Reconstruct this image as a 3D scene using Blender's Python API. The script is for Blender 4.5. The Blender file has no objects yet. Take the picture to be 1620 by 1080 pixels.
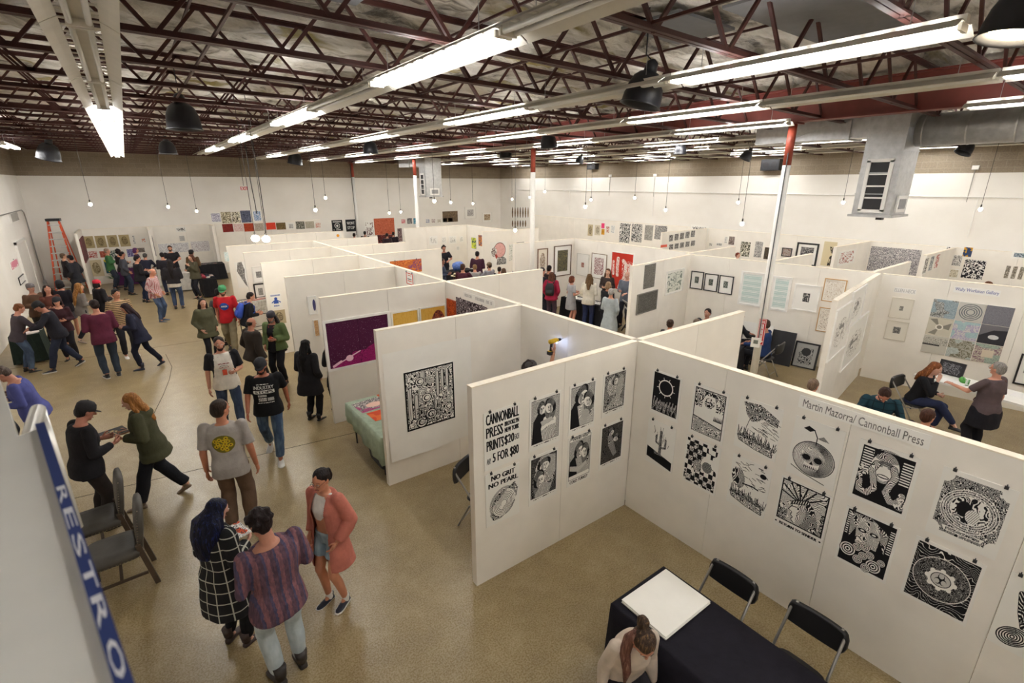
import bpy, bmesh, math, random
import numpy as np
from mathutils import Vector, Matrix
from mathutils.bvhtree import BVHTree
random.seed(7)
rng = np.random.RandomState(11)
PI = math.pi
# ------------------------------------------------------------ camera, world, exposure
SC = bpy.context.scene
COL = SC.collection
CAM_H = 4.35
FPX, PITCH, YAW = 780.0, 0.3103, 0.6416
cam_d = bpy.data.cameras.new('camera')
cam = bpy.data.objects.new('camera', cam_d)
COL.objects.link(cam)
cam.location = (0, 0, CAM_H)
cam.rotation_euler = (PI/2 - PITCH, 0, -YAW)
cam_d.sensor_width = 36.0
cam_d.lens = FPX/1620*36.0
cam_d.clip_start = 0.05
cam_d.dof.use_dof = True
cam_d.dof.focus_distance = 7.5
cam_d.dof.aperture_fstop = 3.2
SC.camera = cam
W = bpy.data.worlds.new('world'); SC.world = W
W.use_nodes = True
W.node_tree.nodes['Background'].inputs[0].default_value = (0.9, 0.95, 1.0, 1)
W.node_tree.nodes['Background'].inputs[1].default_value = 0.25
SC.view_settings.view_transform = 'Standard'
SC.view_settings.look = 'None'
SC.view_settings.gamma = 1.0
SC.view_settings.exposure = 1.85
SC.view_settings.use_curve_mapping = False
SC.cycles.use_denoising = True
SC.cycles.max_bounces = 7
SC.cycles.diffuse_bounces = 5
SC.cycles.glossy_bounces = 3
SC.cycles.use_light_tree = True
SC.cycles.caustics_reflective = False
SC.cycles.caustics_refractive = False
TUBE_POWER = 12.5

# ------------------------------------------------------------ pixel helpers (photo pixels to points on real planes)
_cy, _sy, _cp, _sp = math.cos(YAW), math.sin(YAW), math.cos(PITCH), math.sin(PITCH)
_F = Vector((_sy*_cp, _cy*_cp, -_sp)); _R = Vector((_cy, -_sy, 0)); _U = _R.cross(_F)
CP = Vector((0, 0, CAM_H))
def ray(x, y): return _F*FPX + _R*(x-810) - _U*(y-540)
def at(x, y, z=0.0):
    v = ray(x, y); return CP + v*((z-CAM_H)/v.z)
def on_plane(x, y, p, n):
    v = ray(x, y); return CP + v*((p-CP).dot(n)/v.dot(n))

# ------------------------------------------------------------ materials
MATS = {}
def srgb(c):
    if isinstance(c, str):
        c = tuple(int(c[i:i+2], 16)/255 for i in (0, 2, 4))
    return tuple(((v/12.92) if v <= .04045 else ((v+.055)/1.055)**2.4) for v in c)
def new_mat(name):
    m = bpy.data.materials.new(name); m.use_nodes = True
    nt = m.node_tree
    return m, nt, nt.nodes['Principled BSDF']
def N(nt, t, **kw):
    n = nt.nodes.new(t)
    for k, v in kw.items():
        if k[:2] == 'i_': n.inputs[k[2:].replace('_', ' ')].default_value = v
        else: setattr(n, k, v)
    return n
def mixc(nt, fac, a, b, typ='MIX'):
    n = N(nt, 'ShaderNodeMix', data_type='RGBA', blend_type=typ)
    L = nt.links
    if hasattr(fac, 'type'): L.new(fac, n.inputs[0])
    else: n.inputs[0].default_value = fac
    for s, i in ((a, 6), (b, 7)):
        if hasattr(s, 'type'): L.new(s, n.inputs[i])
        else: n.inputs[i].default_value = (*s, 1) if len(s) == 3 else s
    return n.outputs[2]
def ramp(nt, fac, stops):
    n = N(nt, 'ShaderNodeValToRGB'); e = n.color_ramp.elements
    while len(e) < len(stops): e.new(.5)
    for el, (p, c) in zip(e, stops):
        el.position = p; el.color = (*c, 1) if len(c) == 3 else c
    nt.links.new(fac, n.inputs[0]); return n.outputs[0]
def noise(nt, scale, detail=3, vec=None, dist=0.0, rough=.55):
    n = N(nt, 'ShaderNodeTexNoise'); n.inputs['Scale'].default_value = scale; n.inputs['Detail'].default_value = detail
    n.inputs['Distortion'].default_value = dist; n.inputs['Roughness'].default_value = rough
    if vec is not None: nt.links.new(vec, n.inputs['Vector'])
    return n.outputs['Fac']
def coord(nt, which='Object', scale=None, rot=None):
    t = N(nt, 'ShaderNodeTexCoord').outputs[which]
    if scale is None and rot is None: return t
    m = N(nt, 'ShaderNodeMapping'); nt.links.new(t, m.inputs[0])
    if scale: m.inputs['Scale'].default_value = scale
    if rot: m.inputs['Rotation'].default_value = rot
    return m.outputs[0]
def bump(nt, b, h, strength=.3, dist=.01):
    n = N(nt, 'ShaderNodeBump'); n.inputs['Strength'].default_value = strength; n.inputs['Distance'].default_value = dist
    nt.links.new(h, n.inputs['Height']); nt.links.new(n.outputs[0], b.inputs['Normal'])
def mat(name, color, rough=.6, metal=0.0, vary=.12, vscale=6.0, bmp=0.0, bscale=40.0, spec=None, sheen=0.0):
    """plain surface with a little procedural mottling"""
    key = name
    if key in MATS: return MATS[key]
    m, nt, b = new_mat(name)
    c = srgb(color)
    v = noise(nt, vscale, 4, coord(nt))
    lo = tuple(x*(1-vary) for x in c); hi = tuple(min(1, x*(1+vary)) for x in c)
    nt.links.new(ramp(nt, v, [(.3, lo), (.7, hi)]), b.inputs['Base Color'])
    b.inputs['Roughness'].default_value = rough; b.inputs['Metallic'].default_value = metal
    if spec is not None: b.inputs['Specular IOR Level'].default_value = spec
    if sheen: b.inputs['Sheen Weight'].default_value = sheen
    if bmp: bump(nt, b, noise(nt, bscale, 3, coord(nt)), bmp, .01)
    MATS[key] = m; return m
def emit(name, color, strength):
    if name in MATS: return MATS[name]
    m, nt, b = new_mat(name)
    b.inputs['Base Color'].default_value = (.8, .8, .8, 1)
    b.inputs['Emission Color'].default_value = (*srgb(color), 1)
    b.inputs['Emission Strength'].default_value = strength
    MATS[name] = m; return m
def cloth(color, pattern=None, c2=None, scale=1.0, c3=None):
    key = 'cloth_%s_%s_%s_%.2f' % (color, pattern, c2, scale)
    if key in MATS: return MATS[key]
    m, nt, b = new_mat(key)
    L = nt.links
    c = srgb(color)
    tc = coord(nt)
    v = noise(nt, 9, 4, tc)
    base = ramp(nt, v, [(.25, tuple(x*.8 for x in c)), (.75, tuple(min(1, x*1.12) for x in c))])
    if pattern:
        d = srgb(c2)
        if pattern == 'knit':
            base = mixc(nt, .5, base, ramp(nt, noise(nt, 60, 3, tc), [(.45, d), (.55, c)]))
        elif pattern == 'denim':
            f = noise(nt, 5, 2, coord(nt, 'Object', (2.2, 1, .7)))
            base = mixc(nt, ramp(nt, f, [(.45, (0, 0, 0)), (.65, (1, 1, 1))]), base, d)
        else:
            sep = N(nt, 'ShaderNodeSeparateXYZ'); L.new(tc, sep.inputs[0])
            def band(sock, freq, duty, ph=0.0):
                a = N(nt, 'ShaderNodeMath', operation='MULTIPLY_ADD'); L.new(sock, a.inputs[0]); a.inputs[1].default_value = freq; a.inputs[2].default_value = 50.0+ph
                f_ = N(nt, 'ShaderNodeMath', operation='FRACT'); L.new(a.outputs[0], f_.inputs[0])
                l = N(nt, 'ShaderNodeMath', operation='LESS_THAN'); L.new(f_.outputs[0], l.inputs[0]); l.inputs[1].default_value = duty
                return l.outputs[0]
            if pattern == 'stripes': base = mixc(nt, band(sep.outputs[2], 22*scale, .38), base, d)
            elif pattern == 'grid':
                base = mixc(nt, band(sep.outputs[2], 9*scale, .09), base, d)
                at_ = N(nt, 'ShaderNodeMath', operation='ARCTAN2'); L.new(sep.outputs[0], at_.inputs[0]); L.new(sep.outputs[1], at_.inputs[1])
                base = mixc(nt, band(at_.outputs[0], 1.75*scale, .09, .3), base, d)
            elif pattern == 'check':
                base = mixc(nt, band(sep.outputs[2], 20*scale, .4), base, d)
                base = mixc(nt, band(sep.outputs[0], 20*scale, .4), base, d, 'MULTIPLY')
            elif pattern == 'ikat':
                e = srgb(c3)
                n1 = N(nt, 'ShaderNodeMath', operation='MULTIPLY_ADD'); L.new(noise(nt, 30, 4, tc), n1.inputs[0]); n1.inputs[1].default_value = .03; L.new(sep.outputs[0], n1.inputs[2])
                base = mixc(nt, band(n1.outputs[0], 11, .5), base, d)
                base = mixc(nt, band(n1.outputs[0], 11, .22, .1), base, e)
                base = mixc(nt, .45, base, ramp(nt, noise(nt, 55, 3, coord(nt, 'Object', (1, 1, .3))), [(.42, (.05, .03, .06)), (.6, (.5, .3, .32))]), 'SOFT_LIGHT')
    L.new(base, b.inputs['Base Color'])
    b.inputs['Roughness'].default_value = .88
    b.inputs['Specular IOR Level'].default_value = .25
    bump(nt, b, noise(nt, 14, 5, coord(nt, 'Object', (1, 1, .6))), .35, .03)
    MATS[key] = m; return m
def skin(c): return mat('skin_'+c, c, .55, vary=.08, vscale=14)
def hairm(c, c2=None):
    key = 'hair_%s_%s' % (c, c2)
    if key in MATS: return MATS[key]
    m, nt, b = new_mat(key)
    a = srgb(c); d = srgb(c2) if c2 else tuple(min(1, x*1.35+.003) for x in a)
    f = noise(nt, 26, 5, coord(nt, 'Object', (2.4, 2.4, .35)), .6)
    col = ramp(nt, f, [(.35, tuple(x*.55 for x in a)), (.55, a), (.75, d)])
    nt.links.new(col, b.inputs['Base Color']); b.inputs['Roughness'].default_value = .55; b.inputs['Specular IOR Level'].default_value = .18
    bump(nt, b, f, .6, .02)
    MATS[key] = m; return m

# ------------------------------------------------------------ mesh builder
class MB:
    def __init__(s): s.v = []; s.f = []; s.m = []; s.uv = {}
    def add(s, vs, fs, mi=0, uvs=None):
        o = len(s.v); s.v += [tuple(v) for v in vs]
        for k, f in enumerate(fs):
            if uvs and uvs[k]: s.uv[len(s.f)] = uvs[k]
            s.f.append([o+i for i in f]); s.m.append(mi)
        return s
    def box(s, x0, x1, y0, y1, z0, z1, mi=0, front=None):
        vs = [(x0,y0,z0),(x1,y0,z0),(x1,y1,z0),(x0,y1,z0),(x0,y0,z1),(x1,y0,z1),(x1,y1,z1),(x0,y1,z1)]
        fs = [(0,3,2,1),(4,5,6,7),(0,1,5,4),(1,2,6,5),(2,3,7,6),(3,0,4,7)]
        uv = [None]*6
        if front is not None: uv[2] = [(0,0),(1,0),(1,1),(0,1)]
        o = len(s.f); s.add(vs, fs, mi, uv)
        if front is not None: s.m[o+2] = front
        return s
    def rbox(s, cx, cy, cz, sx, sy, sz, ang=0, mi=0, axis='Z'):
        M = Matrix.Rotation(ang, 4, axis)
        vs = [Vector((cx, cy, cz)) + (M @ Vector((a*sx/2, b*sy/2, c*sz/2))) for c in (-1, 1) for a, b in ((-1,-1),(1,-1),(1,1),(-1,1))]
        return s.add(vs, [(0,3,2,1),(4,5,6,7),(0,1,5,4),(1,2,6,5),(2,3,7,6),(3,0,4,7)], mi)
    def bar(s, p, q, w, h=None, mi=0, up=(0, 0, 1)):
        p = Vector(p); q = Vector(q); d = (q-p).normalized(); h = h or w
        u = Vector(up)
        if abs(d.dot(u)) > .98: u = Vector((0, 1, 0))
        a = d.cross(u).normalized()*w/2; b = d.cross(a).normalized()*h/2
        vs = [p-a-b, p+a-b, p+a+b, p-a+b, q-a-b, q+a-b, q+a+b, q-a+b]
        return s.add(vs, [(0,3,2,1),(4,5,6,7),(0,1,5,4),(1,2,6,5),(2,3,7,6),(3,0,4,7)], mi)
    def tube(s, pts, rs, n=10, mi=0, cap=True, flat=1.0, up=None):
        pts = [Vector(p) for p in pts]
        if not isinstance(rs, (list, tuple)): rs = [rs]*len(pts)
        o = len(s.v); prev = None; vs = []
        for i, p in enumerate(pts):
            d = (pts[min(i+1, len(pts)-1)] - pts[max(i-1, 0)])
            d = d.normalized() if d.length > 1e-9 else Vector((0, 0, 1))
            if prev is None:
                u = Vector(up) if up else (Vector((0, 1, 0)) if abs(d.y) < .9 else Vector((1, 0, 0)))
                a = (u - d*u.dot(d)).normalized()
            else: a = (prev - d*prev.dot(d)).normalized()
            prev = a; b = d.cross(a)
            for k in range(n):
                t = 2*PI*k/n; vs.append(p + (a*math.cos(t)*flat + b*math.sin(t))*rs[i])
        fs = []
        for i in range(len(pts)-1):
            for k in range(n):
                k2 = (k+1) % n; fs.append((i*n+k, i*n+k2, (i+1)*n+k2, (i+1)*n+k))
        if cap:
            fs.append(tuple(range(n-1, -1, -1))); fs.append(tuple((len(pts)-1)*n+k for k in range(n)))
        return s.add(vs, fs, mi)
    def capsule(s, p, q, r0, r1, n=10, mi=0, flat=1.0, up=None):
        p = Vector(p); q = Vector(q); d = (q-p); L = d.length
        d = d/L if L > 1e-6 else Vector((0, 0, 1))
        pts = []; rs = []
        for t in (-1.0, -.8, -.4): pts.append(p + d*r0*t); rs.append(r0*math.sqrt(max(0, 1-t*t))+1e-4)
        pts.append(p); rs.append(r0); pts.append(q); rs.append(r1)
        for t in (.4, .8, 1.0): pts.append(q + d*r1*t); rs.append(r1*math.sqrt(max(0, 1-t*t))+1e-4)
        return s.tube(pts, rs, n, mi, True, flat, up)
    def ell(s, c, r, n=12, m=8, mi=0, rot=None):
        c = Vector(c); vs = []; fs = []
        for i in range(m+1):
            ph = PI*i/m
            for k in range(n):
                t = 2*PI*k/n
                v = Vector((math.sin(ph)*math.cos(t)*r[0], math.sin(ph)*math.sin(t)*r[1], math.cos(ph)*r[2]))
                if i == 0: v = Vector((1e-4*math.cos(t), 1e-4*math.sin(t), r[2]))
                if i == m: v = Vector((1e-4*math.cos(t), 1e-4*math.sin(t), -r[2]))
                if rot: v = rot @ v
                vs.append(c+v)
        for i in range(m):
            for k in range(n):
                k2 = (k+1) % n; fs.append((i*n+k, (i+1)*n+k, (i+1)*n+k2, i*n+k2))
        fs.append(tuple(range(n))); fs.append(tuple(m*n+k for k in range(n-1, -1, -1)))
        return s.add(vs, fs, mi)
    def loft(s, rings, n=20, mi=0, p=2.0, cap=True):
        """rings: (cx, cy, z, rx, ry)"""
        vs = []; fs = []
        for (cx, cy, z, rx, ry) in rings:
            for k in range(n):
                t = 2*PI*k/n; c_, s_ = math.cos(t), math.sin(t)
                vs.append((cx+rx*math.copysign(abs(c_)**(2/p), c_), cy+ry*math.copysign(abs(s_)**(2/p), s_), z))
        for i in range(len(rings)-1):
            for k in range(n):
                k2 = (k+1) % n; fs.append((i*n+k, i*n+k2, (i+1)*n+k2, (i+1)*n+k))
        if cap:
            fs.append(tuple(range(n-1, -1, -1))); fs.append(tuple((len(rings)-1)*n+k for k in range(n)))
        return s.add(vs, fs, mi)
    def prism(s, poly, z0, z1, mi=0):
        n = len(poly)
        vs = [(x, y, z0) for x, y in poly] + [(x, y, z1) for x, y in poly]
        fs = [tuple(range(n-1, -1, -1)), tuple(range(n, 2*n))] + [(i, (i+1) % n, n+(i+1) % n, n+i) for i in range(n)]
        return s.add(vs, fs, mi)
    def xf(s, M):
        s.v = [tuple(M @ Vector(v)) for v in s.v]; return s
    def mesh(s, name, mats, smooth=False):
        me = bpy.data.meshes.new(name); me.from_pydata(s.v, [], s.f)
        for m in (mats if isinstance(mats, (list, tuple)) else [mats]): me.materials.append(m)
        me.polygons.foreach_set('material_index', s.m)
        if s.uv:
            ul = me.uv_layers.new(name='UVMap')
            for fi, us in s.uv.items():
                for li, u in zip(me.polygons[fi].loop_indices, us): ul.data[li].uv = u
        if smooth: me.polygons.foreach_set('use_smooth', [True]*len(me.polygons))
        me.update(); return me
    def build(s, name, mats, parent=None, loc=(0, 0, 0), rot=0, smooth=False, **tags):
        return link(name, s.mesh(name, mats, smooth), parent, loc, rot, **tags)
def link(name, me, parent=None, loc=(0, 0, 0), rot=0, **tags):
    o = bpy.data.objects.new(name, me); COL.objects.link(o)
    o.location = loc; o.rotation_euler = rot if isinstance(rot, (tuple, list)) else (0, 0, rot)
    if parent: o.parent = parent
    for k, v in tags.items():
        if v is not None: o[k] = v
    return o
def empty(name, loc, rot, label, category, group=None, **kw):
    o = link(name, None, None, loc, rot, label=label, category=category, group=group, **kw)
    o.empty_display_size = .2
    return o
def copy_tree(o, parent=None):
    c = o.copy(); COL.objects.link(c)
    if parent: c.parent = parent
    for ch in o.children: copy_tree(ch, c)
    return c
# ------------------------------------------------------------ structure: floor, walls, roof
XL, XR, YB, YF = -3.5, 20.65, 29.0, -6.0      # left wall, right wall, back wall, wall behind the camera
PAINT_Z = 4.65                                # the white paint stops here
WALL_TOP = 6.35

m, nt, b = new_mat('polished_concrete')
tc = coord(nt)
n1 = noise(nt, .55, 6, tc, .4, .6); n2 = noise(nt, 3.2, 8, tc, .15, .7); n3 = noise(nt, 60, 2, tc)
c = ramp(nt, n1, [(.2, srgb('7c6636')), (.5, srgb('907948')), (.8, srgb('a89672'))])
c = mixc(nt, .55, c, ramp(nt, n2, [(.22, srgb('6d5529')), (.5, srgb('8d7745')), (.78, srgb('b2a07a'))]))
c = mixc(nt, .18, c, ramp(nt, n3, [(.4, (.1, .08, .05)), (.6, (.7, .66, .58))]))
# dark scuffs and hairline cracks
vor = N(nt, 'ShaderNodeTexVoronoi', feature='DISTANCE_TO_EDGE'); vor.inputs['Scale'].default_value = .22
wv = N(nt, 'ShaderNodeMix', data_type='VECTOR'); wv.inputs[0].default_value = .06; nt.links.new(tc, wv.inputs[4])
nn = N(nt, 'ShaderNodeTexNoise'); nn.inputs['Scale'].default_value = 1.1; nt.links.new(tc, nn.inputs['Vector']); nt.links.new(nn.outputs['Color'], wv.inputs[5])
nt.links.new(wv.outputs[1], vor.inputs['Vector'])
cr = ramp(nt, vor.outputs['Distance'], [(0.0, (1, 1, 1)), (.0035, (0, 0, 0))])
crk = N(nt, 'ShaderNodeMath', operation='MULTIPLY'); nt.links.new(cr, crk.inputs[0]); nt.links.new(ramp(nt, noise(nt, .5, 2, tc), [(.5, (0, 0, 0)), (.56, (1, 1, 1))]), crk.inputs[1])
nt.links.new(c, b.inputs['Base Color'])
nt.links.new(ramp(nt, n1, [(0.0, (.28,)*3), (1.0, (.38,)*3)]), b.inputs['Roughness'])
b.inputs['Specular IOR Level'].default_value = .6
b.inputs['Coat Weight'].default_value = .22; b.inputs['Coat Roughness'].default_value = .3
bump(nt, b, n2, .04, .01)
M_FLOOR = m

m, nt, b = new_mat('painted_block')
# concrete block courses: bare buff block above the paint line, white below
tc = coord(nt, 'Object')
br = N(nt, 'ShaderNodeTexBrick'); br.inputs['Scale'].default_value = 1.0
br.inputs['Brick Width'].default_value = .4; br.inputs['Row Height'].default_value = .2; br.inputs['Mortar Size'].default_value = .006
br.inputs['Mortar Smooth'].default_value = .3
br.inputs['Color1'].default_value = (*srgb('988a78'), 1); br.inputs['Color2'].default_value = (*srgb('8a7d6c'), 1); br.inputs['Mortar'].default_value = (*srgb('aaa090'), 1)
nt.links.new(tc, br.inputs['Vector'])
blk = mixc(nt, .35, br.outputs['Color'], ramp(nt, noise(nt, 25, 4, tc), [(.35, srgb('7d7060')), (.65, srgb('a2957f'))]))
sep = N(nt, 'ShaderNodeSeparateXYZ'); nt.links.new(tc, sep.inputs[0])
gt = N(nt, 'ShaderNodeMath', operation='GREATER_THAN'); nt.links.new(sep.outputs[1], gt.inputs[0]); gt.inputs[1].default_value = PAINT_Z
wh = ramp(nt, noise(nt, .8, 5, tc), [(.3, srgb('e9e5de')), (.7, srgb('f1eee8'))])
nt.links.new(mixc(nt, gt.outputs[0], wh, blk), b.inputs['Base Color'])
b.inputs['Roughness'].default_value = .8
bump(nt, b, br.outputs['Fac'], .25, .006)
b.inputs['Normal'].links[0].from_node.invert = True
M_WALL = m
M_PANEL = mat('panel_white', 'f1ece3', .6, vary=.035, vscale=2.5, bmp=.04, bscale=60)
M_LUMBER = mat('lumber_edge', 'f0e6d4', .7, vary=.08, vscale=12)
M_WHITE = mat('white_paint', 'eceae5', .5, vary=.03)
M_RED = mat('red_oxide_steel', '4b2722', .55, vary=.18, vscale=5)
M_BEAM = mat('red_oxide_beam', '7e4039', .5, vary=.15, vscale=3)
M_COLRED = mat('column_red', '9c4330', .5, vary=.12)
M_GALV = mat('galvanised', 'bcbcbb', .4, metal=.6, vary=.14, vscale=9, bmp=.15, bscale=5)
M_DARK = mat('dark_enamel', '25262c', .4, vary=.2)
M_BLACK = mat('black_paint', '1b1a1c', .5)

MB().box(XL-.3, XR+.3, YF-.3, YB+.3, -.2, 0).build('floor', M_FLOOR, kind='structure')
def wall_obj(name, p0, p1, n):
    """wall as a slab; local x along it, local y up so the block courses run level"""
    p0 = Vector(p0); p1 = Vector(p1); L = (p1-p0).length; d = (p1-p0)/L
    mb = MB().box(-.3, L+.3, 0, WALL_TOP, -.3, 0)
    o = mb.build(name, M_WALL, kind='structure')
    o.matrix_world = Matrix(((d.x, 0, n[0], p0.x), (d.y, 0, n[1], p0.y), (0, 1, 0, 0), (0, 0, 0, 1)))
    return o
wall_obj('wall_back', (XL, YB, 0), (XR, YB, 0), (0, -1))
wall_obj('wall_right', (XR, YB, 0), (XR, YF, 0), (-1, 0))
wall_obj('wall_left', (XL, YF, 0), (XL, YB, 0), (1, 0))
wall_obj('wall_front', (XR, YF, 0), (XL, YF, 0), (0, 1))

# floor saw cuts (recessed strips would be below the render's reach: 4 mm dark joint fillers)
jm = mat('joint_filler', '4d4437', .8)
def floor_joint(a, b_):
    MB().bar((a[0], a[1], .001), (b_[0], b_[1], .001), .012, .002).build('floor_joint', jm, FL, kind='structure')
FL = bpy.data.objects['floor']
for (x0, y0, x1, y1) in ((-3.4, 8.95, 3.8, 8.05), (-3.4, 16.5, 2.3, 16.3), (-3.4, 1.2, 2.2, .9)):
    floor_joint((x0, y0), (x1, y1))
pts = [at(*p) for p in ((262, 560), (272, 580), (268, 600), (258, 625), (243, 655))]
MB().tube([(p.x, p.y, .0) for p in pts], .006, 5).build('floor_crack', jm, FL, kind='structure')

# ---- ceiling deck with lumpy foil-faced insulation blankets between the joists
m, nt, b = new_mat('insulation_blanket')
tc = coord(nt)
w1 = noise(nt, 1.2, 6, coord(nt, 'Object', (.5, 1.6, 1)), 1.4, .65)
c = ramp(nt, w1, [(.34, srgb('4f483e')), (.41, srgb('a79f90')), (.5, srgb('dcd6ca')), (.64, srgb('f6f2ea'))])
y = ramp(nt, noise(nt, .8, 3, coord(nt, 'Object', (.7, 2.0, 1)), .5), [(.60, (0, 0, 0)), (.66, (1, 1, 1))])
c = mixc(nt, y, c, srgb('9a8a4c'))
nt.links.new(c, b.inputs['Base Color'])
b.inputs['Roughness'].default_value = .36; b.inputs['Metallic'].default_value = .15
bump(nt, b, noise(nt, 3.5, 7, coord(nt, 'Object', (.6, 1.5, 1)), 2.0, .7), .9, .12)
M_INS = m
def roof_z(x): return -.013*x
JZ, JD = 5.60, .66          # joist bottom at x=0, joist depth
JOISTS = [1.65+1.4*k for k in range(-4, 20)]
nx, ny = 260, 460
xs = np.linspace(XL-.1, XR+.1, nx); ys = np.linspace(YF-.1, YB+.1, ny)
Xg, Yg = np.meshgrid(xs, ys, indexing='ij')
ph = ((Yg-1.65)/1.4) % 1.0
sag = -.10*np.sin(PI*ph)
def wav(X, Y, k, seed):
    r = np.random.RandomState(seed); s = 0
    for _ in range(7):
        a = r.uniform(0, 2*PI); q = k*r.uniform(.6, 1.8); s = s + np.sin(q*(X*math.cos(a)+Y*math.sin(a)*1.4)+r.uniform(0, 6))
    return s/7
Zg = JZ + JD + .10 + roof_z(Xg) + sag + .08*wav(Xg, Yg, 3.0, 1) + .05*wav(Xg, Yg, 7.5, 2) - .10*np.abs(wav(Xg*.6, Yg, 11, 3)) - .07*np.abs(wav(Xg, Yg*.8, 19, 5))+.03
vs = np.stack([Xg.ravel(), Yg.ravel(), Zg.ravel()], 1)
idx = np.arange(nx*ny).reshape(nx, ny)
fs = np.stack([idx[:-1, :-1].ravel(), idx[:-1, 1:].ravel(), idx[1:, 1:].ravel(), idx[1:, :-1].ravel()], 1)
me = bpy.data.meshes.new('ceiling'); me.from_pydata(vs.tolist(), [], fs.tolist()); me.materials.append(M_INS)
me.polygons.foreach_set('use_smooth', [True]*len(me.polygons))
link('ceiling', me, kind='structure')
# flat grey board patches of the deck
M_DECK = mat('grey_deck_board', '77777a', .8, vary=.06)
for (x, y, w, l) in ((2.3, 4.0, 1.5, .95), (5.6, 4.2, 1.1, .8), (6.6, 2.9, 2.6, 1.1), (-.6, 5.1, 1.2, 1.0), (1.7, 5.4, 1.2, .9), (-1.5, 7.6, 1.0, .8)):
    MB().box(x-w/2, x+w/2, y-l/2, y+l/2, 0, .03).build('deck_board', M_DECK, bpy.data.objects['ceiling'], loc=(0, 0, JZ+JD-.10+roof_z(x)))

# ---- open web steel joists
def joist(y, detail):
    o = link('ceiling_joist', None, None, (0, y, 0), 0, kind='structure')
    for nm, z in (('bottom_chord', 0.0), ('top_chord', JD)):
        mb = MB()
        for s in (-1, 1):
            a = (XL, s*.028, JZ+z+roof_z(XL)); c_ = (XR, s*.028, JZ+z+roof_z(XR))
            mb.bar(a, c_, .045, .012); mb.bar((a[0], s*.010, a[2]+(.025 if z == 0 else -.025)), (c_[0], s*.010, c_[2]+(.025 if z == 0 else -.025)), .010, .05)
        mb.build(nm, M_RED, o)
    n = int((XR-XL)/1.1); rest = MB()
    for k in range(n):
        x0 = XL+.1+k*1.1; x1 = x0+.55
        for (xa, xb, za, zb) in ((x0, x1, JD, 0), (x1, x0+1.1, 0, JD)):
            pa = (xa, 0, JZ+za+roof_z(xa)); pb = (xb, 0, JZ+zb+roof_z(xb))
            if detail and -2.6 < xa < 9.5: web_piece(pa, pb, o)
            else: rest.bar(pa, pb, .03, .03)
    rest.build('web_bars', M_RED, o, kind='stuff')
WEB = {}
def web_piece(pa, pb, o):
    d = Vector(pb)-Vector(pa); key = (round(d.x, 3), round(d.z, 2))
    if key not in WEB: WEB[key] = MB().bar((0, 0, 0), d, .034, .034).mesh('web_bar', M_RED)
    link('web_bar', WEB[key], o, loc=pa)
for y in JOISTS: joist(y, 2.5 < y < 8.0)
# thin bridging rods running across the joists, every few metres
for i, x in enumerate((-2.0, .9, 3.7, 6.4, 8.6, 12.9, 15.6, 18.3)):
    for z in (JZ+.05, JZ+JD-.06):
        MB().bar((x, YF, z+roof_z(x)), (x, YB, z+roof_z(x)), .025, .025).build('bridging_bar', M_RED, kind='structure')
# the main I beam over the column row, and its gusset plates
XC = 10.3
bm_z = JZ+roof_z(XC)-.02
mb = MB().box(XC-.012, XC+.012, YF, YB, bm_z+.01, bm_z+.55).box(XC-.13, XC+.13, YF, YB, bm_z-.01, bm_z+.01).box(XC-.13, XC+.13, YF, YB, bm_z+.55, bm_z+.57)
mb.build('ceiling_beam', M_BEAM, kind='structure')
for k, y in enumerate((4.92, 12.69, 20.95, 28.7)):
    o = link('building_column', None, None, (XC, y, 0), 0, kind='structure')
    MB().tube([(0, 0, 0), (0, 0, 4.68)], .075, 24, 0).build('white_shaft', M_WHITE, o, smooth=False)
    MB().tube([(0, 0, 4.68), (0, 0, bm_z-.02)], .075, 24, 0).build('red_shaft', M_COLRED, o)
    MB().box(-.16, .16, -.13, .13, bm_z-.04, bm_z-.012).build('cap_plate', M_BEAM, o)
    for p in o.children:
        if 'shaft' in p.name: p.data.polygons.foreach_set('use_smooth', [len(q.vertices) == 4 for q in p.data.polygons])
    if k == 0:
        MB().tube([(-.085, -.03, 1.15), (-.085, -.03, 4.9)], .011, 8).build('conduit', mat('conduit', '6d6f70', .4, metal=.6), o)

# ------------------------------------------------------------ fluorescent strips
M_TUBE = emit('tube_lit', 'f8f7f6', TUBE_POWER)
M_TUBE_OFF = mat('tube_off', 'dcdcd8', .3, vary=.02)
M_REFL = mat('fixture_white', 'd6d2c8', .45, vary=.05)
SZ = 5.38; SL = 2.44
def strip_meshes():
    h = MB().box(-.035, .035, .01, SL-.01, .028, .085)
    house = h.mesh('housing', M_REFL)
    refl = []
    for s in (-1, 1):
        r = MB()
        # inner web with rectangular slots, then the sloping wing
        for k in range(12):
            y0 = .02+k*.2; r.box(min(s*.035, s*.112), max(s*.035, s*.112), y0, y0+.05, .038, .044)
        pr = [(.112, .042), (.16, .018), (.215, -.018), (.215, -.024), (.16, .010), (.112, .035)]
        vs = [(s*x, .01, z) for x, z in pr]+[(s*x, SL-.01, z) for x, z in pr]
        n = len(pr); r.add(vs, [(i, (i+1) % n, n+(i+1) % n, n+i) for i in range(n)]+[tuple(range(n-1, -1, -1)), tuple(range(n, 2*n))])
        refl.append(r.mesh('reflector', M_REFL))
    tubes = {}
    for lit in (0, 1):
        tubes[lit] = [MB().tube([(s*.052, .06, .004), (s*.052, SL-.06, .004)], .019, 10).mesh('tube', M_TUBE if lit else M_TUBE_OFF, True) for s in (-1, 1)]
    sock = MB()
    sock.box(-.075, .075, -.012, .012, -.02, .03)
    hang = MB()
    hang.tube([(0, 0, .08), (0, 0, .30)], .004, 5)
    return house, refl, tubes, sock.mesh('lamp_holder', M_REFL), hang.mesh('hanger', M_GALV)
HS, RF, TB, SK, HG = strip_meshes()
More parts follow.
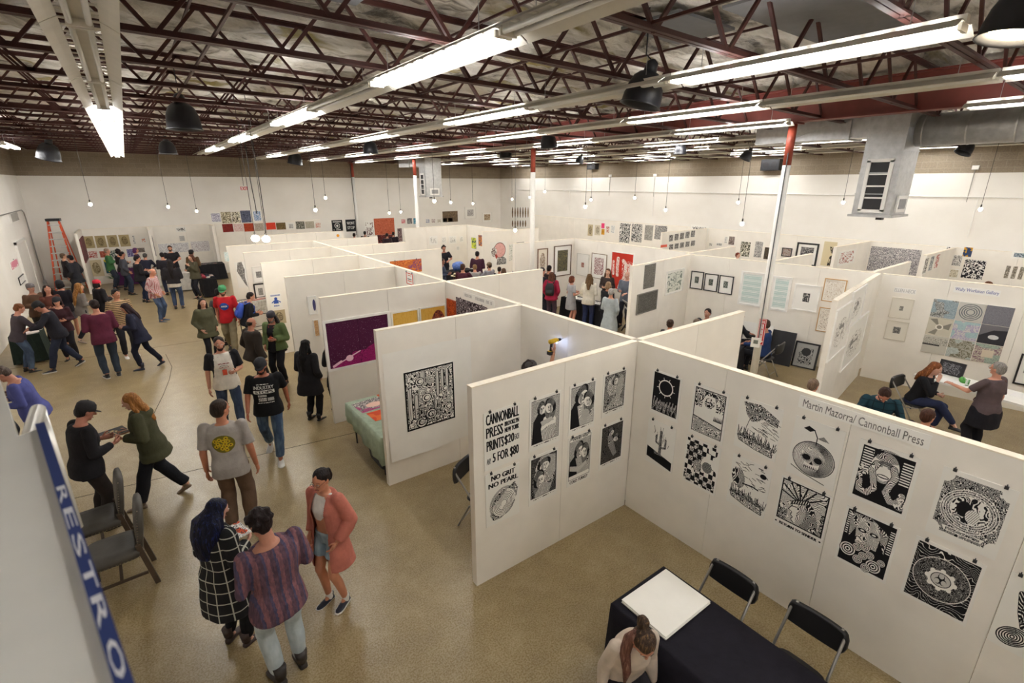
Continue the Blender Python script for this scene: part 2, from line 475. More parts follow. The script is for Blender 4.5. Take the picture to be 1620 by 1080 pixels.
ORD = {-2: 'added unseen left',  -1: 'leftmost', 0: 'second', 1: 'third', 2: 'fourth', 3: 'fifth', 4: 'sixth', 5: 'seventh', 6: 'eighth', 7: 'ninth', 8: 'tenth'}
NTH = ['first', 'second', 'third', 'fourth', 'fifth', 'sixth', 'seventh', 'eighth', 'ninth', 'tenth', 'eleventh', 'twelfth', 'thirteenth', 'fourteenth', 'fifteenth']
def strip(x, y, lit, row, num):
    st = 'lit' if lit else 'unlit'
    o = empty('strip_light', (x, y, SZ), 0, '%s strip light, %s from the far end of the %s ceiling row%s' % (st, NTH[num], ORD[row], '' if row < 0 else ' from left'), 'ceiling light', group='strip lights, %s ceiling row' % ORD[row])
    link('housing', HS, o)
    for y_ in (.03, SL-.03): link('lamp_holder', SK, o, (0, y_, 0))
    for y_ in (.35, SL-.35): link('hanger', HG, o, (0, y_, 0))
    for r in RF: link('reflector', r, o)
    for t in TB[1 if lit else 0]: link('tube', t, o)
# first module's near end and the parity of the lit modules in each row (rows run along y)
ROWS = {-1: (20.2, 22.8, [1]), 0: (-4.9, 26.9, None), 1: (-4.0, 24.6, None), 2: (1.25, 27.0, None), 3: (-5.8, 27.0, None), 4: (-5.0, 27, None), 5: (-4.6, 27, None), 6: (-5.2, 27, None), 7: (-4.4, 27, None), 8: (-5.3, 27, None)}
ROWS[-2] = (-5.2, .1, None)  # out-of-frame row, all lit, added to brighten the foreground
for r, (y0, y1, _) in ROWS.items():
    x = -.05+2.47*(r if r > -2 else -1)
    k = 0; y = y0; nmod = len([0 for q in range(40) if y0+(q+1)*SL < y1+.3])
    while y+SL < y1+.3:
        if r == 0: lit = y > 9.0
        elif r in (-1, -2): lit = True
        elif r == 1: lit = (round((y-3.3)/SL) % 2 == 0) or y < -1
        elif r == 2: lit = (round((y-1.25)/SL) % 2 == 0)
        elif r == 3: lit = (round((y-3.9)/SL) % 2 == 0)
        else: lit = ((k+r) % 2 == 0)
        skip = (r == 4 and 2.0 < y+SL/2 < 5.3)
        if not skip: strip(x, y, lit, r, nmod-1-k)
        y += SL; k += 1

# ------------------------------------------------------------ ducts
def duct_drop(x, y, label):
    o = empty('air_duct', (x, y, 0), 0, label, 'air duct')
    w, l = .82, .62
    for k in range(5):
        z0 = 3.78+k*.38; MB().box(0, w, 0, l, z0+.004, z0+.376).build('duct_section', M_GALV, o)
        MB().box(-.012, w+.012, -.012, l+.012, z0+.372, z0+.386).build('flange', M_GALV, o)
    MB().box(.005, w-.005, .005, l-.005, 5.68, 6.2).build('duct_section', M_GALV, o)
    MB().box(-.05, w+.05, -.05, l+.05, 3.74, 3.785).build('bottom_flange', M_GALV, o)
    MB().box(.3, .42, .2, .3, 3.68, 3.74).build('outlet_box', M_DARK, o)
    # grille on the -x face
    g = empty_part('grille', o)
    MB().box(-.03, 0, .10, .16, 3.85, 4.75).box(-.03, 0, .46, .52, 3.85, 4.75).box(-.03, 0, .10, .52, 3.82, 3.88).box(-.03, 0, .10, .52, 4.72, 4.78).build('frame', M_WHITE, g)
    MB().box(-.006, -.002, .16, .46, 3.88, 4.72).build('opening', M_BLACK, g)
    for k in range(1, 4): MB().box(-.026, -.004, .16, .46, 3.88+k*.21-.014, 3.88+k*.21+.014).build('slat', M_WHITE, g)
    g = empty_part('grille', o)
    MB().box(.18, .66, -.035, -.002, 3.83, 4.13).build('frame', M_WHITE, g)
    MB().box(.26, .60, -.045, -.03, 3.89, 4.07).build('opening', mat('grille_grey', '8e8e8e', .5), g)
    return o
def empty_part(name, parent):
    return link(name, None, parent)
D1_ = duct_drop(11.2, 3.35, 'large galvanised duct with white grille, spiral pipe and box plenum behind the nearest column')
D2_ = duct_drop(11.0, 21.3, 'square galvanised supply duct dropping from the ceiling over the far booths')
o = link('trunk_duct', None, D1_, (.4, -3.35, .27))
MB().tube([(0, 3.3, 4.98), (0, -5.5, 4.98)], .27, 32).build('spiral_pipe', M_GALV, o, smooth=False)
for p in o.children: p.data.polygons.foreach_set('use_smooth', [len(q.vertices) == 4 for q in p.data.polygons])
for k in range(14): MB().tube([(0, 3.2-k*.6, 4.98), (0, 3.18-k*.6, 4.98)], .276, 32).build('pipe_seam', M_GALV, o)
MB().box(-.3, .3, 3.98, 4.3, 4.90, 5.32).build('plenum', M_GALV, o)
MB().box(-.34, .34, 4.3, 4.36, 4.87, 5.4).build('flange', M_GALV, o)
MB().box(-.32, .32, 4.36, 5.45, 4.90, 5.38).build('plenum', M_GALV, o)
MB().bar((-.33, 4.4, 5.3), (-.33, 5.4, 4.95), .02).build('cross_break', M_GALV, o)
MB().box(-.34, .34, 5.45, 5.51, 4.87, 5.4).build('flange', M_GALV, o)
MB().add([(-.32, 5.51, 4.90), (.32, 5.51, 4.90), (.32, 5.51, 5.38), (-.32, 5.51, 5.38), (-.32, 6.15, 4.88), (.32, 6.15, 4.88), (.32, 6.15, 5.6), (-.32, 6.15, 5.6)], [(0,3,2,1),(4,5,6,7),(0,1,5,4),(1,2,6,5),(2,3,7,6),(3,0,4,7)]).build('plenum', M_GALV, o)
o = link('trunk_duct', None, D2_, (.4, .8, .3))
MB().box(-.3, .3, 0, 2.2, 4.8, 5.3).build('plenum', M_GALV, o)
MB().box(-.33, .33, 1.0, 1.05, 4.77, 5.33).build('flange', M_GALV, o)

# ------------------------------------------------------------ display walls
WALLS = {}
TH = .09; WH = 2.44
M_EDGE = M_LUMBER
def display_wall(key, p0, p1, label, h=WH, z0=0.0):
    p0 = Vector((*p0, 0)); p1 = Vector((*p1, 0)); L = (p1-p0).length; d = (p1-p0)/L
    WALLS[key] = (p0, p1)
    o = empty('display_wall', p0, math.atan2(d.y, d.x), label, 'display wall')
    n = max(1, round(L/1.22))
    for k in range(n):
        a, c_ = L*k/n, L*(k+1)/n
        MB().box(a+.0025, c_-.0025, -TH/2, TH/2, z0, h-.012).build('panel', M_PANEL, o)
        MB().box(a+.001, c_-.001, -TH/2-.001, TH/2+.001, h-.012, h).build('top_rail', M_EDGE, o)
    return o
dw = display_wall
X0, X1, X2 = 2.36, 4.9, 7.42
dw('S0', (X1, 3.82), (X1, -2.28), 'long white display wall with the big black prints, nearest on the right')
dw('P1a', (X0, 3.87), (X1-.045, 3.87), 'white display wall with nine small black prints and lettered price sheet')
dw('P1b', (X1+.045, 3.87), (X2, 3.87), 'blank white display wall running back from the corner of the nearest booth')
dw('S1', (X1, 6.3), (X1, 3.92), 'white wall behind the yellow drill, at the back of the second booth')
dw('P2', (X0, 6.3), (X1-.045, 6.3), 'white display wall carrying one large unframed ink print on curling paper')
dw('S2', (X1, 8.83), (X1, 6.35), 'white wall with orange and dark prints at the back of the third booth')
dw('P3a', (X0, 8.83), (X1-.045, 8.83), 'white display wall with the purple night sky print and yellow prints')
dw('P3b', (X1+.045, 8.83), (X2+.05, 8.83), 'bare white display wall in front of the crowded far aisle')
dw('S3', (X1, 11.3), (X1, 8.88), 'white wall with a small red lettered sheet at the back of the fourth booth')
dw('P4', (X0, 11.3), (X1-.045, 11.3), 'white display wall with blue figure print at its aisle end')
dw('S4', (X1, 13.75), (X1, 11.35), 'bare white back wall of the fifth booth on the left aisle')
dw('P5a', (X0, 13.75), (X1-.045, 13.75), 'white display wall with a dark shaped print and two framed prints')
dw('P5b', (X1+.045, 13.6), (X2, 13.6), 'white display wall with wide orange swirling print')
dw('S5', (X1, 16.15), (X1, 13.8), 'bare white back wall of the sixth booth on the left aisle')
dw('P6a', (X0, 16.15), (X1-.045, 16.15), 'white display wall with pale blue print at its aisle end')
dw('P6b', (X1+.045, 15.9), (X2-.1, 15.9), 'bare white display wall behind the orange print wall')
dw('S6', (X1, 18.2), (X1, 16.2), 'bare white back wall of the seventh booth on the left aisle')
dw('P7a', (2.2, 18.2), (X1-.045, 18.2), 'white display wall at the far end of the left aisle booths')
dw('P7b', (X1+.045, 18.2), (7.25, 18.2), 'narrow far white display wall with lettering beside the central spine')
dw('P8a', (3.6, 21.3), (7.0, 21.3), 'far white display wall with a small orange disc print')
dw('C1', (9.5, 7.85), (12.38, 8.22), 'white display wall with a dark face print and a grey framed print')
dw('T1', (12.47, 8.18), (13.16, 3.95), 'long white display wall with three small black frames')
dw('T2', (13.17, 3.8), (13.9, -.8), 'white display wall with the nine square image grid')
dw('D1', (9.4, 3.31), (13.1, 3.87), 'white stub display wall jutting out with pale drawings on it')
dw('E1', (12.55, 8.42), (15.2, 8.5), 'blank white display wall behind the corner of the three frame wall')
dw('E2', (12.9, 6.2), (15.4, 6.25), 'blank cream display wall edge in front of the large dark framed print')
dw('E3', (13.25, 4.02), (15.8, 4.06), 'blank cream display wall edge in front of the speckled print')
dw('S7', (12.8, 13.3), (12.8, 8.5), 'white display wall with the red and white figure print')
dw('I1', (10.0, 13.3), (12.75, 13.3), 'white display wall with two tall brown framed prints')
dw('H1', (11.5, 17.45), (14.5, 17.45), 'white display wall with the pink head print')
dw('H2', (9.6, 20.9), (12.85, 20.9), 'white display wall with a row of small pale prints in the far booth')
dw('H3', (12.9, 20.9), (12.9, 17.5), 'far white display wall with two small bright prints')
dw('RL', (20.45, 25.0), (20.45, -1.0), 'long white display panels lining the right wall of the hall')
dw('R1', (17.2, 12.8), (20.38, 12.8), 'short white partition with rows of small dark prints near the right wall')
dw('R2', (17.6, 6.5), (20.38, 6.5), 'short white partition with red and black sketches near the right wall')
dw('R3', (17.6, 4.2), (20.38, 4.2), 'short white partition beside the speckled print near the right wall')
dw('BL', (-1.9, 28.85), (8.25, 28.85), 'long white display panels lining the back wall of the hall')
dw('B1', (-1.95, 26.4), (-1.95, 28.8), 'white partition edge beside the orange ladder')
dw('B2', (.45, 26.8), (.45, 28.8), 'white partition with dark prints between the two back wall booths')
dw('B3', (2.95, 27.6), (2.95, 28.8), 'white partition closing the far left booths')

# door and services on the left wall
o = link('door_1', None, None, (XL, 24.4, 0), PI/2, kind='structure')
MB().box(0, 1.9, -.05, 0, 0, 2.3).build('door_leaf', mat('door_paint', 'e4e0d9', .5, vary=.03), o)
mb = MB().box(-.08, 0, -.07, 0, 0, 2.38).box(1.9, 1.98, -.07, 0, 0, 2.38).box(-.08, 1.98, -.07, 0, 2.3, 2.38); mb.build('frame', M_WHITE, o)
o = empty('wall_vent', (XL, 25.0, 3.0), PI/2, 'white louvred vent high on the left wall above the door', 'vent')
MB().box(0, 1.5, -.04, 0, 0, .36).build('frame', M_WHITE, o)
for k in range(12): MB().box(.06+k*.12, .12+k*.12, -.05, -.035, .04, .32).build('slat', mat('vent_grey', 'a8a49c', .6), o)
cm = mat('conduit_grey', '9a9893', .4, metal=.5)
o = empty('wall_conduit', (XL, 0, 0), 0, 'grey metal conduit running down the left wall to an outlet box', 'conduit')
MB().tube([(.04, 20.5, 3.35), (.04, 27.6, 3.35), (.04, 27.95, 3.25), (.04, 28.05, 3.0), (.04, 28.05, .5)], .02, 8).build('pipe', cm, o)
MB().box(.01, .1, 27.95, 28.15, .3, .5).build('outlet_box', M_GALV, o)
# ------------------------------------------------------------ flat print for posters: small rasters drawn here, line by line
def vnoise(h, w, cells, seed):
    r = np.random.RandomState(seed); g = r.rand(cells+2, cells+2)
    y = np.linspace(0, cells, h, endpoint=False); x = np.linspace(0, cells, w, endpoint=False)
    yi = y.astype(int); xi = x.astype(int); fy = (y-yi)[:, None]; fx = (x-xi)[None]
    fy = fy*fy*(3-2*fy); fx = fx*fx*(3-2*fx)
    a = g[yi][:, xi]; b_ = g[yi][:, xi+1]; c_ = g[yi+1][:, xi]; d = g[yi+1][:, xi+1]
    return (a*(1-fx)+b_*fx)*(1-fy)+(c_*(1-fx)+d*fx)*fy
def fbm(h, w, cells, seed, o=3):
    s = 0; t = 0
    for i in range(o): s = s+vnoise(h, w, cells*2**i, seed+i*7)/2**i; t += 1/2**i
    return s/t
GLYPH = {}
def glyph_tris(txt):
    """triangles of a word set in Blender's built-in font, scaled to the unit box"""
    if txt in GLYPH: return GLYPH[txt]
    cu = bpy.data.curves.new('t', 'FONT'); cu.body = txt; cu.resolution_u = 2
    ob = bpy.data.objects.new('t', cu); COL.objects.link(ob)
    dg = bpy.context.evaluated_depsgraph_get(); ev = ob.evaluated_get(dg); me = ev.to_mesh(); me.calc_loop_triangles()
    v = np.array([q.co[:2] for q in me.vertices]); t = np.array([q.vertices[:] for q in me.loop_triangles])
    ev.to_mesh_clear(); bpy.data.objects.remove(ob); bpy.data.curves.remove(cu)
    mn = v.min(0); mx = v.max(0)
    if all(ch in 'acemnorsuvwxz' for ch in txt): pass
    v = (v-mn)/(mx-mn)
    GLYPH[txt] = v[t]; return GLYPH[txt]
class Art:
    def __init__(s, w, h, bg='f2f0ea'):
        s.w, s.h = w, h; s.a = np.empty((h, w, 3)); s.a[:] = s.c(bg)
        s.Y, s.X = np.mgrid[0:h, 0:w].astype(float); s.Y = (s.Y+.5)/h; s.X = (s.X+.5)/w
        s.asp = h/w
    @staticmethod
    def c(k):
        if isinstance(k, str): return np.array([int(k[i:i+2], 16)/255 for i in (0, 2, 4)])
        return np.array((k, k, k)) if np.isscalar(k) else np.array(k)
    def fill(s, m, col, a=1.0):
        m = m.astype(float)*a; s.a = s.a*(1-m[..., None])+s.c(col)*m[..., None]; return s
    def poly(s, P):
        m = np.zeros((s.h, s.w), bool); n = len(P)
        for i in range(n):
            (x0, y0), (x1, y1) = P[i], P[(i+1) % n]
            if y0 == y1: continue
            c_ = ((y0 > s.Y) != (y1 > s.Y)) & (s.X < (x1-x0)*(s.Y-y0)/(y1-y0)+x0); m ^= c_
        return m
    def ell(s, cx, cy, rx, ry, rot=0.0):
        dx = s.X-cx; dy = (s.Y-cy)*s.asp; ry = ry*s.asp; c_, s_ = math.cos(rot), math.sin(rot)
        return ((dx*c_+dy*s_)/rx)**2+((-dx*s_+dy*c_)/ry)**2 < 1
    def rect(s, x0, y0, x1, y1): return (s.X > x0) & (s.X < x1) & (s.Y > y0) & (s.Y < y1)
    def line(s, P, wd):
        m = np.zeros((s.h, s.w), bool)
        for (x0, y0), (x1, y1) in zip(P[:-1], P[1:]):
            a0 = max(0, int((min(x0, x1)-wd)*s.w)); a1 = min(s.w, int((max(x0, x1)+wd)*s.w)+2)
            b0 = max(0, int((min(y0, y1)-wd/s.asp)*s.h)); b1 = min(s.h, int((max(y0, y1)+wd/s.asp)*s.h)+2)
            if a1 <= a0 or b1 <= b0: continue
            X = s.X[b0:b1, a0:a1]; Y = s.Y[b0:b1, a0:a1]*s.asp
            dx, dy = x1-x0, (y1-y0)*s.asp; L = dx*dx+dy*dy+1e-9
            t = np.clip(((X-x0)*dx+(Y-y0*s.asp)*dy)/L, 0, 1)
            m[b0:b1, a0:a1] |= (X-x0-t*dx)**2+(Y-y0*s.asp-t*dy)**2 < (wd/2)**2
        return m
    def hatch(s, m, ang, freq, duty, col, wob=0.0, seed=1):
        c_, s_ = math.cos(ang), math.sin(ang)
        q = s.X*c_+s.Y*s.asp*s_
        if wob: q = q+wob*(fbm(s.h, s.w, 4, seed)-.5)
        return s.fill(m & ((q*freq) % 1.0 < duty), col)
    def lino(s, m, cells, freq, duty, col, seed, warp=1.0):
        """carved-line texture: contour lines of a warped noise field"""
        n = fbm(s.h, s.w, cells, seed)*warp+.25*fbm(s.h, s.w, cells*3, seed+50)
        return s.fill(m & ((n*freq) % 1.0 < duty), col)
    def text(s, t, x0, y0, x1, y1, col='141414', bold=0.0, arc=0.0):
        T = glyph_tris(t); m = np.zeros((s.h, s.w), bool)
        for tri in T:
            P = [(x0+(x1-x0)*p[0], y1-(y1-y0)*p[1]+arc*(p[0]-.5)**2) for p in tri]
            xs_ = [p[0] for p in P]; ys_ = [p[1] for p in P]
            a0 = max(0, int(min(xs_)*s.w)-1); a1 = min(s.w, int(max(xs_)*s.w)+2); b0 = max(0, int(min(ys_)*s.h)-1); b1 = min(s.h, int(max(ys_)*s.h)+2)
            if a1 <= a0 or b1 <= b0: continue
            X = s.X[b0:b1, a0:a1]; Y = s.Y[b0:b1, a0:a1]; ok = None
            (ax, ay), (bx, by), (cx, cy) = P
            e1 = (bx-ax)*(Y-ay)-(by-ay)*(X-ax); e2 = (cx-bx)*(Y-by)-(cy-by)*(X-bx); e3 = (ax-cx)*(Y-cy)-(ay-cy)*(X-cx)
            m[b0:b1, a0:a1] |= ((e1 >= 0) & (e2 >= 0) & (e3 >= 0)) | ((e1 <= 0) & (e2 <= 0) & (e3 <= 0))
        k = int(round(bold*s.w))
        for _ in range(k):
            m2 = m.copy(); m2[:, 1:] |= m[:, :-1]; m = m2
        return s.fill(m, col)
    def marks(s, x0, y0, x1, y1, col, n=8, seed=1):
        """lettering too small to read in the photograph: a row of uneven strokes"""
        r = np.random.RandomState(seed); w = (x1-x0)/n
        for k in range(n):
            if r.rand() < .12: continue
            x = x0+k*w; s.fill(s.rect(x+.1*w, y0, x+.85*w, y1) & ~s.rect(x+.35*w, y0+(y1-y0)*r.uniform(.2, .5), x+.6*w, y0+(y1-y0)*r.uniform(.6, .85)), col)
        return s
    def image(s, name):
        im = bpy.data.images.new(name, s.w, s.h)
        px_ = np.ones((s.h, s.w, 4), np.float32); px_[..., :3] = s.a[::-1]
        im.pixels.foreach_set(px_.ravel()); im.pack(); return im
def print_mat(art, name='print', rough=.7):
    m, nt, b = new_mat(name)
    t = N(nt, 'ShaderNodeTexImage'); t.image = art.image(name); t.interpolation = 'Linear'
    nt.links.new(t.outputs[0], b.inputs['Base Color']); b.inputs['Roughness'].default_value = rough
    b.inputs['Specular IOR Level'].default_value = .2
    return m
K = '17161a'; PW = 'f1efe9'
# ---- drawn prints ------------------------------------------------
def fig_head(A, x, y, r, face_rot, dark_hair=True, long=False, seed=0):
    if long: A.fill(A.ell(x, y+r*.5, r*1.15, r*1.5), K); A.hatch(A.ell(x, y+r*.5, r*1.15, r*1.5), .3, 60, .3, PW, .3, seed)
    A.fill(A.ell(x, y, r, r*1.05, face_rot), K)
    A.fill(A.ell(x+.35*r*math.cos(face_rot), y+.35*r, r*.72, r*.72, face_rot), PW)
    A.hatch(A.ell(x, y-r*.3, r*.9, r*.6, face_rot), 1.2, 70, .25, PW, .25, seed+3)
    q = 1 if math.cos(face_rot) > 0 else -1
    for e in (.05, .5): A.fill(A.ell(x+q*e*r+.1*r, y+.22*r, .13*r, .07*r), K); A.fill(A.line([(x+q*e*r-.05*r, y+.08*r), (x+q*e*r+.25*r, y+.06*r)], .012), K)
    A.fill(A.line([(x+q*.36*r, y+.25*r), (x+q*.42*r, y+.48*r), (x+q*.3*r, y+.5*r)], .009), K); A.fill(A.ell(x+q*.28*r, y+.66*r, .16*r, .05*r), K)
    A.hatch(A.ell(x+.35*r*math.cos(face_rot)-q*.42*r, y+.42*r, r*.3, r*.5), .8, 70, .4, K)
    A.fill(A.line([(x-.1*r*q, y+.95*r), (x+q*.5*r, y+.98*r)], .012), K)
def art_couple(v, cap=None):
    A = Art(200, 290, PW); x0, y0, x1, y1 = .06, .05, .95, .88
    bg = A.rect(x0, y0, x1, y1)
    dark = v in (2, 5)
    if dark: A.fill(bg, K); A.hatch(bg, 0.4, 34, .12, PW, .3, v)
    else: A.hatch(bg, PI/2, 46, .42, K, .12, v)
    if v == 0:
        A.fill(A.poly([(.08, .88), (.12, .45), (.28, .30), (.5, .34), (.55, .6), (.5, .88)]), K)
        A.fill(A.poly([(.42, .88), (.36, .62), (.45, .42), (.68, .36), (.85, .5), (.82, .88)]), PW)
        A.hatch(A.poly([(.42, .88), (.38, .66), (.6, .6), (.84, .6), (.82, .88)]), .2, 26, .35, K, .2, 4)
        fig_head(A, .36, .22, .12, .2); fig_head(A, .66, .22, .15, 2.6, long=True, seed=2)
        A.fill(A.poly([(.34, .48), (.7, .44), (.78, .52), (.4, .58)]), PW); A.hatch(A.poly([(.34, .48), (.7, .44), (.78, .52), (.4, .58)]), 1.2, 40, .3, K)
    elif v == 1:
        A.fill(A.poly([(.06, .88), (.06, .5), (.2, .36), (.42, .40), (.5, .88)]), K)
        A.fill(A.poly([(.3, .45), (.75, .40), (.95, .6), (.95, .88), (.42, .88)]), PW)
        A.hatch(A.poly([(.3, .45), (.75, .40), (.95, .6), (.95, .88), (.42, .88)]), .9, 36, .3, K, .3, 8)
        fig_head(A, .45, .22, .2, .7); fig_head(A, .74, .36, .17, 2.4, long=True, seed=6)
        A.fill(A.ell(.62, .66, .16, .1, .4), PW); A.hatch(A.ell(.62, .66, .16, .1, .4), .4, 50, .35, K)
    elif v == 2:
        A.lino(A.ell(.55, .42, .36, .38), 3, 16, .5, PW, 5)
        A.fill(A.poly([(.5, .05), (.9, .1), (.92, .45), (.72, .6), (.6, .4)]), PW); A.hatch(A.poly([(.5, .05), (.9, .1), (.92, .45), (.72, .6), (.6, .4)]), 1.0, 40, .4, K, .3)
        fig_head(A, .5, .22, .16, 1.2); fig_head(A, .33, .5, .18, .3, long=True, seed=9)
        A.fill(A.poly([(.2, .8), (.45, .6), (.8, .7), (.7, .88), (.2, .88)]), PW); A.hatch(A.poly([(.2, .8), (.45, .6), (.8, .7), (.7, .88), (.2, .88)]), 0, 40, .4, K, .3)
    elif v == 3:
        A.fill(bg, PW); A.hatch(A.rect(x0, .1, x1, .8), .8, 60, .4, K, .2, 7)
        A.fill(A.poly([(.06, .8), (.1, .5), (.3, .4), (.45, .8)]), K)
        A.fill(A.poly([(.4, .5), (.8, .42), (.92, .8), (.4, .8)]), PW); A.hatch(A.poly([(.4, .5), (.8, .42), (.92, .8), (.4, .8)]), .5, 40, .4, K, .2)
        fig_head(A, .45, .3, .17, .5); fig_head(A, .74, .36, .15, 2.8, long=True, seed=3)
        A.fill(A.poly([(.1, .58), (.5, .66), (.8, .58), (.8, .66), (.45, .76), (.1, .68)]), PW); A.hatch(A.poly([(.1, .58), (.5, .66), (.8, .58), (.8, .66), (.45, .76), (.1, .68)]), 0, 50, .3, K)
    elif v == 4:
        A.lino(bg, 4, 14, .45, K, 23); A.fill(A.ell(.42, .32, .25, .22), PW); A.lino(A.ell(.42, .32, .25, .22), 5, 20, .4, K, 31)
        A.fill(A.ell(.72, .42, .14, .3, .2), PW); A.hatch(A.ell(.72, .42, .14, .3, .2), .2, 34, .4, K, .3)
        fig_head(A, .5, .2, .11, .4); A.fill(A.poly([(.1, .85), (.5, .6), (.9, .7), (.9, .85)]), PW); A.lino(A.poly([(.1, .85), (.5, .6), (.9, .7), (.9, .85)]), 5, 16, .4, K, 9)
    else:
        A.fill(bg, '5b5854'); A.lino(bg, 4, 18, .42, K, 37); A.fill(A.poly([(.3, .2), (.5, .3), (.75, .75), (.6, .8), (.35, .5)]), PW, .8)
        A.hatch(A.poly([(.3, .2), (.5, .3), (.75, .75), (.6, .8), (.35, .5)]), .8, 40, .45, K, .3); fig_head(A, .45, .2, .1, 1.0); fig_head(A, .68, .38, .1, 2.0)
    A.fill(bg & ~A.rect(x0+.012, y0+.008, x1-.012, y1-.008), K)
    if cap:
        for t, a, b_, c_, d in cap: A.text(t, a, b_, c_, d, K, .008)
    elif v != 3: A.fill(A.rect(.14, .905, .88, .925) & (vnoise(290, 200, 60, 3) > .5), K)
    return A
def art_prices():
    A = Art(220, 330, PW)
    A.text('CANNONBALL', .05, .04, .95, .22, K, .016); A.text('PRESS', .05, .26, .50, .44, K, .018)
    A.text('BROOKLYN', .56, .25, .96, .33, K, .012); A.text('NEW YORK', .56, .355, .96, .44, K, .012)
    A.text('PRINTS', .06, .49, .52, .67, K, .018); A.text('$20', .55, .49, .82, .67, K, .02); A.text('EACH', .85, .53, .97, .63, K, .006)
    A.text('ANY', .06, .80, .17, .90, K, .006); A.text('5 FOR $80', .22, .73, .95, .92, K, .02)
    return A
def art_oyster():
    A = Art(200, 280, PW)
    A.text('NO GRIT', .16, .06, .84, .15, K, .022); A.text('NO PEARL', .08, .19, .94, .28, K, .022)
    A.hatch(A.ell(.5, .62, .42, .26, -.7), .7, 50, .4, K, .3)
    sh = A.poly([(.86, .32), (.96, .46), (.9, .62), (.7, .82), (.45, .93), (.2, .92), (.12, .8), (.2, .66), (.38, .55), (.6, .42)])
    A.fill(sh, K); sh2 = A.ell(.53, .65, .36, .24, -.72); A.fill(sh2 & sh, PW)
    for k in range(7): A.fill((A.ell(.52, .66, .34-.04*k, .23-.027*k, -.72) ^ A.ell(.52, .66, .33-.04*k, .221-.027*k, -.72)), K)
    A.lino(sh & ~A.ell(.52, .66, .3, .2, -.72), 5, 14, .45, PW, 3); A.fill(A.ell(.46, .72, .05, .035), PW)
    return A
def art_eclipse():
    A = Art(200, 280, PW); b_ = A.rect(.06, .04, .94, .92); A.fill(b_, K)
    A.fill(A.ell(.5, .33, .25, .18) & ~A.ell(.5, .33, .215, .155), PW)
    for k in range(9): t = k*2*PI/9+.2; A.fill(A.line([(.5+.25*math.cos(t), .33+.18*math.sin(t)), (.5+.31*math.cos(t), .33+.225*math.sin(t))], .018), PW)
    r = np.random.RandomState(2)
    for k in range(16):
        x = .12+.05*k; top = .60+.10*abs(math.sin(k*1.7)); A.fill(A.line([(x+.1*r.uniform(-1, 1), .9), (x, top+.1), (x+.02, top)], .035), PW)
    A.hatch(A.rect(.06, .6, .94, .92), .5, 60, .42, K, .5, 4); A.lino(A.rect(.06, .75, .94, .92), 6, 12, .3, K, 6)
    return A
def art_star():
    A = Art(220, 280, PW); b_ = A.rect(.07, .06, .93, .93); A.fill(b_ & ~A.rect(.09, .075, .91, .915), K); A.lino(A.rect(.09, .08, .91, .42), 4, 12, .5, K, 12)
    A.fill(A.ell(.5, .38, .2, .26), PW); A.lino(A.ell(.5, .3, .14, .1), 4, 10, .5, K, 5); A.text('XVIII', .35, .1, .65, .16, K, .02)
    A.fill(A.poly([(.1, .62), (.9, .72), (.9, .92), (.1, .92)]), PW); A.lino(A.poly([(.1, .62), (.9, .72), (.9, .92), (.1, .92)]), 5, 18, .4, K, 8)
    for k in range(6): x = .66+.04*k; A.fill(A.poly([(x, .6), (x+.02, .5), (x+.04, .6)]), K)
    A.fill(A.line([(.09, .62), (.9, .72)], .02), K); A.fill(A.ell(.17, .13, .05, .04) & ~A.ell(.17, .13, .03, .025), PW); return A
def art_reeds(bird):
    A = Art(220, 280, PW); r = np.random.RandomState(4+bird)
    if not bird:
        m = A.poly([(.1, .08), (.5, .05), (.95, .22), (.93, .36), (.6, .3), (.35, .42), (.2, .3)]); A.lino(m, 6, 14, .6, K, 3)
        for k in range(34): x = r.uniform(.3, .9); y = r.uniform(.3, .6); A.fill(A.line([(x, y), (x+.11, y+r.uniform(.01, .05))], .010), K)
        A.fill(A.line([(.3, .35), (.24, .55), (.2, .72)], .012), K)
    else:
        for k in range(40): x = r.uniform(.08, .85); y = r.uniform(.06, .5); A.fill(A.line([(x, y), (x+.1, y-.03+r.uniform(0, .09))], .011), K)
        A.fill(A.ell(.82, .2, .08, .045), K)
        m = A.ell(.22, .42, .17, .2, -.3); A.fill(m, K); A.hatch(m, .1, 24, .45, PW, .4, 5)
        A.fill(A.line([(.35, .5), (.6, .48), (.75, .5)], .03), K)
    g = A.poly([(.05, .72), (.3, .66), (.95, .78), (.92, .95), (.5, .92), (.1, .84)]); A.fill(g, PW); A.lino(g, 6, 14, .45, K, 9)
    A.fill(A.line([(.05, .74), (.1, .84), (.5, .92), (.9, .95)], .012), K)
    for k in range(46): x = .06+.02*k; y = .70+.1*x; A.fill(A.line([(x, y+.04), (x+r.uniform(-.05, .05), y-r.uniform(.02, .16))], .012), K)
    return A
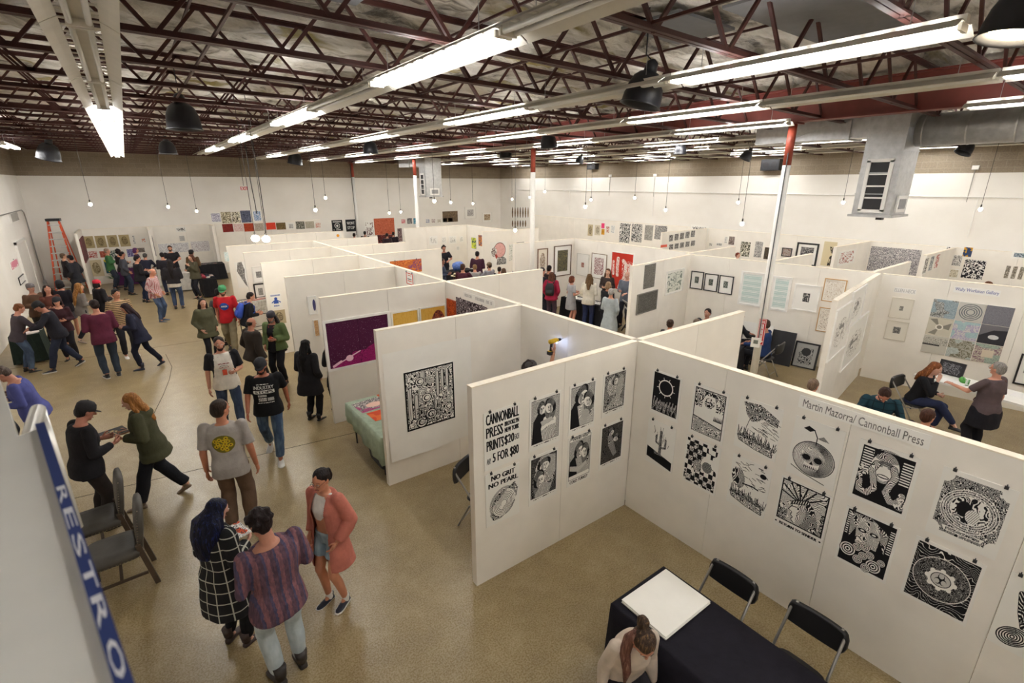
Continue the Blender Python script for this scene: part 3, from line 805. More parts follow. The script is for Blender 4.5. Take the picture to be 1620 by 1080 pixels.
def art_apple():
    A = Art(230, 300, PW); m = A.ell(.5, .62, .43, .29); A.fill(m, K); A.fill(A.ell(.5, .62, .415, .278), PW)
    for k in range(16): A.fill((A.ell(.5+.008*k, .62, .40-.024*k, .275-.008*k) ^ A.ell(.5+.008*k, .62, .392-.024*k, .27-.008*k)), K)
    s_ = A.ell(.47, .58, .25, .14); A.fill(s_, PW); A.fill(A.rect(.33, .62, .6, .8), PW)
    A.hatch(s_, .8, 60, .25, K, .3)
    for x in (.36, .60): A.fill(A.ell(x, .62, .085, .05), K); A.fill(A.ell(x, .62, .1, .06) ^ A.ell(x, .62, .105, .064), K)
    A.fill(A.poly([(.48, .66), (.44, .72), (.52, .72)]), K)
    for k in range(7): A.fill(A.line([(.35+.038*k, .755), (.35+.038*k, .80)], .012), K)
    A.fill(A.line([(.33, .777), (.6, .782)], .012), K); A.fill(A.line([(.5, .37), (.5, .25), (.42, .14)], .02), K)
    A.fill(A.poly([(.2, .16), (.3, .1), (.44, .14), (.34, .19)]), K); A.fill(A.poly([(.5, .26), (.62, .2), (.74, .27), (.6, .27)]), K); A.hatch(A.poly([(.5, .26), (.62, .2), (.74, .27), (.6, .27)]), .3, 60, .4, PW)
    A.fill(A.line([(.08, .84), (.35, .91), (.8, .97)], .014), K); return A
def art_cactus():
    A = Art(180, 260, PW)
    A.fill(A.poly([(.04, .62), (.95, .78), (.95, .97), (.04, .86)]), K)
    for P, w_ in (([(.5, .76), (.5, .2)], .1), ([(.5, .5), (.34, .46), (.34, .32)], .06), ([(.5, .56), (.68, .52), (.68, .34)], .06)): A.fill(A.line(P, w_), K)
    A.hatch(A.rect(.3, .15, .72, .74), 0, 60, .3, PW, .15); r = np.random.RandomState(3)
    for k in range(26): x = r.uniform(.22, .78); y = r.uniform(.15, .66); A.fill(A.line([(x, y), (x+r.uniform(-.04, .04), y-.07)], .009), K)
    return A
def art_checker():
    A = Art(220, 290, PW); m = A.rect(.04, .04, .95, .95)
    q = (np.floor(A.X*8)+np.floor(A.Y*10)) % 2 < 1; A.fill(m & q & (vnoise(290, 220, 7, 4) > .35), K)
    A.lino(A.ell(.3, .3, .25, .25), 5, 12, .4, K, 2); A.fill(A.ell(.62, .45, .12, .2, .3), PW); A.fill(A.ell(.68, .5, .14, .11), K); A.hatch(A.ell(.68, .5, .14, .11), .5, 40, .3, PW)
    A.fill(A.ell(.4, .55, .12, .12), PW); A.lino(A.ell(.4, .55, .13, .13), 6, 14, .5, K, 5); A.lino(A.rect(.05, .72, .95, .95), 6, 10, .3, K, 7); return A
def art_crown():
    A = Art(230, 300, PW); b_ = A.rect(.04, .03, .96, .83); A.hatch(b_, 1.0, 30, .3, K, .4, 3)
    for k in range(7): t = -2.75+k*.34; A.fill(b_ & A.line([(.46, .38), (.46+.5*math.cos(t), .38+.36*math.sin(t))], .03), K)
    hair = A.poly([(.5, .26), (.72, .36), (.84, .6), (.88, .83), (.5, .83), (.5, .5)]); A.fill(hair, K); A.hatch(hair, .5, 26, .4, PW, .6, 8)
    f = A.poly([(.3, .40), (.54, .32), (.6, .55), (.56, .72), (.5, .83), (.4, .8), (.33, .74), (.36, .69), (.31, .66), (.33, .6), (.25, .57), (.31, .48)])
    A.fill(f, PW); A.hatch(f & (A.X > .42), .35, 40, .35, K, .3, 8); A.fill(A.line([(.3, .40), (.31, .48), (.25, .57), (.33, .6), (.31, .66), (.36, .69), (.33, .74), (.4, .8)], .014), K)
    A.fill(A.line([(.32, .485), (.4, .475)], .02), K)
    A.fill(A.poly([(.25, .40), (.6, .25), (.66, .33), (.3, .45)]), K); A.hatch(A.poly([(.27, .40), (.6, .27), (.64, .32), (.3, .44)]), .2, 24, .4, PW)
    A.lino(A.rect(.04, .6, .24, .83), 6, 12, .5, K, 5); A.lino(A.rect(.88, .4, .96, .83), 6, 12, .5, K, 6)
    A.fill(b_ & ~A.rect(.065, .05, .935, .81), K)
    A.text('RETURN TO SENDER', .12, .88, .88, .93, K, .014); A.fill(A.ell(.05, .905, .02, .014), K); A.fill(A.ell(.95, .905, .02, .014), K); return A
def art_braids():
    A = Art(240, 300, PW); b_ = A.rect(.08, .07, .93, .93); A.fill(b_, K)
    for k in range(9): y = .1+.042*k; A.fill(A.rect(.1, y, .28, y+.02), PW); A.fill(A.rect(.76, y+.04, .92, y+.06), PW)
    f = A.ell(.5, .33, .23, .25); A.fill(f, PW); A.hatch(A.ell(.5, .14, .25, .1), .4, 40, .5, K, .3); A.fill(A.ell(.5, .28, .19, .05), K); A.hatch(A.ell(.5, .28, .19, .05), .2, 60, .4, PW)
    A.fill(A.poly([(.46, .3), (.54, .3), (.56, .42), (.44, .42)]), PW); A.fill(A.ell(.5, .47, .1, .03), K); A.fill(A.ell(.5, .468, .085, .016), PW); A.hatch(A.ell(.5, .4, .2, .18) & ~A.ell(.5, .4, .13, .14), .9, 50, .4, K)
    for s_ in (-1, 1):
        P = [(.5+s_*.14, .3), (.5+s_*.2, .42), (.5+s_*.14, .56), (.5+s_*.1, .7), (.5+s_*.2, .82), (.5+s_*.34, .8), (.5+s_*.36, .66)]
        m_ = A.line(P, .13); A.fill(m_, K); m_ = A.line(P, .11); A.fill(m_, PW); A.hatch(m_, .7*s_, 34, .4, K, .5, 3)
    A.lino(A.ell(.16, .5, .1, .13), 5, 10, .5, PW, 7); A.lino(A.ell(.86, .8, .1, .1), 5, 10, .5, PW, 8); return A
def art_rings():
    A = Art(230, 300, PW); b_ = A.rect(.05, .03, .95, .95); A.fill(b_, K)
    for k in range(11): y = .06+.038*k; A.fill(A.rect(.07, y, .12, y+.018), PW); A.fill(A.rect(.86, y+.05, .94, y+.066), PW)
    f = A.poly([(.3, .1), (.6, .08), (.72, .3), (.7, .55), (.3, .55), (.26, .3)]); A.fill(f, PW); A.hatch(f, .2, 36, .3, K, .5, 4)
    A.hatch(A.poly([(.1, .06), (.5, .04), (.3, .2), (.16, .5)]), .9, 30, .5, PW, .6, 4); A.hatch(A.poly([(.5, .04), (.85, .2), (.84, .55), (.7, .3)]), 2.1, 30, .5, PW, .6, 5)
    for x in (.38, .6): A.fill(A.ell(x, .3, .08, .03), K); A.fill(A.ell(x, .3, .04, .014), PW)
    for (x, y, r_) in ((.2, .72, .16), (.36, .62, .09), (.5, .56, .1), (.62, .66, .09), (.5, .72, .09), (.42, .82, .1), (.72, .82, .15), (.6, .9, .1), (.84, .7, .08)):
        A.fill(A.ell(x, y, r_, r_*.76), K)
        for q in (.92, .62, .32): A.fill(A.ell(x, y, r_*q, r_*q*.76) & ~A.ell(x, y, r_*(q-.16), r_*(q-.16)*.76), PW)
    return A
def art_cartouche():
    A = Art(260, 260, PW); b_ = A.rect(.06, .07, .94, .9)
    for (x, y) in ((.06, .07), (.94, .07), (.06, .9), (.94, .9)): b_ = b_ & ~A.ell(x, y, .13, .12)
    A.fill(b_, K); A.lino(b_, 7, 16, .42, PW, 11, 1.0)
    for k in range(5): A.fill(A.ell(.5, .5, .40-.035*k, .3-.03*k) ^ A.ell(.5, .5, .388-.035*k, .29-.03*k), PW)
    A.fill(A.ell(.5, .48, .27, .2), PW); A.lino(A.ell(.5, .48, .26, .19), 4, 9, .5, K, 14); A.fill(A.ell(.42, .48, .1, .11), K); A.fill(A.ell(.56, .55, .1, .1), PW); A.hatch(A.ell(.56, .55, .1, .1), .5, 40, .2, K)
    A.fill(A.poly([(.2, .8), (.8, .8), (.76, .86), (.24, .86)]), PW); A.lino(A.rect(.26, .81, .74, .85), 10, 12, .5, K, 15); return A
def art_oval():
    A = Art(260, 260, PW); b_ = A.rect(.05, .05, .95, .95); A.fill(b_, K)
    A.hatch(b_, PI/2, 22, .14, PW, .35, 6); e = A.ell(.5, .5, .42, .33); A.fill(e, K); A.lino(e, 9, 12, .42, '9c9a96', 21); A.fill(e & ~A.ell(.5, .5, .408, .318), PW)
    A.fill(A.ell(.5, .5, .2, .14), PW)
    for k in range(8): t = k*PI/4; A.fill(A.ell(.5+.2*math.cos(t), .5+.14*math.sin(t), .04, .035), PW)
    A.fill(A.ell(.5, .5, .15, .11), 'c9c7c2'); A.fill(A.ell(.5, .5, .15, .11) & ~A.ell(.5, .5, .14, .1), K)
    for k in range(3): t = PI/2+k*2*PI/3; A.fill(A.ell(.5+.045*math.cos(t), .5-.045*math.sin(t), .05, .05) & ~A.ell(.5+.058*math.cos(t), .5-.058*math.sin(t), .038, .038), K)
    A.fill(A.ell(.5, .5, .018, .018), K); return A
def art_leafshell():
    A = Art(230, 300, PW)
    for k in range(7): t = -2.2+k*.32; P = [(.5, .62), (.5+.2*math.cos(t), .62+.2*math.sin(t)), (.5+.42*math.cos(t+.1), .62+.46*math.sin(t+.1))]; A.fill(A.line(P, .1), K); A.hatch(A.line(P, .08), t+1.2, 18, .35, PW, .2, k)
    for k in range(6): A.fill(A.ell(.4, .8, .3-.05*k, .13-.02*k, -.2) ^ A.ell(.4, .8, .275-.05*k, .115-.02*k, -.2), K)
    return A
def art_still():
    A = Art(230, 300, '0f0f10'); b_ = A.rect(.01, .01, .99, .99); A.fill(A.rect(.03, .025, .97, .975), PW)
    A.lino(A.rect(.03, .025, .97, .975), 5, 13, .42, K, 77)
    for (a, b2, c_, d) in ((.04, .3, .14, .8), (.16, .42, .26, .82), (.3, .05, .42, .24), (.62, .1, .70, .5), (.72, .1, .8, .5), (.82, .1, .9, .5), (.56, .5, .64, .72)): m_ = A.rect(a, b2, c_, d); A.fill(m_, K); A.fill(A.rect(a+.012, b2, c_-.012, d), PW); A.hatch(m_, 0, 50, .25, K)
    for (x, y, r_) in ((.42, .5, .1), (.8, .42, .07), (.5, .8, .12), (.62, .56, .05), (.3, .9, .12), (.3, .2, .09), (.86, .75, .08)):
        A.fill(A.ell(x, y, r_, r_*.77), K); A.fill(A.ell(x, y, r_*.85, r_*.65), PW); A.fill(A.ell(x, y, r_*.6, r_*.46), K); A.fill(A.ell(x+.01, y, r_*.45, r_*.33), PW)
    A.lino(A.rect(.2, .65, .75, .95), 7, 12, .35, K, 5); A.fill(A.rect(.01, .01, .99, .99) & ~A.rect(.025, .02, .975, .98), K); return A
def art_space():
    A = Art(300, 220, '4e1a3c'); r = np.random.RandomState(5)
    A.fill(vnoise(220, 300, 90, 3) > .93, 'b795a8', .7); A.fill(vnoise(220, 300, 120, 8) > .95, 'e8d8e0', .8)
    n = fbm(220, 300, 5, 9); m = A.Y > .95-.55*A.X+.25*(n-.5); A.fill(m, 'a1246c'); A.lino(m, 6, 14, .3, '6d1549', 4)
    A.fill(A.ell(.32, .84, .06, .07), 'f0c8d8'); A.fill(A.line([(.08, .95), (.28, .84), (.5, .72)], .018), 'f0c8d8'); A.fill(A.line([(.06, .96), (.18, .88)], .04), 'f0c8d8')
    A.fill(A.rect(.5, 0, .505, 1), '2c1024'); return A
def art_lino(seed, fg=K, bg=PW, w=96, h=128, margin=.0, cells=4, freq=9, duty=.5, fg2=None, blob=None):
    A = Art(w, h, PW); b_ = A.rect(margin, margin*w/h, 1-margin, 1-margin*w/h); A.fill(b_, bg); 
    if blob is not None:
        A.fill(A.ell(.5, .45, .34, .34) & b_, blob)
    A.lino(b_, cells, freq, duty, fg, seed)
    if fg2: A.lino(b_ & (vnoise(h, w, 3, seed+2) > .5), cells, freq*.7, .4, fg2, seed+9)
    return A
def art_center(seed, c1, bg='f3f1ec', inner=(.32, .33, .68, .62), w=96, h=128):
    A = Art(w, h, bg); m_ = A.rect(*inner); A.fill(m_, c1); A.lino(m_, 7, 6, .3, 'c9c6bd', seed); return A
def art_text(lines, bg, fg, w=160, h=160):
    A = Art(w, h, bg)
    for t, a, b_, c_, d in lines: A.text(t, a, b_, c_, d, fg, .012)
    return A
def art_head():
    A = Art(150, 170, PW); A.fill(A.ell(.55, .36, .34, .3), 'e3b1ab'); A.lino(A.ell(.55, .36, .34, .3), 5, 6, .14, 'c98f8a', 3); A.fill(A.ell(.2, .42, .16, .2), '6a5a55'); A.lino(A.ell(.2, .42, .18, .22), 6, 8, .5, PW, 5)
    A.fill(A.ell(.55, .36, .36, .32) & ~A.ell(.55, .36, .335, .295), '5a3630'); A.fill(A.poly([(.3, .45), (.42, .6), (.36, .72), (.28, .62)]), 'b1453b')
    m_ = A.poly([(.4, .7), (.75, .62), (.95, .75), (.95, .96), (.35, .96)]); A.fill(m_, '2c2a2c'); A.lino(m_, 8, 8, .4, PW, 7); return A
def art_redfig():
    A = Art(120, 200, 'c93a2b')
    for (P, w_) in (([(.3, .15), (.28, .4), (.3, .62)], .14), ([(.55, .2), (.68, .3), (.66, .55), (.6, .75)], .16), ([(.85, .3), (.9, .6)], .16), ([(.08, .25), (.1, .6)], .1), ([(.5, .8), (.4, .95)], .14)): A.fill(A.line(P, w_), 'efe6dc')
    A.lino(A.rect(0, 0, 1, 1), 6, 8, .2, 'c93a2b', 4); A.lino(A.rect(.5, .2, 1, .95), 7, 7, .2, 'efe6dc', 9); return A
def art_flower(seed=0, bg='efeade', c1='5a5348'):
    A = Art(110, 150, bg); A.lino(A.ell(.5, .5, .3, .36), 5, 8, .5, c1, 40+seed); return A
def art_disc(bg=PW, c1='d9962e'):
    A = Art(90, 70, bg); A.fill(A.ell(.5, .5, .2, .26), c1); return A
def art_stripes_blue():
    A = Art(90, 130, 'eef1ee'); n = fbm(130, 90, 3, 5)
    for k in range(16): A.fill((np.abs(A.Y-.06*k-.03-.01*(n-.5)) < .012+.01*((k*7) % 3)) & A.rect(.06, .03, .94, .97), 'b9d0cb', .75)
    return A
def art_oldmap(seed):
    A = Art(90, 120, 'eeebe4'); A.lino(A.ell(.5, .55, .36, .3, .2), 6, 8, .25, 'b3ada3', seed); A.fill(A.ell(.45, .5, .2, .16) & (vnoise(120, 90, 14, seed) > .6), '8e8a84'); return A
SPECK = None

# ------------------------------------------------------------ hanging a picture on a display wall
def wall_frame(key):
    """facing side towards the camera: origin, direction to the viewer's right, outward normal"""
    if key == 'WB': p, d, t = Vector((XL, YB, 0)), Vector((1, 0, 0)), 0.0; n = Vector((0, -1, 0))
    elif key == 'WR': p, d, t = Vector((XR, YB, 0)), Vector((0, -1, 0)), 0.0; n = Vector((-1, 0, 0))
    elif key == 'WLEFT': p, d, t = Vector((XL, YF, 0)), Vector((0, 1, 0)), 0.0; n = Vector((1, 0, 0))
    else:
        p0, p1 = WALLS[key]; d = (p1-p0).normalized(); n = Vector((d.y, -d.x, 0)); t = TH/2
        if n.dot(CP-p0) < 0: n = -n
        d = Vector((-n.y, n.x, 0)); p = p0
    return p+n*t, d, n
M_MAT = mat('picture_mat', 'f3f1ec', .8, vary=.02)
PINM = mat('binder_clip', '26262a', .35)
PAPER = mat('print_paper', 'f1efe9', .75, vary=.02)
def picture(key, box, art, label, cat='print', group=None, frame=None, fw=.025, matw=0.0, depth=.006, pins=2, rough=.7, tilt=0.0, name=None, quad=None, pinc=None):
    p, d, n = wall_frame(key)
    up = Vector((0, 0, 1))
    if quad:
        q = [on_plane(x, y, p, n) for x, y in quad]   # TL TR BR BL
        u = [(v-p).dot(d) for v in q]; z = [v.z for v in q]
        ul, ur = (u[0]+u[3])/2, (u[1]+u[2])/2; zt, zb = (z[0]+z[1])/2, (z[2]+z[3])/2
    else:
        xl, xr, yt, yb = box; xc, yc = (xl+xr)/2, (yt+yb)/2
        ul = (on_plane(xl, yc, p, n)-p).dot(d); ur = (on_plane(xr, yc, p, n)-p).dot(d)
        zt = on_plane(xc, yt, p, n).z; zb = on_plane(xc, yb, p, n).z
    w, h = abs(ur-ul), abs(zt-zb); c_ = p+d*(ul+ur)/2+up*((zt+zb)/2)
    rot = math.atan2(d.y, d.x)
    m_ = print_mat(art, name or ('framed_print' if frame else 'art_print'), rough)
    loc = c_+n*.0008
    nm = name or ('framed_print' if frame else 'art_print')
    if frame:
        o = empty(nm, loc, (0, tilt, rot), label, cat, group)
        fm = mat('frame_'+frame, frame, .4, vary=.08)
        dp = .028
        f = MB()
        for (a, b_, c2, d2) in ((-w/2, w/2, h/2-fw, h/2), (-w/2, w/2, -h/2, -h/2+fw), (-w/2, -w/2+fw, -h/2+fw, h/2-fw), (w/2-fw, w/2, -h/2+fw, h/2-fw)): f.box(a, b_, -dp, 0, c2, d2)
        f.build('frame', fm, o)
        iw, ih = w/2-fw, h/2-fw
        if matw: MB().box(-iw, iw, -.008, 0, -ih, ih).build('mat_board', M_MAT, o)
        MB().box(-iw+matw, iw-matw, -.0115, -.008 if matw else 0, -ih+matw, ih-matw, 0, 1).build('print', [PAPER, m_], o)
    else:
        o = MB().box(-w/2, w/2, -depth, 0, -h/2, h/2, 0, 1).build(nm, [PAPER, m_], None, loc, (0, tilt, rot), label=label, category=cat, group=group)
        if pins:
            for k in range(pins):
                x = (-1+2*k/(pins-1))*w*.34 if pins > 1 else 0
                MB().box(x-.012, x+.012, -.018, 0, h/2-.012, h/2+.012).tube([(x, -.012, h/2+.01), (x, -.012, h/2+.03)], .004, 5).build('clip', PINM, o)
    return o
# ------------------------------------------------------------ the prints
OW = ['first', 'second', 'third', 'fourth', 'fifth', 'sixth', 'seventh', 'eighth']
GP = 'small prints on the nearest booth end wall'; GR = 'large prints on the nearest long wall'
pic = picture
pic('P1a', None, art_prices(), 'lettered price sheet with tall black type, top left of the nearest end wall', 'poster', GP, quad=[(765, 652), (822, 638), (822, 728), (766, 741)])
pic('P1a', None, art_couple(0), 'black print of couple embracing, right of the lettered price sheet', 'print', GP, quad=[(838, 631), (887, 618), (885, 700), (836, 712)])
pic('P1a', None, art_couple(1), 'black print of man kissing woman, third in the top row', 'print', GP, quad=[(902, 610), (942, 599), (940, 676), (898, 687)])
pic('P1a', None, art_couple(4), 'grey carved style print, last in the top row beside the corner', 'print', GP, quad=[(954, 592), (990, 582), (988, 648), (952, 660)])
pic('P1a', None, art_oyster(), 'oyster shell poster reading NO GRIT NO PEARL under the price sheet', 'poster', GP, quad=[(767, 746), (822, 736), (820, 815), (769, 830)])
pic('P1a', None, art_couple(2), 'dark print of entwined figures right of the oyster poster', 'print', GP, quad=[(838, 722), (883, 709), (880, 783), (835, 798)])
pic('P1a', None, art_couple(3, [('OH DARLING I CAN NOT', .08, .015, .92, .045), ('DOUBT YOU', .2, .055, .8, .09), ('COLD TURKEY', .12, .9, .88, .96)]), 'print of a kissing couple captioned COLD TURKEY', 'poster', GP, quad=[(899, 690), (936, 682), (933, 757), (896, 768)])
pic('P1a', None, art_couple(5), 'dark grey figure print, lowest beside the wall corner', 'print', GP, quad=[(952, 673), (986, 662), (983, 730), (945, 742)])
pic('S0', None, art_eclipse(), 'black eclipse print with raised hands beside the corner', 'print', GR, quad=[(1034, 585), (1080, 597), (1072, 669), (1028, 650)])
pic('S0', None, art_star(), 'tarot like print with XVIII heading, right of the eclipse print', 'print', GR, quad=[(1099, 606), (1156, 622), (1143, 702), (1089, 685)])
pic('S0', None, art_reeds(0), 'windblown tree and grass print in the top row', 'print', GR, quad=[(1172, 627), (1240, 646), (1228, 728), (1161, 707)])
pic('S0', None, art_apple(), 'print of an apple with a skull inside, under the name strip', 'print', GR, quad=[(1260, 657), (1339, 682), (1320, 773), (1243, 748)])
pic('S0', None, art_cactus(), 'small cactus print below the eclipse print', 'print', GR, quad=[(1028, 662), (1070, 677), (1064, 749), (1020, 727)])
pic('S0', None, art_checker(), 'checkerboard patterned print in the lower row', 'print', GR, quad=[(1089, 689), (1142, 708), (1131, 785), (1077, 757)])
pic('S0', None, art_reeds(1), 'print of a winged shape over spiky grass in the lower row', 'print', GR, quad=[(1159, 719), (1221, 739), (1211, 820), (1150, 794)])
pic('S0', None, art_crown(), 'print of a crowned head with rays captioned RETURN TO SENDER', 'print', GR, quad=[(1235, 753), (1317, 782), (1301, 867), (1225, 828)])
pic('S0', None, art_braids(), 'print of a blindfolded face with two long curling braids', 'print', GR, quad=[(1363, 694), (1461, 726), (1431, 820), (1339, 784)])
pic('S0', None, art_rings(), 'print of a staring face above a cluster of rings', 'print', GR, quad=[(1341, 803), (1424, 831), (1403, 925), (1319, 880)])
pic('S0', None, art_cartouche(), 'black ornate square print with scooped corners, upper far right', 'print', GR, quad=[(1493, 736), (1614, 778), (1574, 886), (1464, 839)])
pic('S0', None, art_oval(), 'dark square print with a ringed oval and warning symbol', 'print', GR, quad=[(1450, 850), (1561, 890), (1529, 993), (1424, 935)])
pic('S0', None, art_leafshell(), 'leaf and shell print cut by the frame edge, lower right', 'print', GR, quad=[(1599, 905), (1690, 938), (1650, 1055), (1561, 1012)])
A = Art(520, 60, 'f5f3ee'); A.text('Martin Mazorra/ Cannonball Press', .04, .2, .96, .85, '6a6865')
pic('S0', None, A, 'long white name strip above the skull apple print', 'sign', name='name_sign', pins=0, quad=[(1267, 625), (1476, 689), (1469, 711), (1262, 643)])
# second booth wall: large print on curling paper
A = art_still()
big = pic('P2', (640, 718, 580, 672), A, 'large dense black still life print on curling white paper', 'print', name='art_print', pins=0, depth=.012)
mb = MB(); pw, n, = 24, None
p, d, n = wall_frame('P2'); q = [on_plane(x, y, p, n) for x, y in ((604, 562), (744, 530), (745, 690), (632, 726))]
ul, ur = (q[0]-p).dot(d), (q[1]-p).dot(d); zt = (q[0].z+q[1].z)/2; zb = q[3].z
vs = []; fs = []
for j in range(13):
    for i in range(17):
        u, v = i/16, j/12; lift = .008+.045*max(0, v-.72)**1.5*6*(.5+.5*math.sin(u*5+.6))
        w_ = p+d*(ul+(ur-ul)*u)+n*lift; vs.append((w_.x, w_.y, zt+(zb-zt)*v+.012*math.sin(u*9)*v))
for j in range(12):
    for i in range(16): a = j*17+i; fs.append((a, a+17, a+18, a+1))
nf = len(vs); back = [tuple(Vector(v)-n*.0015) for v in vs]; vs2 = vs+back
fs2 = fs+[tuple(nf+i for i in reversed(f)) for f in fs]
sheet_ = MB().add(vs2, fs2).build('paper_sheet', PAPER, smooth=True, label='large curling sheet of white paper carrying the dense still life print', category='paper')
big.parent = sheet_; big.location = big.location+n*.004; del big['label']; del big['category']
# third booth wall
pic('P3a', None, art_space(), 'large purple night sky print with pink mountains in white frame', 'print', frame='f2f0ec', fw=.045, quad=[(507, 507), (616, 493), (620, 566), (521, 588)])
pic('P3a', None, art_lino(3, 'e3b24e', 'e9bb59', 160, 150, .0, 5, 4, .25), 'plain yellow framed print right of the purple one', 'print', 'yellow framed prints', frame='efece4', fw=.03, quad=[(617, 494), (661, 487), (666, 560), (624, 566)])
A = art_lino(5, 'e3b24e', 'e9bb59', 160, 150, .0, 5, 4, .25); A.fill(A.ell(.72, .5, .32, .42), 'b0603c'); A.lino(A.ell(.72, .5, .32, .42), 6, 9, .5, '5a2a2a', 8)
pic('P3a', None, A, 'yellow framed print with a brown figured mass', 'print', 'yellow framed prints', frame='efece4', fw=.03, quad=[(662, 487), (704, 480), (708, 552), (667, 559)])
pic('S2', (709, 722, 474, 515), art_lino(31, '8f2f1c', 'd7652c', 80, 110, 0, 4, 6, .4), 'narrow orange print on the third booth back wall', frame='c4542a', fw=.012)
pic('S2', (723, 772, 478, 540), art_lino(32, 'c9bfc0', '33262c', 120, 110, 0, 4, 14, .35), 'dark print with pale curved streaks beside the orange print')
A = Art(300, 50, 'efece5'); A.marks(.06, .3, .3, .75, 'b5b1ac', 5); A.marks(.42, .3, .94, .75, 'b5b1ac', 11, 4)
pic('S2', (733, 782, 468, 478), A, 'pale lettered strip above the dark streaked print', 'sign', name='name_sign', pins=0)
A = Art(80, 120, PW); A.fill(A.rect(.1, .06, .9, .94) & ~A.rect(.18, .12, .82, .88), 'cf4a3a'); A.fill(A.rect(.3, .22, .7, .26), 'cf4a3a'); A.fill(A.rect(.25, .5, .75, .56), K); A.fill(A.rect(.25, .64, .75, .7), 'cf4a3a')
pic('S3', (642, 655, 431, 451), A, 'small red bordered lettered sheet beside the spine wall', 'sign')
# aisle end faces of further booths
A = Art(90, 110, PW); A.marks(.1, .08, .9, .17, '3a57a8', 9); A.fill(A.ell(.5, .36, .13, .1), '3a57a8'); A.fill(A.poly([(.35, .45), (.65, .45), (.72, .7), (.28, .7)]), '3a57a8'); A.fill(A.line([(.15, .62), (.35, .5)], .08), '3a57a8'); A.fill(A.line([(.85, .62), (.65, .5)], .08), '3a57a8'); A.marks(.28, .8, .72, .9, '3a57a8', 5, 3)
pic('P4', (427, 445, 463, 486), Art(4, 4, PW), 'plain pale sheet mounted beside the blue figure poster', 'paper', pins=0) if False else None
pic('P5a', (427, 446, 464, 487), A, 'blue figure poster on the pale aisle end wall', 'poster', pins=0)
pic('P5a', (432, 452, 490, 512), art_flower(3, 'b9a98a', '4e4232'), 'brown mottled print below the blue figure poster', pins=0)
pic('P6a', (399, 416, 421, 447), art_center(4, '5c5a5c', inner=(.3, .3, .95, .72)), 'pale framed print with grey centre on the aisle wall', frame='e8e5df', fw=.03)
pic('P6a', (402, 421, 448, 474), art_center(5, '8c8a86', inner=(.3, .25, .8, .75)), 'black framed print below the pale framed one', frame='1d1c1e', fw=.035)
A = Art(80, 190, PW); m_ = A.poly([(.3, .02), (.7, 0), (.9, .3), (.8, .6), (.95, 1), (.75, .9), (.4, .6), (.1, .35)]); A.fill(m_, '3a3836'); A.lino(m_, 6, 10, .45, 'c9c6c0', 4)
pic('P6a', (374, 390, 414, 455), A, 'tall dark irregular print near the far aisle end', pins=0)
pic('P7a', (355, 362, 398, 414), art_lino(8, 'a8cfd2', PW, 50, 70, .05, 4, 5, .4), 'small pale blue print near the aisle end', pins=0)
A = Art(60, 110, PW); A.fill(A.ell(.75, .5, .22, .35), '4d4a78')
pic('P4', (487, 501, 468, 497), A, 'white framed print with a purple shape near the aisle end', frame='eceae6', fw=.02)
pic('P4', (496, 505, 505, 532), art_lino(61, 'c08a58', 'd9b98c', 50, 80, 0, 4, 5, .4), 'tan print near the dark coated woman', frame='e9e6e0', fw=.015)
pic('P5b', (617, 667, 411, 432), art_lino(9, 'b8512c', 'e08a45', 160, 90, .0, 4, 9, .45, fg2='8a4f7d'), 'wide orange swirling print with violet patches', pins=2)
pic('P8a', (529, 540, 368, 377), art_disc(), 'small print with an orange disc', pins=0)
# back wall posters in rows
GB = 'coloured posters in rows on the back wall'
BW = [((333, 350, 336, 352), art_lino(70, '5b5a80', 'eceaf2', 70, 70, .08, 6, 6, .35), 'sheet of small violet figures'),
 ((350, 366, 335, 353), art_lino(71, '55492f', 'e8e1c6', 70, 80, 0, 4, 5, .45), 'brown and cream portrait poster'),
 ((367, 380, 335, 353), art_lino(72, '4e4636', 'efe9d4', 70, 80, 0, 3, 5, .4), 'brown portrait poster'),
 ((381, 397, 333, 352), art_lino(73, '8a90a8', '3b3f52', 70, 80, 0, 5, 8, .4), 'dark slate poster'),
 ((399, 415, 332, 351), art_lino(74, '5f86b8', 'e6e8f0', 60, 80, .15, 4, 5, .5), 'pale poster with blue figures'),
 ((352, 369, 354, 367), art_lino(75, '6d2320', '8a2f2b', 60, 50, 0, 4, 4, .3), 'dark red poster'),
 ((370, 385, 354, 366), art_lino(76, 'c88a84', 'efe4e0', 60, 50, 0, 6, 6, .4), 'pale pink lettered poster'),
 ((386, 402, 353, 366), art_lino(77, '9a3a22', 'b84b2e', 60, 50, 0, 4, 4, .3), 'rust poster'),
 ((403, 417, 353, 365), art_lino(78, '8a7a6c', 'cabfb2', 60, 50, 0, 6, 6, .4), 'grey brown poster'),
 ((421, 436, 352, 363), art_lino(79, 'cf3c28', 'e04a34', 60, 50, 0, 4, 4, .3), 'bright red poster'),
 ((437, 452, 352, 363), art_lino(80, '8d7a4e', '5d4a2c', 60, 50, 0, 5, 6, .4), 'olive brown lettered poster'),
 ((455, 466, 352, 363), art_lino(81, '55565c', PW, 50, 50, .2, 6, 6, .4), 'white poster with small figures'),
 ((468, 482, 350, 362), art_lino(82, 'd8d4c8', '35382c', 60, 50, 0, 5, 5, .3), 'dark green lettered poster'),
 ((483, 497, 350, 361), art_lino(83, '97907e', 'c6bfae', 60, 50, 0, 6, 7, .4), 'stone grey poster'),
 ((498, 508, 351, 361), art_lino(84, 'c86a55', 'ece2d8', 50, 50, .1, 4, 4, .3), 'pale poster with red mark')]
for bx, a, l in BW: pic('BL' if bx[2] >= 350 else 'WB', bx, a, l+' on the back wall', 'poster', GB, pins=0)
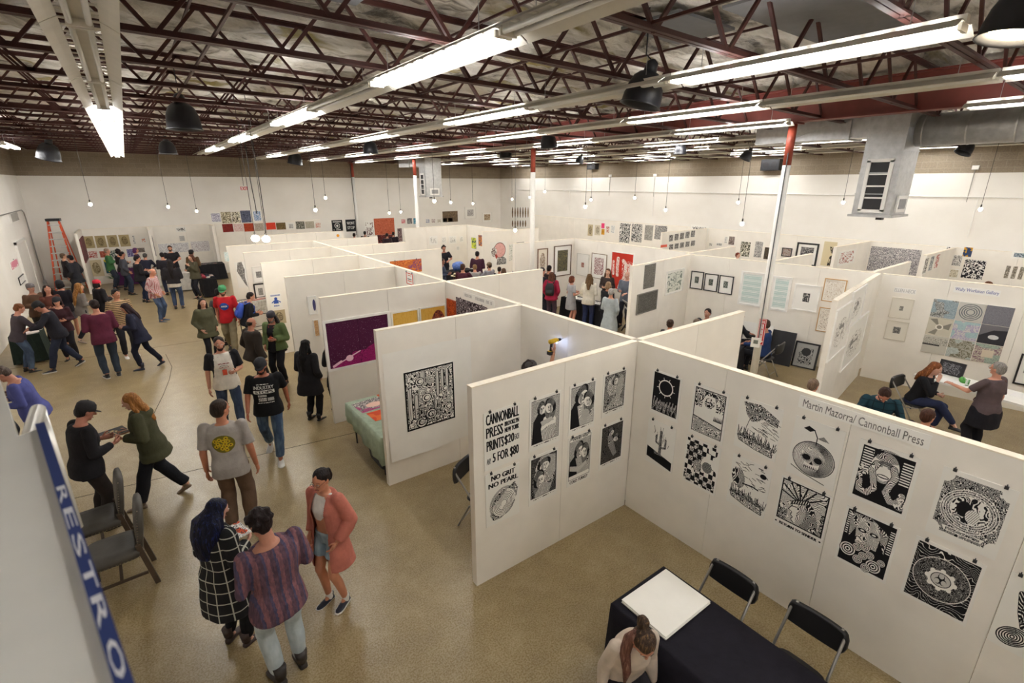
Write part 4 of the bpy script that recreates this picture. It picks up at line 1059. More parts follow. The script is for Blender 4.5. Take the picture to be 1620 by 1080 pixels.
A = Art(160, 160, '242427'); A.marks(.12, .08, .88, .2, 'dddbd6', 8); A.fill(A.ell(.5, .5, .25, .25) & ~A.ell(.5, .5, .2, .2), 'dddbd6'); A.fill(A.ell(.5, .5, .1, .1), 'dddbd6'); A.marks(.12, .8, .88, .9, 'dddbd6', 9, 6)
pic('WB', (525, 542, 348, 366), A, 'black poster with a white ring emblem on the back wall', 'poster', GB, pins=0)
pic('WB', (547, 563, 347, 366), art_text([('WONT', .12, .18, .88, .42), ('STOP', .14, .56, .86, .8)], '26262a', 'e8e6e0'), 'black poster lettered WONT STOP on the back wall', 'poster', GB, pins=0)
pic('WB', (577, 592, 350, 374), art_lino(85, '6b4a4a', PW, 60, 80, .1, 3, 4, .25), 'white banner with tall brown streaks on the back wall', 'poster', GB, pins=0)
A = art_lino(86, 'a64a30', 'd57a5c', 150, 120, 0, 6, 10, .4)
pic('WB', (592, 624, 345, 371), A, 'large rust orange carved style print on the back wall', 'print', None, pins=0)
pic('WB', (597, 625, 371, 384), art_lino(87, '2b1f20', 'b5473f', 90, 45, 0, 5, 6, .7), 'dark red and black poster under the rust orange print', 'poster', None, pins=0)
pic('WB', (629, 636, 361, 382), art_lino(88, '232225', 'd8b5b5', 40, 70, 0, 5, 6, .6), 'narrow black and pink poster on the back wall', 'poster', None, pins=0)
for bx, a, l in (((634, 642, 346, 354), art_lino(89, 'c8525a', 'ecd8d8', 40, 40, .1, 4, 5, .5), 'small pink print'), ((644, 652, 345, 354), art_lino(90, '26262a', 'e4e0dc', 40, 40, 0, 4, 6, .6), 'small black and white print'), ((654, 662, 345, 354), art_lino(91, 'dfe8ea', '2f86a4', 40, 40, 0, 3, 3, .2), 'small teal print'),
 ((700, 724, 334, 351), art_lino(92, '8f7a5e', '54483c', 90, 60, 0, 6, 10, .4), 'wide brown carved style print'),
 ((735, 753, 327, 346), art_lino(93, '6f6b6b', 'f0eeea', 70, 70, .22, 6, 9, .5), 'white framed print with grey knot'),
 ((763, 778, 336, 351), art_lino(94, '6b4f2f', 'e7d9be', 70, 70, .15, 6, 9, .5), 'white framed print with brown knot')):
    pic('WB', bx, a, l+' high on the back wall', 'print', None, pins=0, frame='e6e3dd' if 'framed' in l else None, fw=.03)
for k in range(5):
    pic('WB', (673+k*9, 680+k*9, 346-k*.3, 353-k*.3), art_lino(95+k, ('4a5a8a', '7a4a4a', '8a7a5a', '5a6a5a', 'a06a4a')[k], PW, 40, 40, .1, 4, 5, .4), ('small blue marked print beside the distant column', 'small maroon marked print beside the blue marked one', 'small tan marked print in the middle of the tiny row', 'small green marked print in the tiny row', 'small orange marked print under the wide brown print')[k], 'print', 'tiny prints in a row on the back wall', pins=0)
# right wall, far part: feathers and framed photographs
for r_ in range(2):
    for k in range(7 if r_ == 0 else 6):
        A = Art(14, 70, PW); A.fill(A.ell(.5, .5, .34, .47), ('4a3a30', '5d4a2e', '6b5a4a', '3a3438')[k % 4]); A.lino(A.ell(.5, .5, .3, .4), 5, 6, .4, 'b59a72', k)
        x = 811+k*4.1; y0, y1 = ((327, 345), (348, 359))[r_]
        pic('WR', (x-1.5, x+1.5, y0, y1), A, 'narrow feather print, %s from left in the %s row beside the middle column' % (OW[k], ('upper', 'lower')[r_]), 'print', 'feather prints, %s row' % ('upper', 'lower')[r_], pins=0)
FR = [((854, 878, 346, 361), (.22, .35, .8, .7), 'wide black framed print with four dark figures'), ((884, 893, 349, 365), (.3, .3, .75, .8), 'narrow black framed print'), ((894, 909, 351, 366), (.25, .45, .8, .95), 'black framed print with grey building'), ((911, 925, 352, 367), (.25, .4, .75, .7), 'black framed print with red stripe')]
for k, (bx, inn, l) in enumerate(FR): pic('WR', bx, art_center(k+4, '4a4646', inner=inn, w=110, h=80), l+' on the right wall', frame='1f1e20', fw=.03, group='black framed prints on the far right wall')
pic('WR', (857, 879, 363, 367), art_lino(6, '2d2b2d', PW, 80, 20, .1, 5, 5, .3), 'low black framed strip under the four figure print', frame='1f1e20', fw=.02)
pic('WR', (912, 924, 369, 375), art_lino(7, '2d2b2d', '8d8a88', 60, 30, 0, 3, 3, .5), 'low dark framed print under the red striped one', frame='1f1e20', fw=.02)
RW = [((930, 938, 355, 373), art_flower(1, 'c9bb9a', '5c4a35'), 'tan standing figure print'), ((941, 950, 356, 372), art_flower(2, 'd5ccb6', '7d7262'), 'pale tan figure print'), ((951.5, 956.5, 353, 361), art_disc('e8477a', 'e8477a'), 'small bright pink print'), ((951.5, 956.5, 362, 371), art_disc('d39a35', 'b9822a'), 'small ochre print under the pink one'),
 ((958, 965, 357, 369), art_lino(41, 'a5463a', 'efe6da', 40, 60, .15, 3, 5, .5), 'small red oval print'), ((966, 973, 356, 369), art_lino(42, '8c9aa5', PW, 40, 60, .15, 3, 5, .3), 'small grey blue print'),
 ((980, 997, 353, 384), art_lino(43, K, PW, 100, 170, .02, 4, 7, .5), 'tall black swirling print, left of the pair'), ((999, 1016, 354, 383), art_lino(44, K, PW, 100, 170, .02, 4, 7, .5), 'tall black swirling print, right of the pair'), ((1020, 1033, 356, 380), art_lino(45, '6d6a66', 'c9c6be', 80, 130, 0, 6, 8, .5), 'grey carved style print'), ((1036, 1055, 357, 379), art_lino(46, '3b3a3c', 'd9d6d0', 100, 120, 0, 5, 9, .5), 'dark streaky print'),
 ((1092, 1120, 356, 381), art_lino(47, '2c2b2d', PW, 130, 120, .1, 4, 6, .35), 'huge sketchy face print'), ((1122, 1127, 384, 389), art_lino(48, '55504c', PW, 30, 30, .1, 4, 4, .5), 'tiny dark print'), ((1133, 1143, 384, 389), art_lino(49, '4b4846', PW, 50, 30, .1, 4, 4, .5), 'small dark print'),
 ((1146, 1151, 374, 385), art_lino(50, 'a8a6a2', PW, 30, 50, .1, 4, 4, .5), 'narrow pale print'), ((1153, 1162, 374, 387), art_lino(51, '4d3a36', 'b9ada5', 50, 60, 0, 4, 5, .5), 'small print of dark figures'), ((1171, 1187, 382, 406), art_lino(52, '3c3a2c', 'e9e5d4', 90, 120, .02, 4, 5, .6), 'olive and cream rabbits print'), ((1194, 1206, 382, 407), art_lino(53, '3d3b40', 'e6e3dd', 70, 110, 0, 5, 8, .45), 'print with dark bottle shape'), ((1209, 1217, 391, 410), art_lino(54, '6d5e4a', '34302c', 50, 80, 0, 4, 5, .4), 'narrow dark framed print')]
for bx, a, l in RW: pic('RL', bx, a, l+' on the right wall panels', 'print', 'prints along the right wall panels', pins=0)
pic('RL', (1237, 1253, 392, 406), art_lino(55, '8a6a60', 'b8b0a8', 60, 60, 0, 4, 5, .4), 'small black framed photograph near the white column', frame='242326', fw=.03)
pic('RL', (1259, 1294, 384, 420), art_lino(56, '3f3e42', 'a9a7a6', 120, 120, 0, 3, 7, .5), 'large black framed print with grey diagonal shapes', frame='1f1e20', fw=.06, matw=.1)
A = Art(70, 120, 'd9cba8'); A.fill(A.poly([(.5, .2), (.9, .22), (.9, .55), (.6, .42)]), '3d3834'); A.fill(A.poly([(.6, .6), (.9, .5), (.88, .98), (.5, .98)]), '3d3834'); A.lino(A.rect(.4, .2, .9, .98), 5, 5, .2, 'd9cba8', 3)
pic('RL', (1301, 1322, 382, 421), A, 'tan hanging scroll with dark rock shapes', 'print', pins=0)
pic('RL', (1374, 1455, 392, 432), art_lino(57, '4a4650', 'eeeae6', 260, 150, 0, 14, 9, .5), 'wide speckled black and white print', 'print', pins=0)
pic('R2', (1326, 1352, 396, 418), art_lino(58, 'a5554a', 'f0eeea', 80, 70, .1, 5, 4, .25), 'red and black sketch sheet on the partition', pins=0)
for r_ in range(2):
    for k in range(5):
        pic('R1', (1058+k*8.6, 1065+k*8.6, (371-k*1.7, 386-k*1.5)[r_], (382-k*1.7, 395-k*1.5)[r_]), art_lino(200+r_*9+k, '2d2b2d', 'c9c6c0', 50, 60, .05, 4, 5, .5), 'small dark print, %s from left in the %s row of the sketch partition' % (OW[k], ('upper', 'lower')[r_]), 'print', 'dark small prints, %s row of the sketch partition' % ('upper', 'lower')[r_], pins=0)
pic('R1', (1045, 1055, 387, 391), art_disc('e8705c', 'e8705c'), 'small salmon card on the partition', 'card', pins=0)
R = [((1495, 1509, 390, 407), art_lino(60, '2c2a2c', PW, 60, 70, .05, 3, 4, .55), 'black and white portrait print'), ((1524, 1538, 391, 406), art_lino(62, '3b4a6a', 'd9a030', 60, 60, 0, 2, 2, .5), 'blue and orange bird print'), ((1487, 1504, 411, 427), art_lino(63, '4d4526', 'a08f4a', 70, 70, 0, 6, 8, .5), 'olive gold framed print'), ((1506, 1522, 403, 421), art_lino(64, '4b494b', 'e6e3de', 60, 70, .05, 4, 6, .4), 'grey mechanical sketch print'), ((1501, 1517, 425, 440), art_lino(65, '8a7c5c', 'ece6d6', 60, 60, .1, 5, 6, .3), 'pale gold knotted print'), ((1483, 1493, 429, 440), art_lino(66, '2b292b', PW, 50, 50, .2, 3, 4, .5), 'small black leaf print'),
 ((1523, 1558, 411, 441), art_lino(67, '26242a', 'dedbd6', 130, 120, 0, 3, 5, .5, blob='f0eee8'), 'large black skull like eye print'), ((1600, 1640, 398, 410), art_lino(68, '5c6a74', 'b8c2c8', 90, 40, .1, 4, 5, .5), 'blue grey animal print')]
for bx, a, l in R: pic('RL', bx, a, l+' at the right end of the wall panels', 'print', 'prints at the right end of the wall panels', pins=0)
for k in range(4): pic('RL', (1590+k*11, 1597+k*11, 420+k, 440+k), art_lino(210+k, '4b4238', 'c9c0b0', 30, 70, 0, 4, 5, .5), ('tall brown strip print, left of four', 'tall brown strip print, second of four', 'tall brown strip print, third of four', 'tall brown strip print, right of four')[k], 'print', 'tall strip prints on the right wall', pins=0)
for k in range(3): pic('R3', (1461+k*9, 1467+k*9, 408-k*3, 432-k*4), art_lino(214+k, ('5a5652', '3b4a5a', 'b4453c')[k], PW, 40, 80, .1, 4, 5, .5), ('narrow grey print on the right wall stub partition', 'narrow slate print on the right wall stub partition', 'narrow red print on the right wall stub partition')[k], 'print', pins=0)
# the three black frames and pale framed works
for k, bx in enumerate(((1093, 1113, 429, 457), (1114.5, 1136, 433, 460.5), (1137.5, 1160, 436, 465))):
    pic('T1', bx, art_center(k, '35443f', w=90, h=100, inner=(.3, .28, .66, .68)), ('small black frame nearest the wall corner, left of three', 'small black frame in the middle of three', 'small black frame on the right of three')[k], frame='232327', fw=.022, group='three black frames')
pic('T1', (1170, 1208, 430, 484), art_stripes_blue(), 'pale green striped print in white frame left of the column', frame='f0eeea', fw=.05)
pic('T1', (1220, 1250, 437, 492), art_stripes_blue(), 'pale green striped print in white frame right of the column', frame='f0eeea', fw=.05)
pic('T1', (1255, 1296, 450, 492), art_center(7, '2f2e30', w=100, h=110, inner=(.36, .3, .66, .66)), 'white framed print with small black square image', frame='f2f0ec', fw=.03)
pic('T1', (1302, 1338, 441, 478), art_lino(20, 'c9b9a4', 'efe9df', 90, 100, .06, 5, 6, .2), 'upper of two wooden framed pale drawings', frame='c9a374', fw=.02)
pic('T1', (1293, 1328, 487, 526), art_lino(21, 'b5a99a', 'efe9df', 90, 100, .06, 5, 6, .2), 'lower of two wooden framed pale drawings', frame='c9a374', fw=.02)
pic('C1', (1018.5, 1036, 418, 455), art_lino(22, '8b8880', '6b6862', 80, 130, 0, 5, 9, .4), 'upright grey carved face print', pins=0)
pic('C1', (1007, 1038, 462, 493), art_lino(23, '7a7872', '55534e', 120, 90, 0, 14, 5, .4), 'landscape grey framed print below the carved face', frame='8a8780', fw=.02)
pic('C1', (1053, 1080, 427, 463), art_lino(24, '8a938a', 'dfe0d6', 90, 90, .05, 3, 5, .3), 'white framed print with green grey sketch', frame='efede8', fw=.03)
# head print, red figure and neighbours
pic('S7', (913, 932, 401, 436), art_center(9, 'a45648', w=80, h=100, inner=(.38, .4, .6, .62)), 'white framed print with a tiny red image', frame='d5d1ca', fw=.02)
pic('S7', (936, 960, 401, 441), art_lino(25, '8f5f62', 'efe9e4', 90, 110, .12, 5, 8, .5), 'framed mauve head profile print', frame='8d7a66', fw=.02, matw=.05)
pic('S7', None, art_redfig(), 'tall red print with white dancing figures', frame='efece6', fw=.03, quad=[(967, 396), (1004, 402), (1000, 462), (966, 457)])
pic('I1', (876, 903, 388, 436), art_lino(26, '8d8358', '4c4d48', 90, 130, 0, 5, 9, .4), 'tall dark print in brown wooden frame', frame='6b5546', fw=.03, matw=.14)
pic('I1', (850, 866, 393, 434), art_flower(5, 'efe7d8', '7b5a3a'), 'cream figure print in brown frame beside the middle column', frame='7c5f48', fw=.03)
pic('H1', (776, 802, 382, 420), art_head(), 'pink head with black skull profile print', pins=0)
pic('H1', (817, 829, 383, 409), art_lino(27, '85847c', '3c3c3a', 60, 110, 0, 4, 6, .4), 'dark green grey figure print', pins=0)
pic('H1', (805, 811, 386, 413), art_lino(28, '8f9a8a', PW, 40, 110, .1, 4, 5, .3), 'narrow pale green sketch print', pins=0)
pic('H3', (746, 753.5, 376, 393), art_lino(29, '4e6a5c', 'd7e04c', 50, 90, 0, 3, 3, .4), 'green and yellow print', pins=0)
pic('H3', (757, 764, 372, 389), art_lino(30, '5a5a78', 'd8872e', 50, 90, 0, 3, 3, .4), 'orange and blue print', pins=0)
for k, bx in enumerate(((679, 692, 373, 387), (699, 706, 374, 385), (710, 722, 373, 385), (727, 733, 373, 383), (696, 700, 391, 400), (722, 727, 389, 396))):
    pic('H2', bx, art_lino(220+k, '8a8782', PW, 60, 60, .15, 5, 4, .2), ('pale square print left in the far booth row', 'small grey oval print beside the pale square print', 'pale print with two dark marks', 'small grey print near the booth corner', 'small grey print low beside the booth end', 'tiny grey print low in the booth middle')[k], 'print', pins=0)
# the nine image grid
GG = 'nine square prints in a grid'
p, d, n = wall_frame('T2')
tl, tr, br_, bl = [on_plane(x, y, p, n) for x, y in ((1478, 471), (1606, 487), (1580, 577), (1455, 556))]
cols9 = [('b7b8b4', '6f6f6c', '9ab0bd'), ('c9c7c0', '6a6f73', None), ('8a8990', '74737c', None), ('cfc9b8', '8d897d', None), ('cfcbc9', 'a9a2c0', '9fc4c4'), ('77757a', '3a393e', None), ('c9c5ba', '8a887f', '3b3a3c'), ('b4b0a4', '77735f', 'c7d3d3'), ('c8bfae', '8a6d78', '9ab4a4')]
nms = ['top left blotched', 'top middle ringed', 'top right plain grey', 'middle left fan shaped', 'centre pale violet', 'middle right dark lens shaped', 'bottom left pale barred', 'bottom middle mossy', 'bottom right pink and green']
u0 = (tl-p).dot(d); u0b = (bl-p).dot(d); u1 = (tr-p).dot(d); u1b = (br_-p).dot(d)
ua, ub = (u0+u0b)/2, (u1+u1b)/2; za, zb = (tl.z+tr.z)/2, (bl.z+br_.z)/2
for r_ in range(3):
    for c_i in range(3):
        k = r_*3+c_i; bg, f1, f2 = cols9[k]
        A = Art(110, 110, bg)
        if k == 1:
            for q in range(4): A.fill(A.ell(.5, .5, .44-.09*q, .44-.09*q) & ~A.ell(.5, .5, .40-.09*q, .40-.09*q), f1)
        elif k == 3: A.fill(A.poly([(.5, .5), (.05, .1), (.35, .05)]), f1); A.fill(A.poly([(.5, .5), (.95, .2), (.9, .6)]), f1); A.fill(A.poly([(.5, .5), (.4, .95), (.1, .9)]), f1); A.fill(A.ell(.5, .5, .16, .16), 'ece8dc'); A.fill(A.ell(.5, .5, .1, .1), f1)
        elif k == 5: A.fill(A.poly([(0, .6), (.5, .25), (1, .2), (1, 1), (0, 1)]), f1); A.fill(A.ell(.55, .62, .2, .12), 'd9d9d9')
        elif k == 6: A.fill(A.rect(0, .45, .7, .55), f2); A.lino(A.rect(0, .1, 1, .5), 5, 6, .3, f1, k)
        elif k == 2: A.lino(A.rect(0, 0, 1, 1), 20, 5, .5, f1, k)
        else:
            A.lino(A.rect(0, 0, 1, 1), 4, 6, .45, f1, 60+k)
            if f2: A.fill(vnoise(110, 110, 3, k) > .6, f2, .7)
            if k == 8: A.fill(A.rect(.3, .3, .75, .7), 'd9cdb9')
        w = abs(ub-ua)/3-.012; h = abs(za-zb)/3-.012
        c0 = p+d*(ua+(ub-ua)*(c_i+.5)/3)+Vector((0, 0, za+(zb-za)*(r_+.5)/3))
        c0.z = za+(zb-za)*(r_+.5)/3
        MB().box(-w/2, w/2, -.02, 0, -h/2, h/2, 0, 1).build('square_print', [PAPER, print_mat(A, 'square_print')], None, c0+n*.001, (0, 0, math.atan2(d.y, d.x)), label='%s square print in the nine image grid' % nms[k], category='print', group=GG)
for t, bx, col in (('Wally Workman Gallery', (1508, 1584, 456, 466), '8588b0'), ('ELLEN HECK', (1414, 1450, 456, 464), 'b4b2b0')):
    A = Art(300, 44, 'f3f1ed'); A.text(t, .03, .15, .97, .85, col, .003)
    pic('T2', bx, A, 'white name sign reading %s' % t, 'sign', name='name_sign', pins=0)
pic('T2', (1408, 1444, 471, 504), art_center(11, '55544f', 'e9e4d8', (.42, .38, .6, .62)), 'upper cream framed small print beside the image grid', frame='ddd6c8', fw=.02)
pic('T2', (1400, 1436, 507, 538), art_center(12, '4b4a48', 'e9e4d8', (.34, .3, .7, .66)), 'lower cream framed small print beside the image grid', frame='ddd6c8', fw=.02)
pic('T2', (1608, 1640, 560, 610), art_center(13, '9a9894'), 'black framed print cut off at the right edge', frame='1f1e20', fw=.03)
for k, bx in enumerate(((1317, 1341, 487, 553), (1345, 1363, 459, 508), (1338, 1363, 510, 565))):
    pic('D1', bx, art_oldmap(k+3), ('large pale round drawing on the stub wall, nearest its end', 'pale round drawing, upper on the stub wall', 'pale round drawing, lower on the stub wall')[k], 'drawing', frame='f4f2ee', fw=.02)
# back left booths
GA = 'four tan figure prints in a row'
for k in range(4): pic('BL', (132.5+k*18.8, 149+k*18.8, 373.5-k*.8, 392.5-k*.9), art_flower(k, 'b3a27a', '5c4c2c'), ('tan standing figure print, leftmost of the row of four', 'tan figure print, second of the row of four', 'tan figure print, third of the row of four', 'tan figure print, rightmost of the row of four')[k], 'print', GA, pins=0)
LB = [((140, 154, 397, 408), art_lino(110, 'b5453c', 'e8d5cf', 50, 40, 0, 3, 4, .4), 'small red and cream print', 0), ((158, 170, 397, 407), art_lino(111, 'a0432f', 'd5806a', 50, 40, 0, 3, 4, .4), 'small rust print', 0), ((172, 183, 396, 410), art_lino(112, '3b5a52', 'd9d6cc', 40, 50, 0, 3, 4, .5), 'small dark green print', 0), ((201, 211, 394, 406), art_lino(113, '4c4a80', 'a9a4c8', 40, 50, 0, 3, 4, .5), 'small violet print', 0), ((215, 229, 392, 399), art_lino(114, '5a5048', '9d958c', 60, 30, 0, 4, 5, .5), 'wide grey brown print', 0),
 ((142, 163, 411, 437), art_flower(3, 'd9ccab', '6f5d36'), 'cream poster with a brown wreath', 0), ((166, 180, 410, 432), art_lino(115, '34606a', 'e0c93a', 50, 70, 0, 2, 2, .5), 'teal and yellow poster', 0), ((210, 214, 372, 386), art_lino(116, '5a5860', PW, 30, 60, .1, 4, 4, .3), 'narrow grey sheet', 0), ((222, 232, 375, 385), art_lino(117, 'd9653a', PW, 40, 40, .25, 3, 3, .5), 'small orange creature print', 0),
 ((278, 294, 359, 367), art_lino(118, '3a3a3c', PW, 60, 30, .1, 4, 4, .4), 'small black zigzag print', 0), ((284, 292, 373, 381), art_lino(119, 'a9a7a4', 'd5d3cf', 40, 40, 0, 6, 5, .5), 'small grey square print', 0),
 ((250, 300, 384, 400), art_lino(120, '8a8794', 'ecebea', 130, 60, .02, 7, 7, .22), 'wide sheet of small grey pictures', 0), ((302, 332, 381, 398), art_lino(121, '8f7a86', 'ecebea', 110, 70, .02, 7, 7, .22), 'wide sheet of small mauve pictures', 0)]
for bx, a, l, _ in LB: pic('BL', bx, a, l+' in the back left booths', 'print', 'prints in the back left booths', pins=0)
pic('WLEFT', (14, 31, 409, 427), art_lino(122, 'd9899c', 'f0eeea', 60, 60, .12, 3, 6, .55, blob='d9899c'), 'white poster with a pink splash on the left wall', 'poster', pins=1)
pic('WLEFT', (28, 45, 432, 447), art_lino(123, 'c9c6c0', 'f0eeea', 60, 60, .1, 4, 3, .1), 'thin black framed sheet on the left wall', frame='2a2a2c', fw=.025)
for (x, y) in ((118, 372), (121, 385), (124, 400)): pass
p0, p1 = WALLS['B1']
for k in range(4):
    MB().box(-1.865-.04, -1.865, 26.5+k*.5, 26.9+k*.5, 1.25, 2.2).build('dark_print', mat('maroon_print', '6b3a3c', .7, vary=.5, vscale=20), label='narrow maroon print, %s from the aisle end of the partition beside the ladder' % OW[k], category='print', group='maroon prints beside the ladder')
    MB().box(.495, .52, 26.9+k*.45, 27.25+k*.45, 1.3, 2.1).build('dark_print', mat('slate_print', '5d5560', .7, vary=.5, vscale=20), label='narrow slate print, %s from the aisle end of the back booth partition' % OW[k], category='print', group='slate prints on the back partition')
# ------------------------------------------------------------ people
TMP = []          # (temporary object, callback) pairs remeshed in one go
def queue_remesh(mb, vox, smooth, cb):
    me = bpy.data.meshes.new('tmp'); me.from_pydata(mb.v, [], mb.f)
    o = bpy.data.objects.new('tmp', me); COL.objects.link(o)
    m = o.modifiers.new('r', 'REMESH'); m.mode = 'VOXEL'; m.voxel_size = vox
    if smooth:
        s = o.modifiers.new('s', 'SMOOTH'); s.factor = .5; s.iterations = smooth
    TMP.append((o, cb))
def flush_remesh():
    dg = bpy.context.evaluated_depsgraph_get(); dg.update()
    out = [(bpy.data.meshes.new_from_object(o.evaluated_get(dg)), cb) for o, cb in TMP]
    for o, _ in TMP:
        me = o.data; bpy.data.objects.remove(o); bpy.data.meshes.remove(me)
    TMP.clear()
    for me, cb in out: cb(me)
def get_co(me):
    n = len(me.vertices); a = np.empty(n*3); me.vertices.foreach_get('co', a); return a.reshape(n, 3)
def get_no(me):
    n = len(me.vertices); a = np.empty(n*3); me.vertex_normals.foreach_get('vector', a); return a.reshape(n, 3)
def ripple(me, amp, k, seed, stretch=(1, 1, .5)):
    co = get_co(me); no = get_no(me); r = np.random.RandomState(seed); s = np.zeros(len(co))
    q = co*np.array(stretch)
    for i in range(6):
        d = r.normal(size=3); d /= np.linalg.norm(d); f = k*r.uniform(.6, 2.2); s += np.sin(q@d*f+r.uniform(0, 6))/(1+.4*i)
    co = co+no*(s*amp/2.6)[:, None]
    me.vertices.foreach_set('co', co.ravel()); me.update()
def finish(me, name, mats, parent, loc=(0, 0, 0), rot=0, **tags):
    for m in (mats if isinstance(mats, (list, tuple)) else [mats]): me.materials.append(m)
    me.polygons.foreach_set('use_smooth', [True]*len(me.polygons))
    me.name = name
    return link(name, me, parent, loc, rot, **tags)
V3 = Vector
ARMS = {  # elbow and wrist offsets from the shoulder (x outwards, y forwards, z up)
 'down': ((.05, -.03, -.29), (.07, .03, -.55)), 'swingf': ((.05, .08, -.27), (.05, .25, -.46)), 'swingb': ((.06, -.13, -.26), (.08, -.17, -.52)),
 'hold': ((.06, -.02, -.28), (-.05, .22, -.26)), 'lift': ((.05, .06, -.27), (-.06, .22, -.06)), 'cross': ((.07, .06, -.27), (-.20, .20, -.22)),
 'hip': ((.17, -.07, -.25), (.02, .06, -.42)), 'pocket': ((.09, -.08, -.27), (.02, .09, -.46)), 'reach': ((.09, .17, -.22), (.08, .42, -.20)),
 'chin': ((.0, .20, -.22), (-.12, .17, .03)), 'side': ((.2, .05, -.2), (.36, .22, -.25)), 'table': ((.1, .16, -.22), (-.04, .38, -.27)), 'raise': ((.10, .12, .22), (.09, .20, .50)), 'back': ((.1, -.12, -.26), (-.08, -.16, -.4))}
def hand_parts(mb, wrist, fdir, pn, s, side, curl=.5):
    """palm, four unequal bent fingers and a side thumb as tapered capsules"""
    f = V3(fdir).normalized(); n = V3(pn); n = (n-f*n.dot(f)).normalized(); a = f.cross(n).normalized()*side
    w = V3(wrist)
    mb.capsule(w+f*.01*s, w+f*.075*s, .030*s, .036*s, 8, 0, .55, n)
    for k, (ln, off) in enumerate(((.072, -.028), (.082, -.010), (.077, .009), (.060, .027))):
        b0 = w+f*.088*s+a*off*s; b1 = b0+(f*math.cos(curl*.5)+n*math.sin(curl*.5)).normalized()*ln*.55*s
        b2 = b1+(f*math.cos(curl*1.6)+n*math.sin(curl*1.6)).normalized()*ln*.5*s
        mb.capsule(b0-f*.02*s, b1, .0098*s, .0088*s, 6); mb.capsule(b1, b2, .0088*s, .0072*s, 6)
    t0 = w+f*.025*s-a*.026*s; t1 = t0+(f*.6-a*.7+n*.35).normalized()*.042*s; t2 = t1+(f*.85-a*.2+n*.4).normalized()*.032*s
    mb.capsule(t0, t1, .0125*s, .0105*s, 6); mb.capsule(t1, t2, .0105*s, .0085*s, 6)
PN = [0]
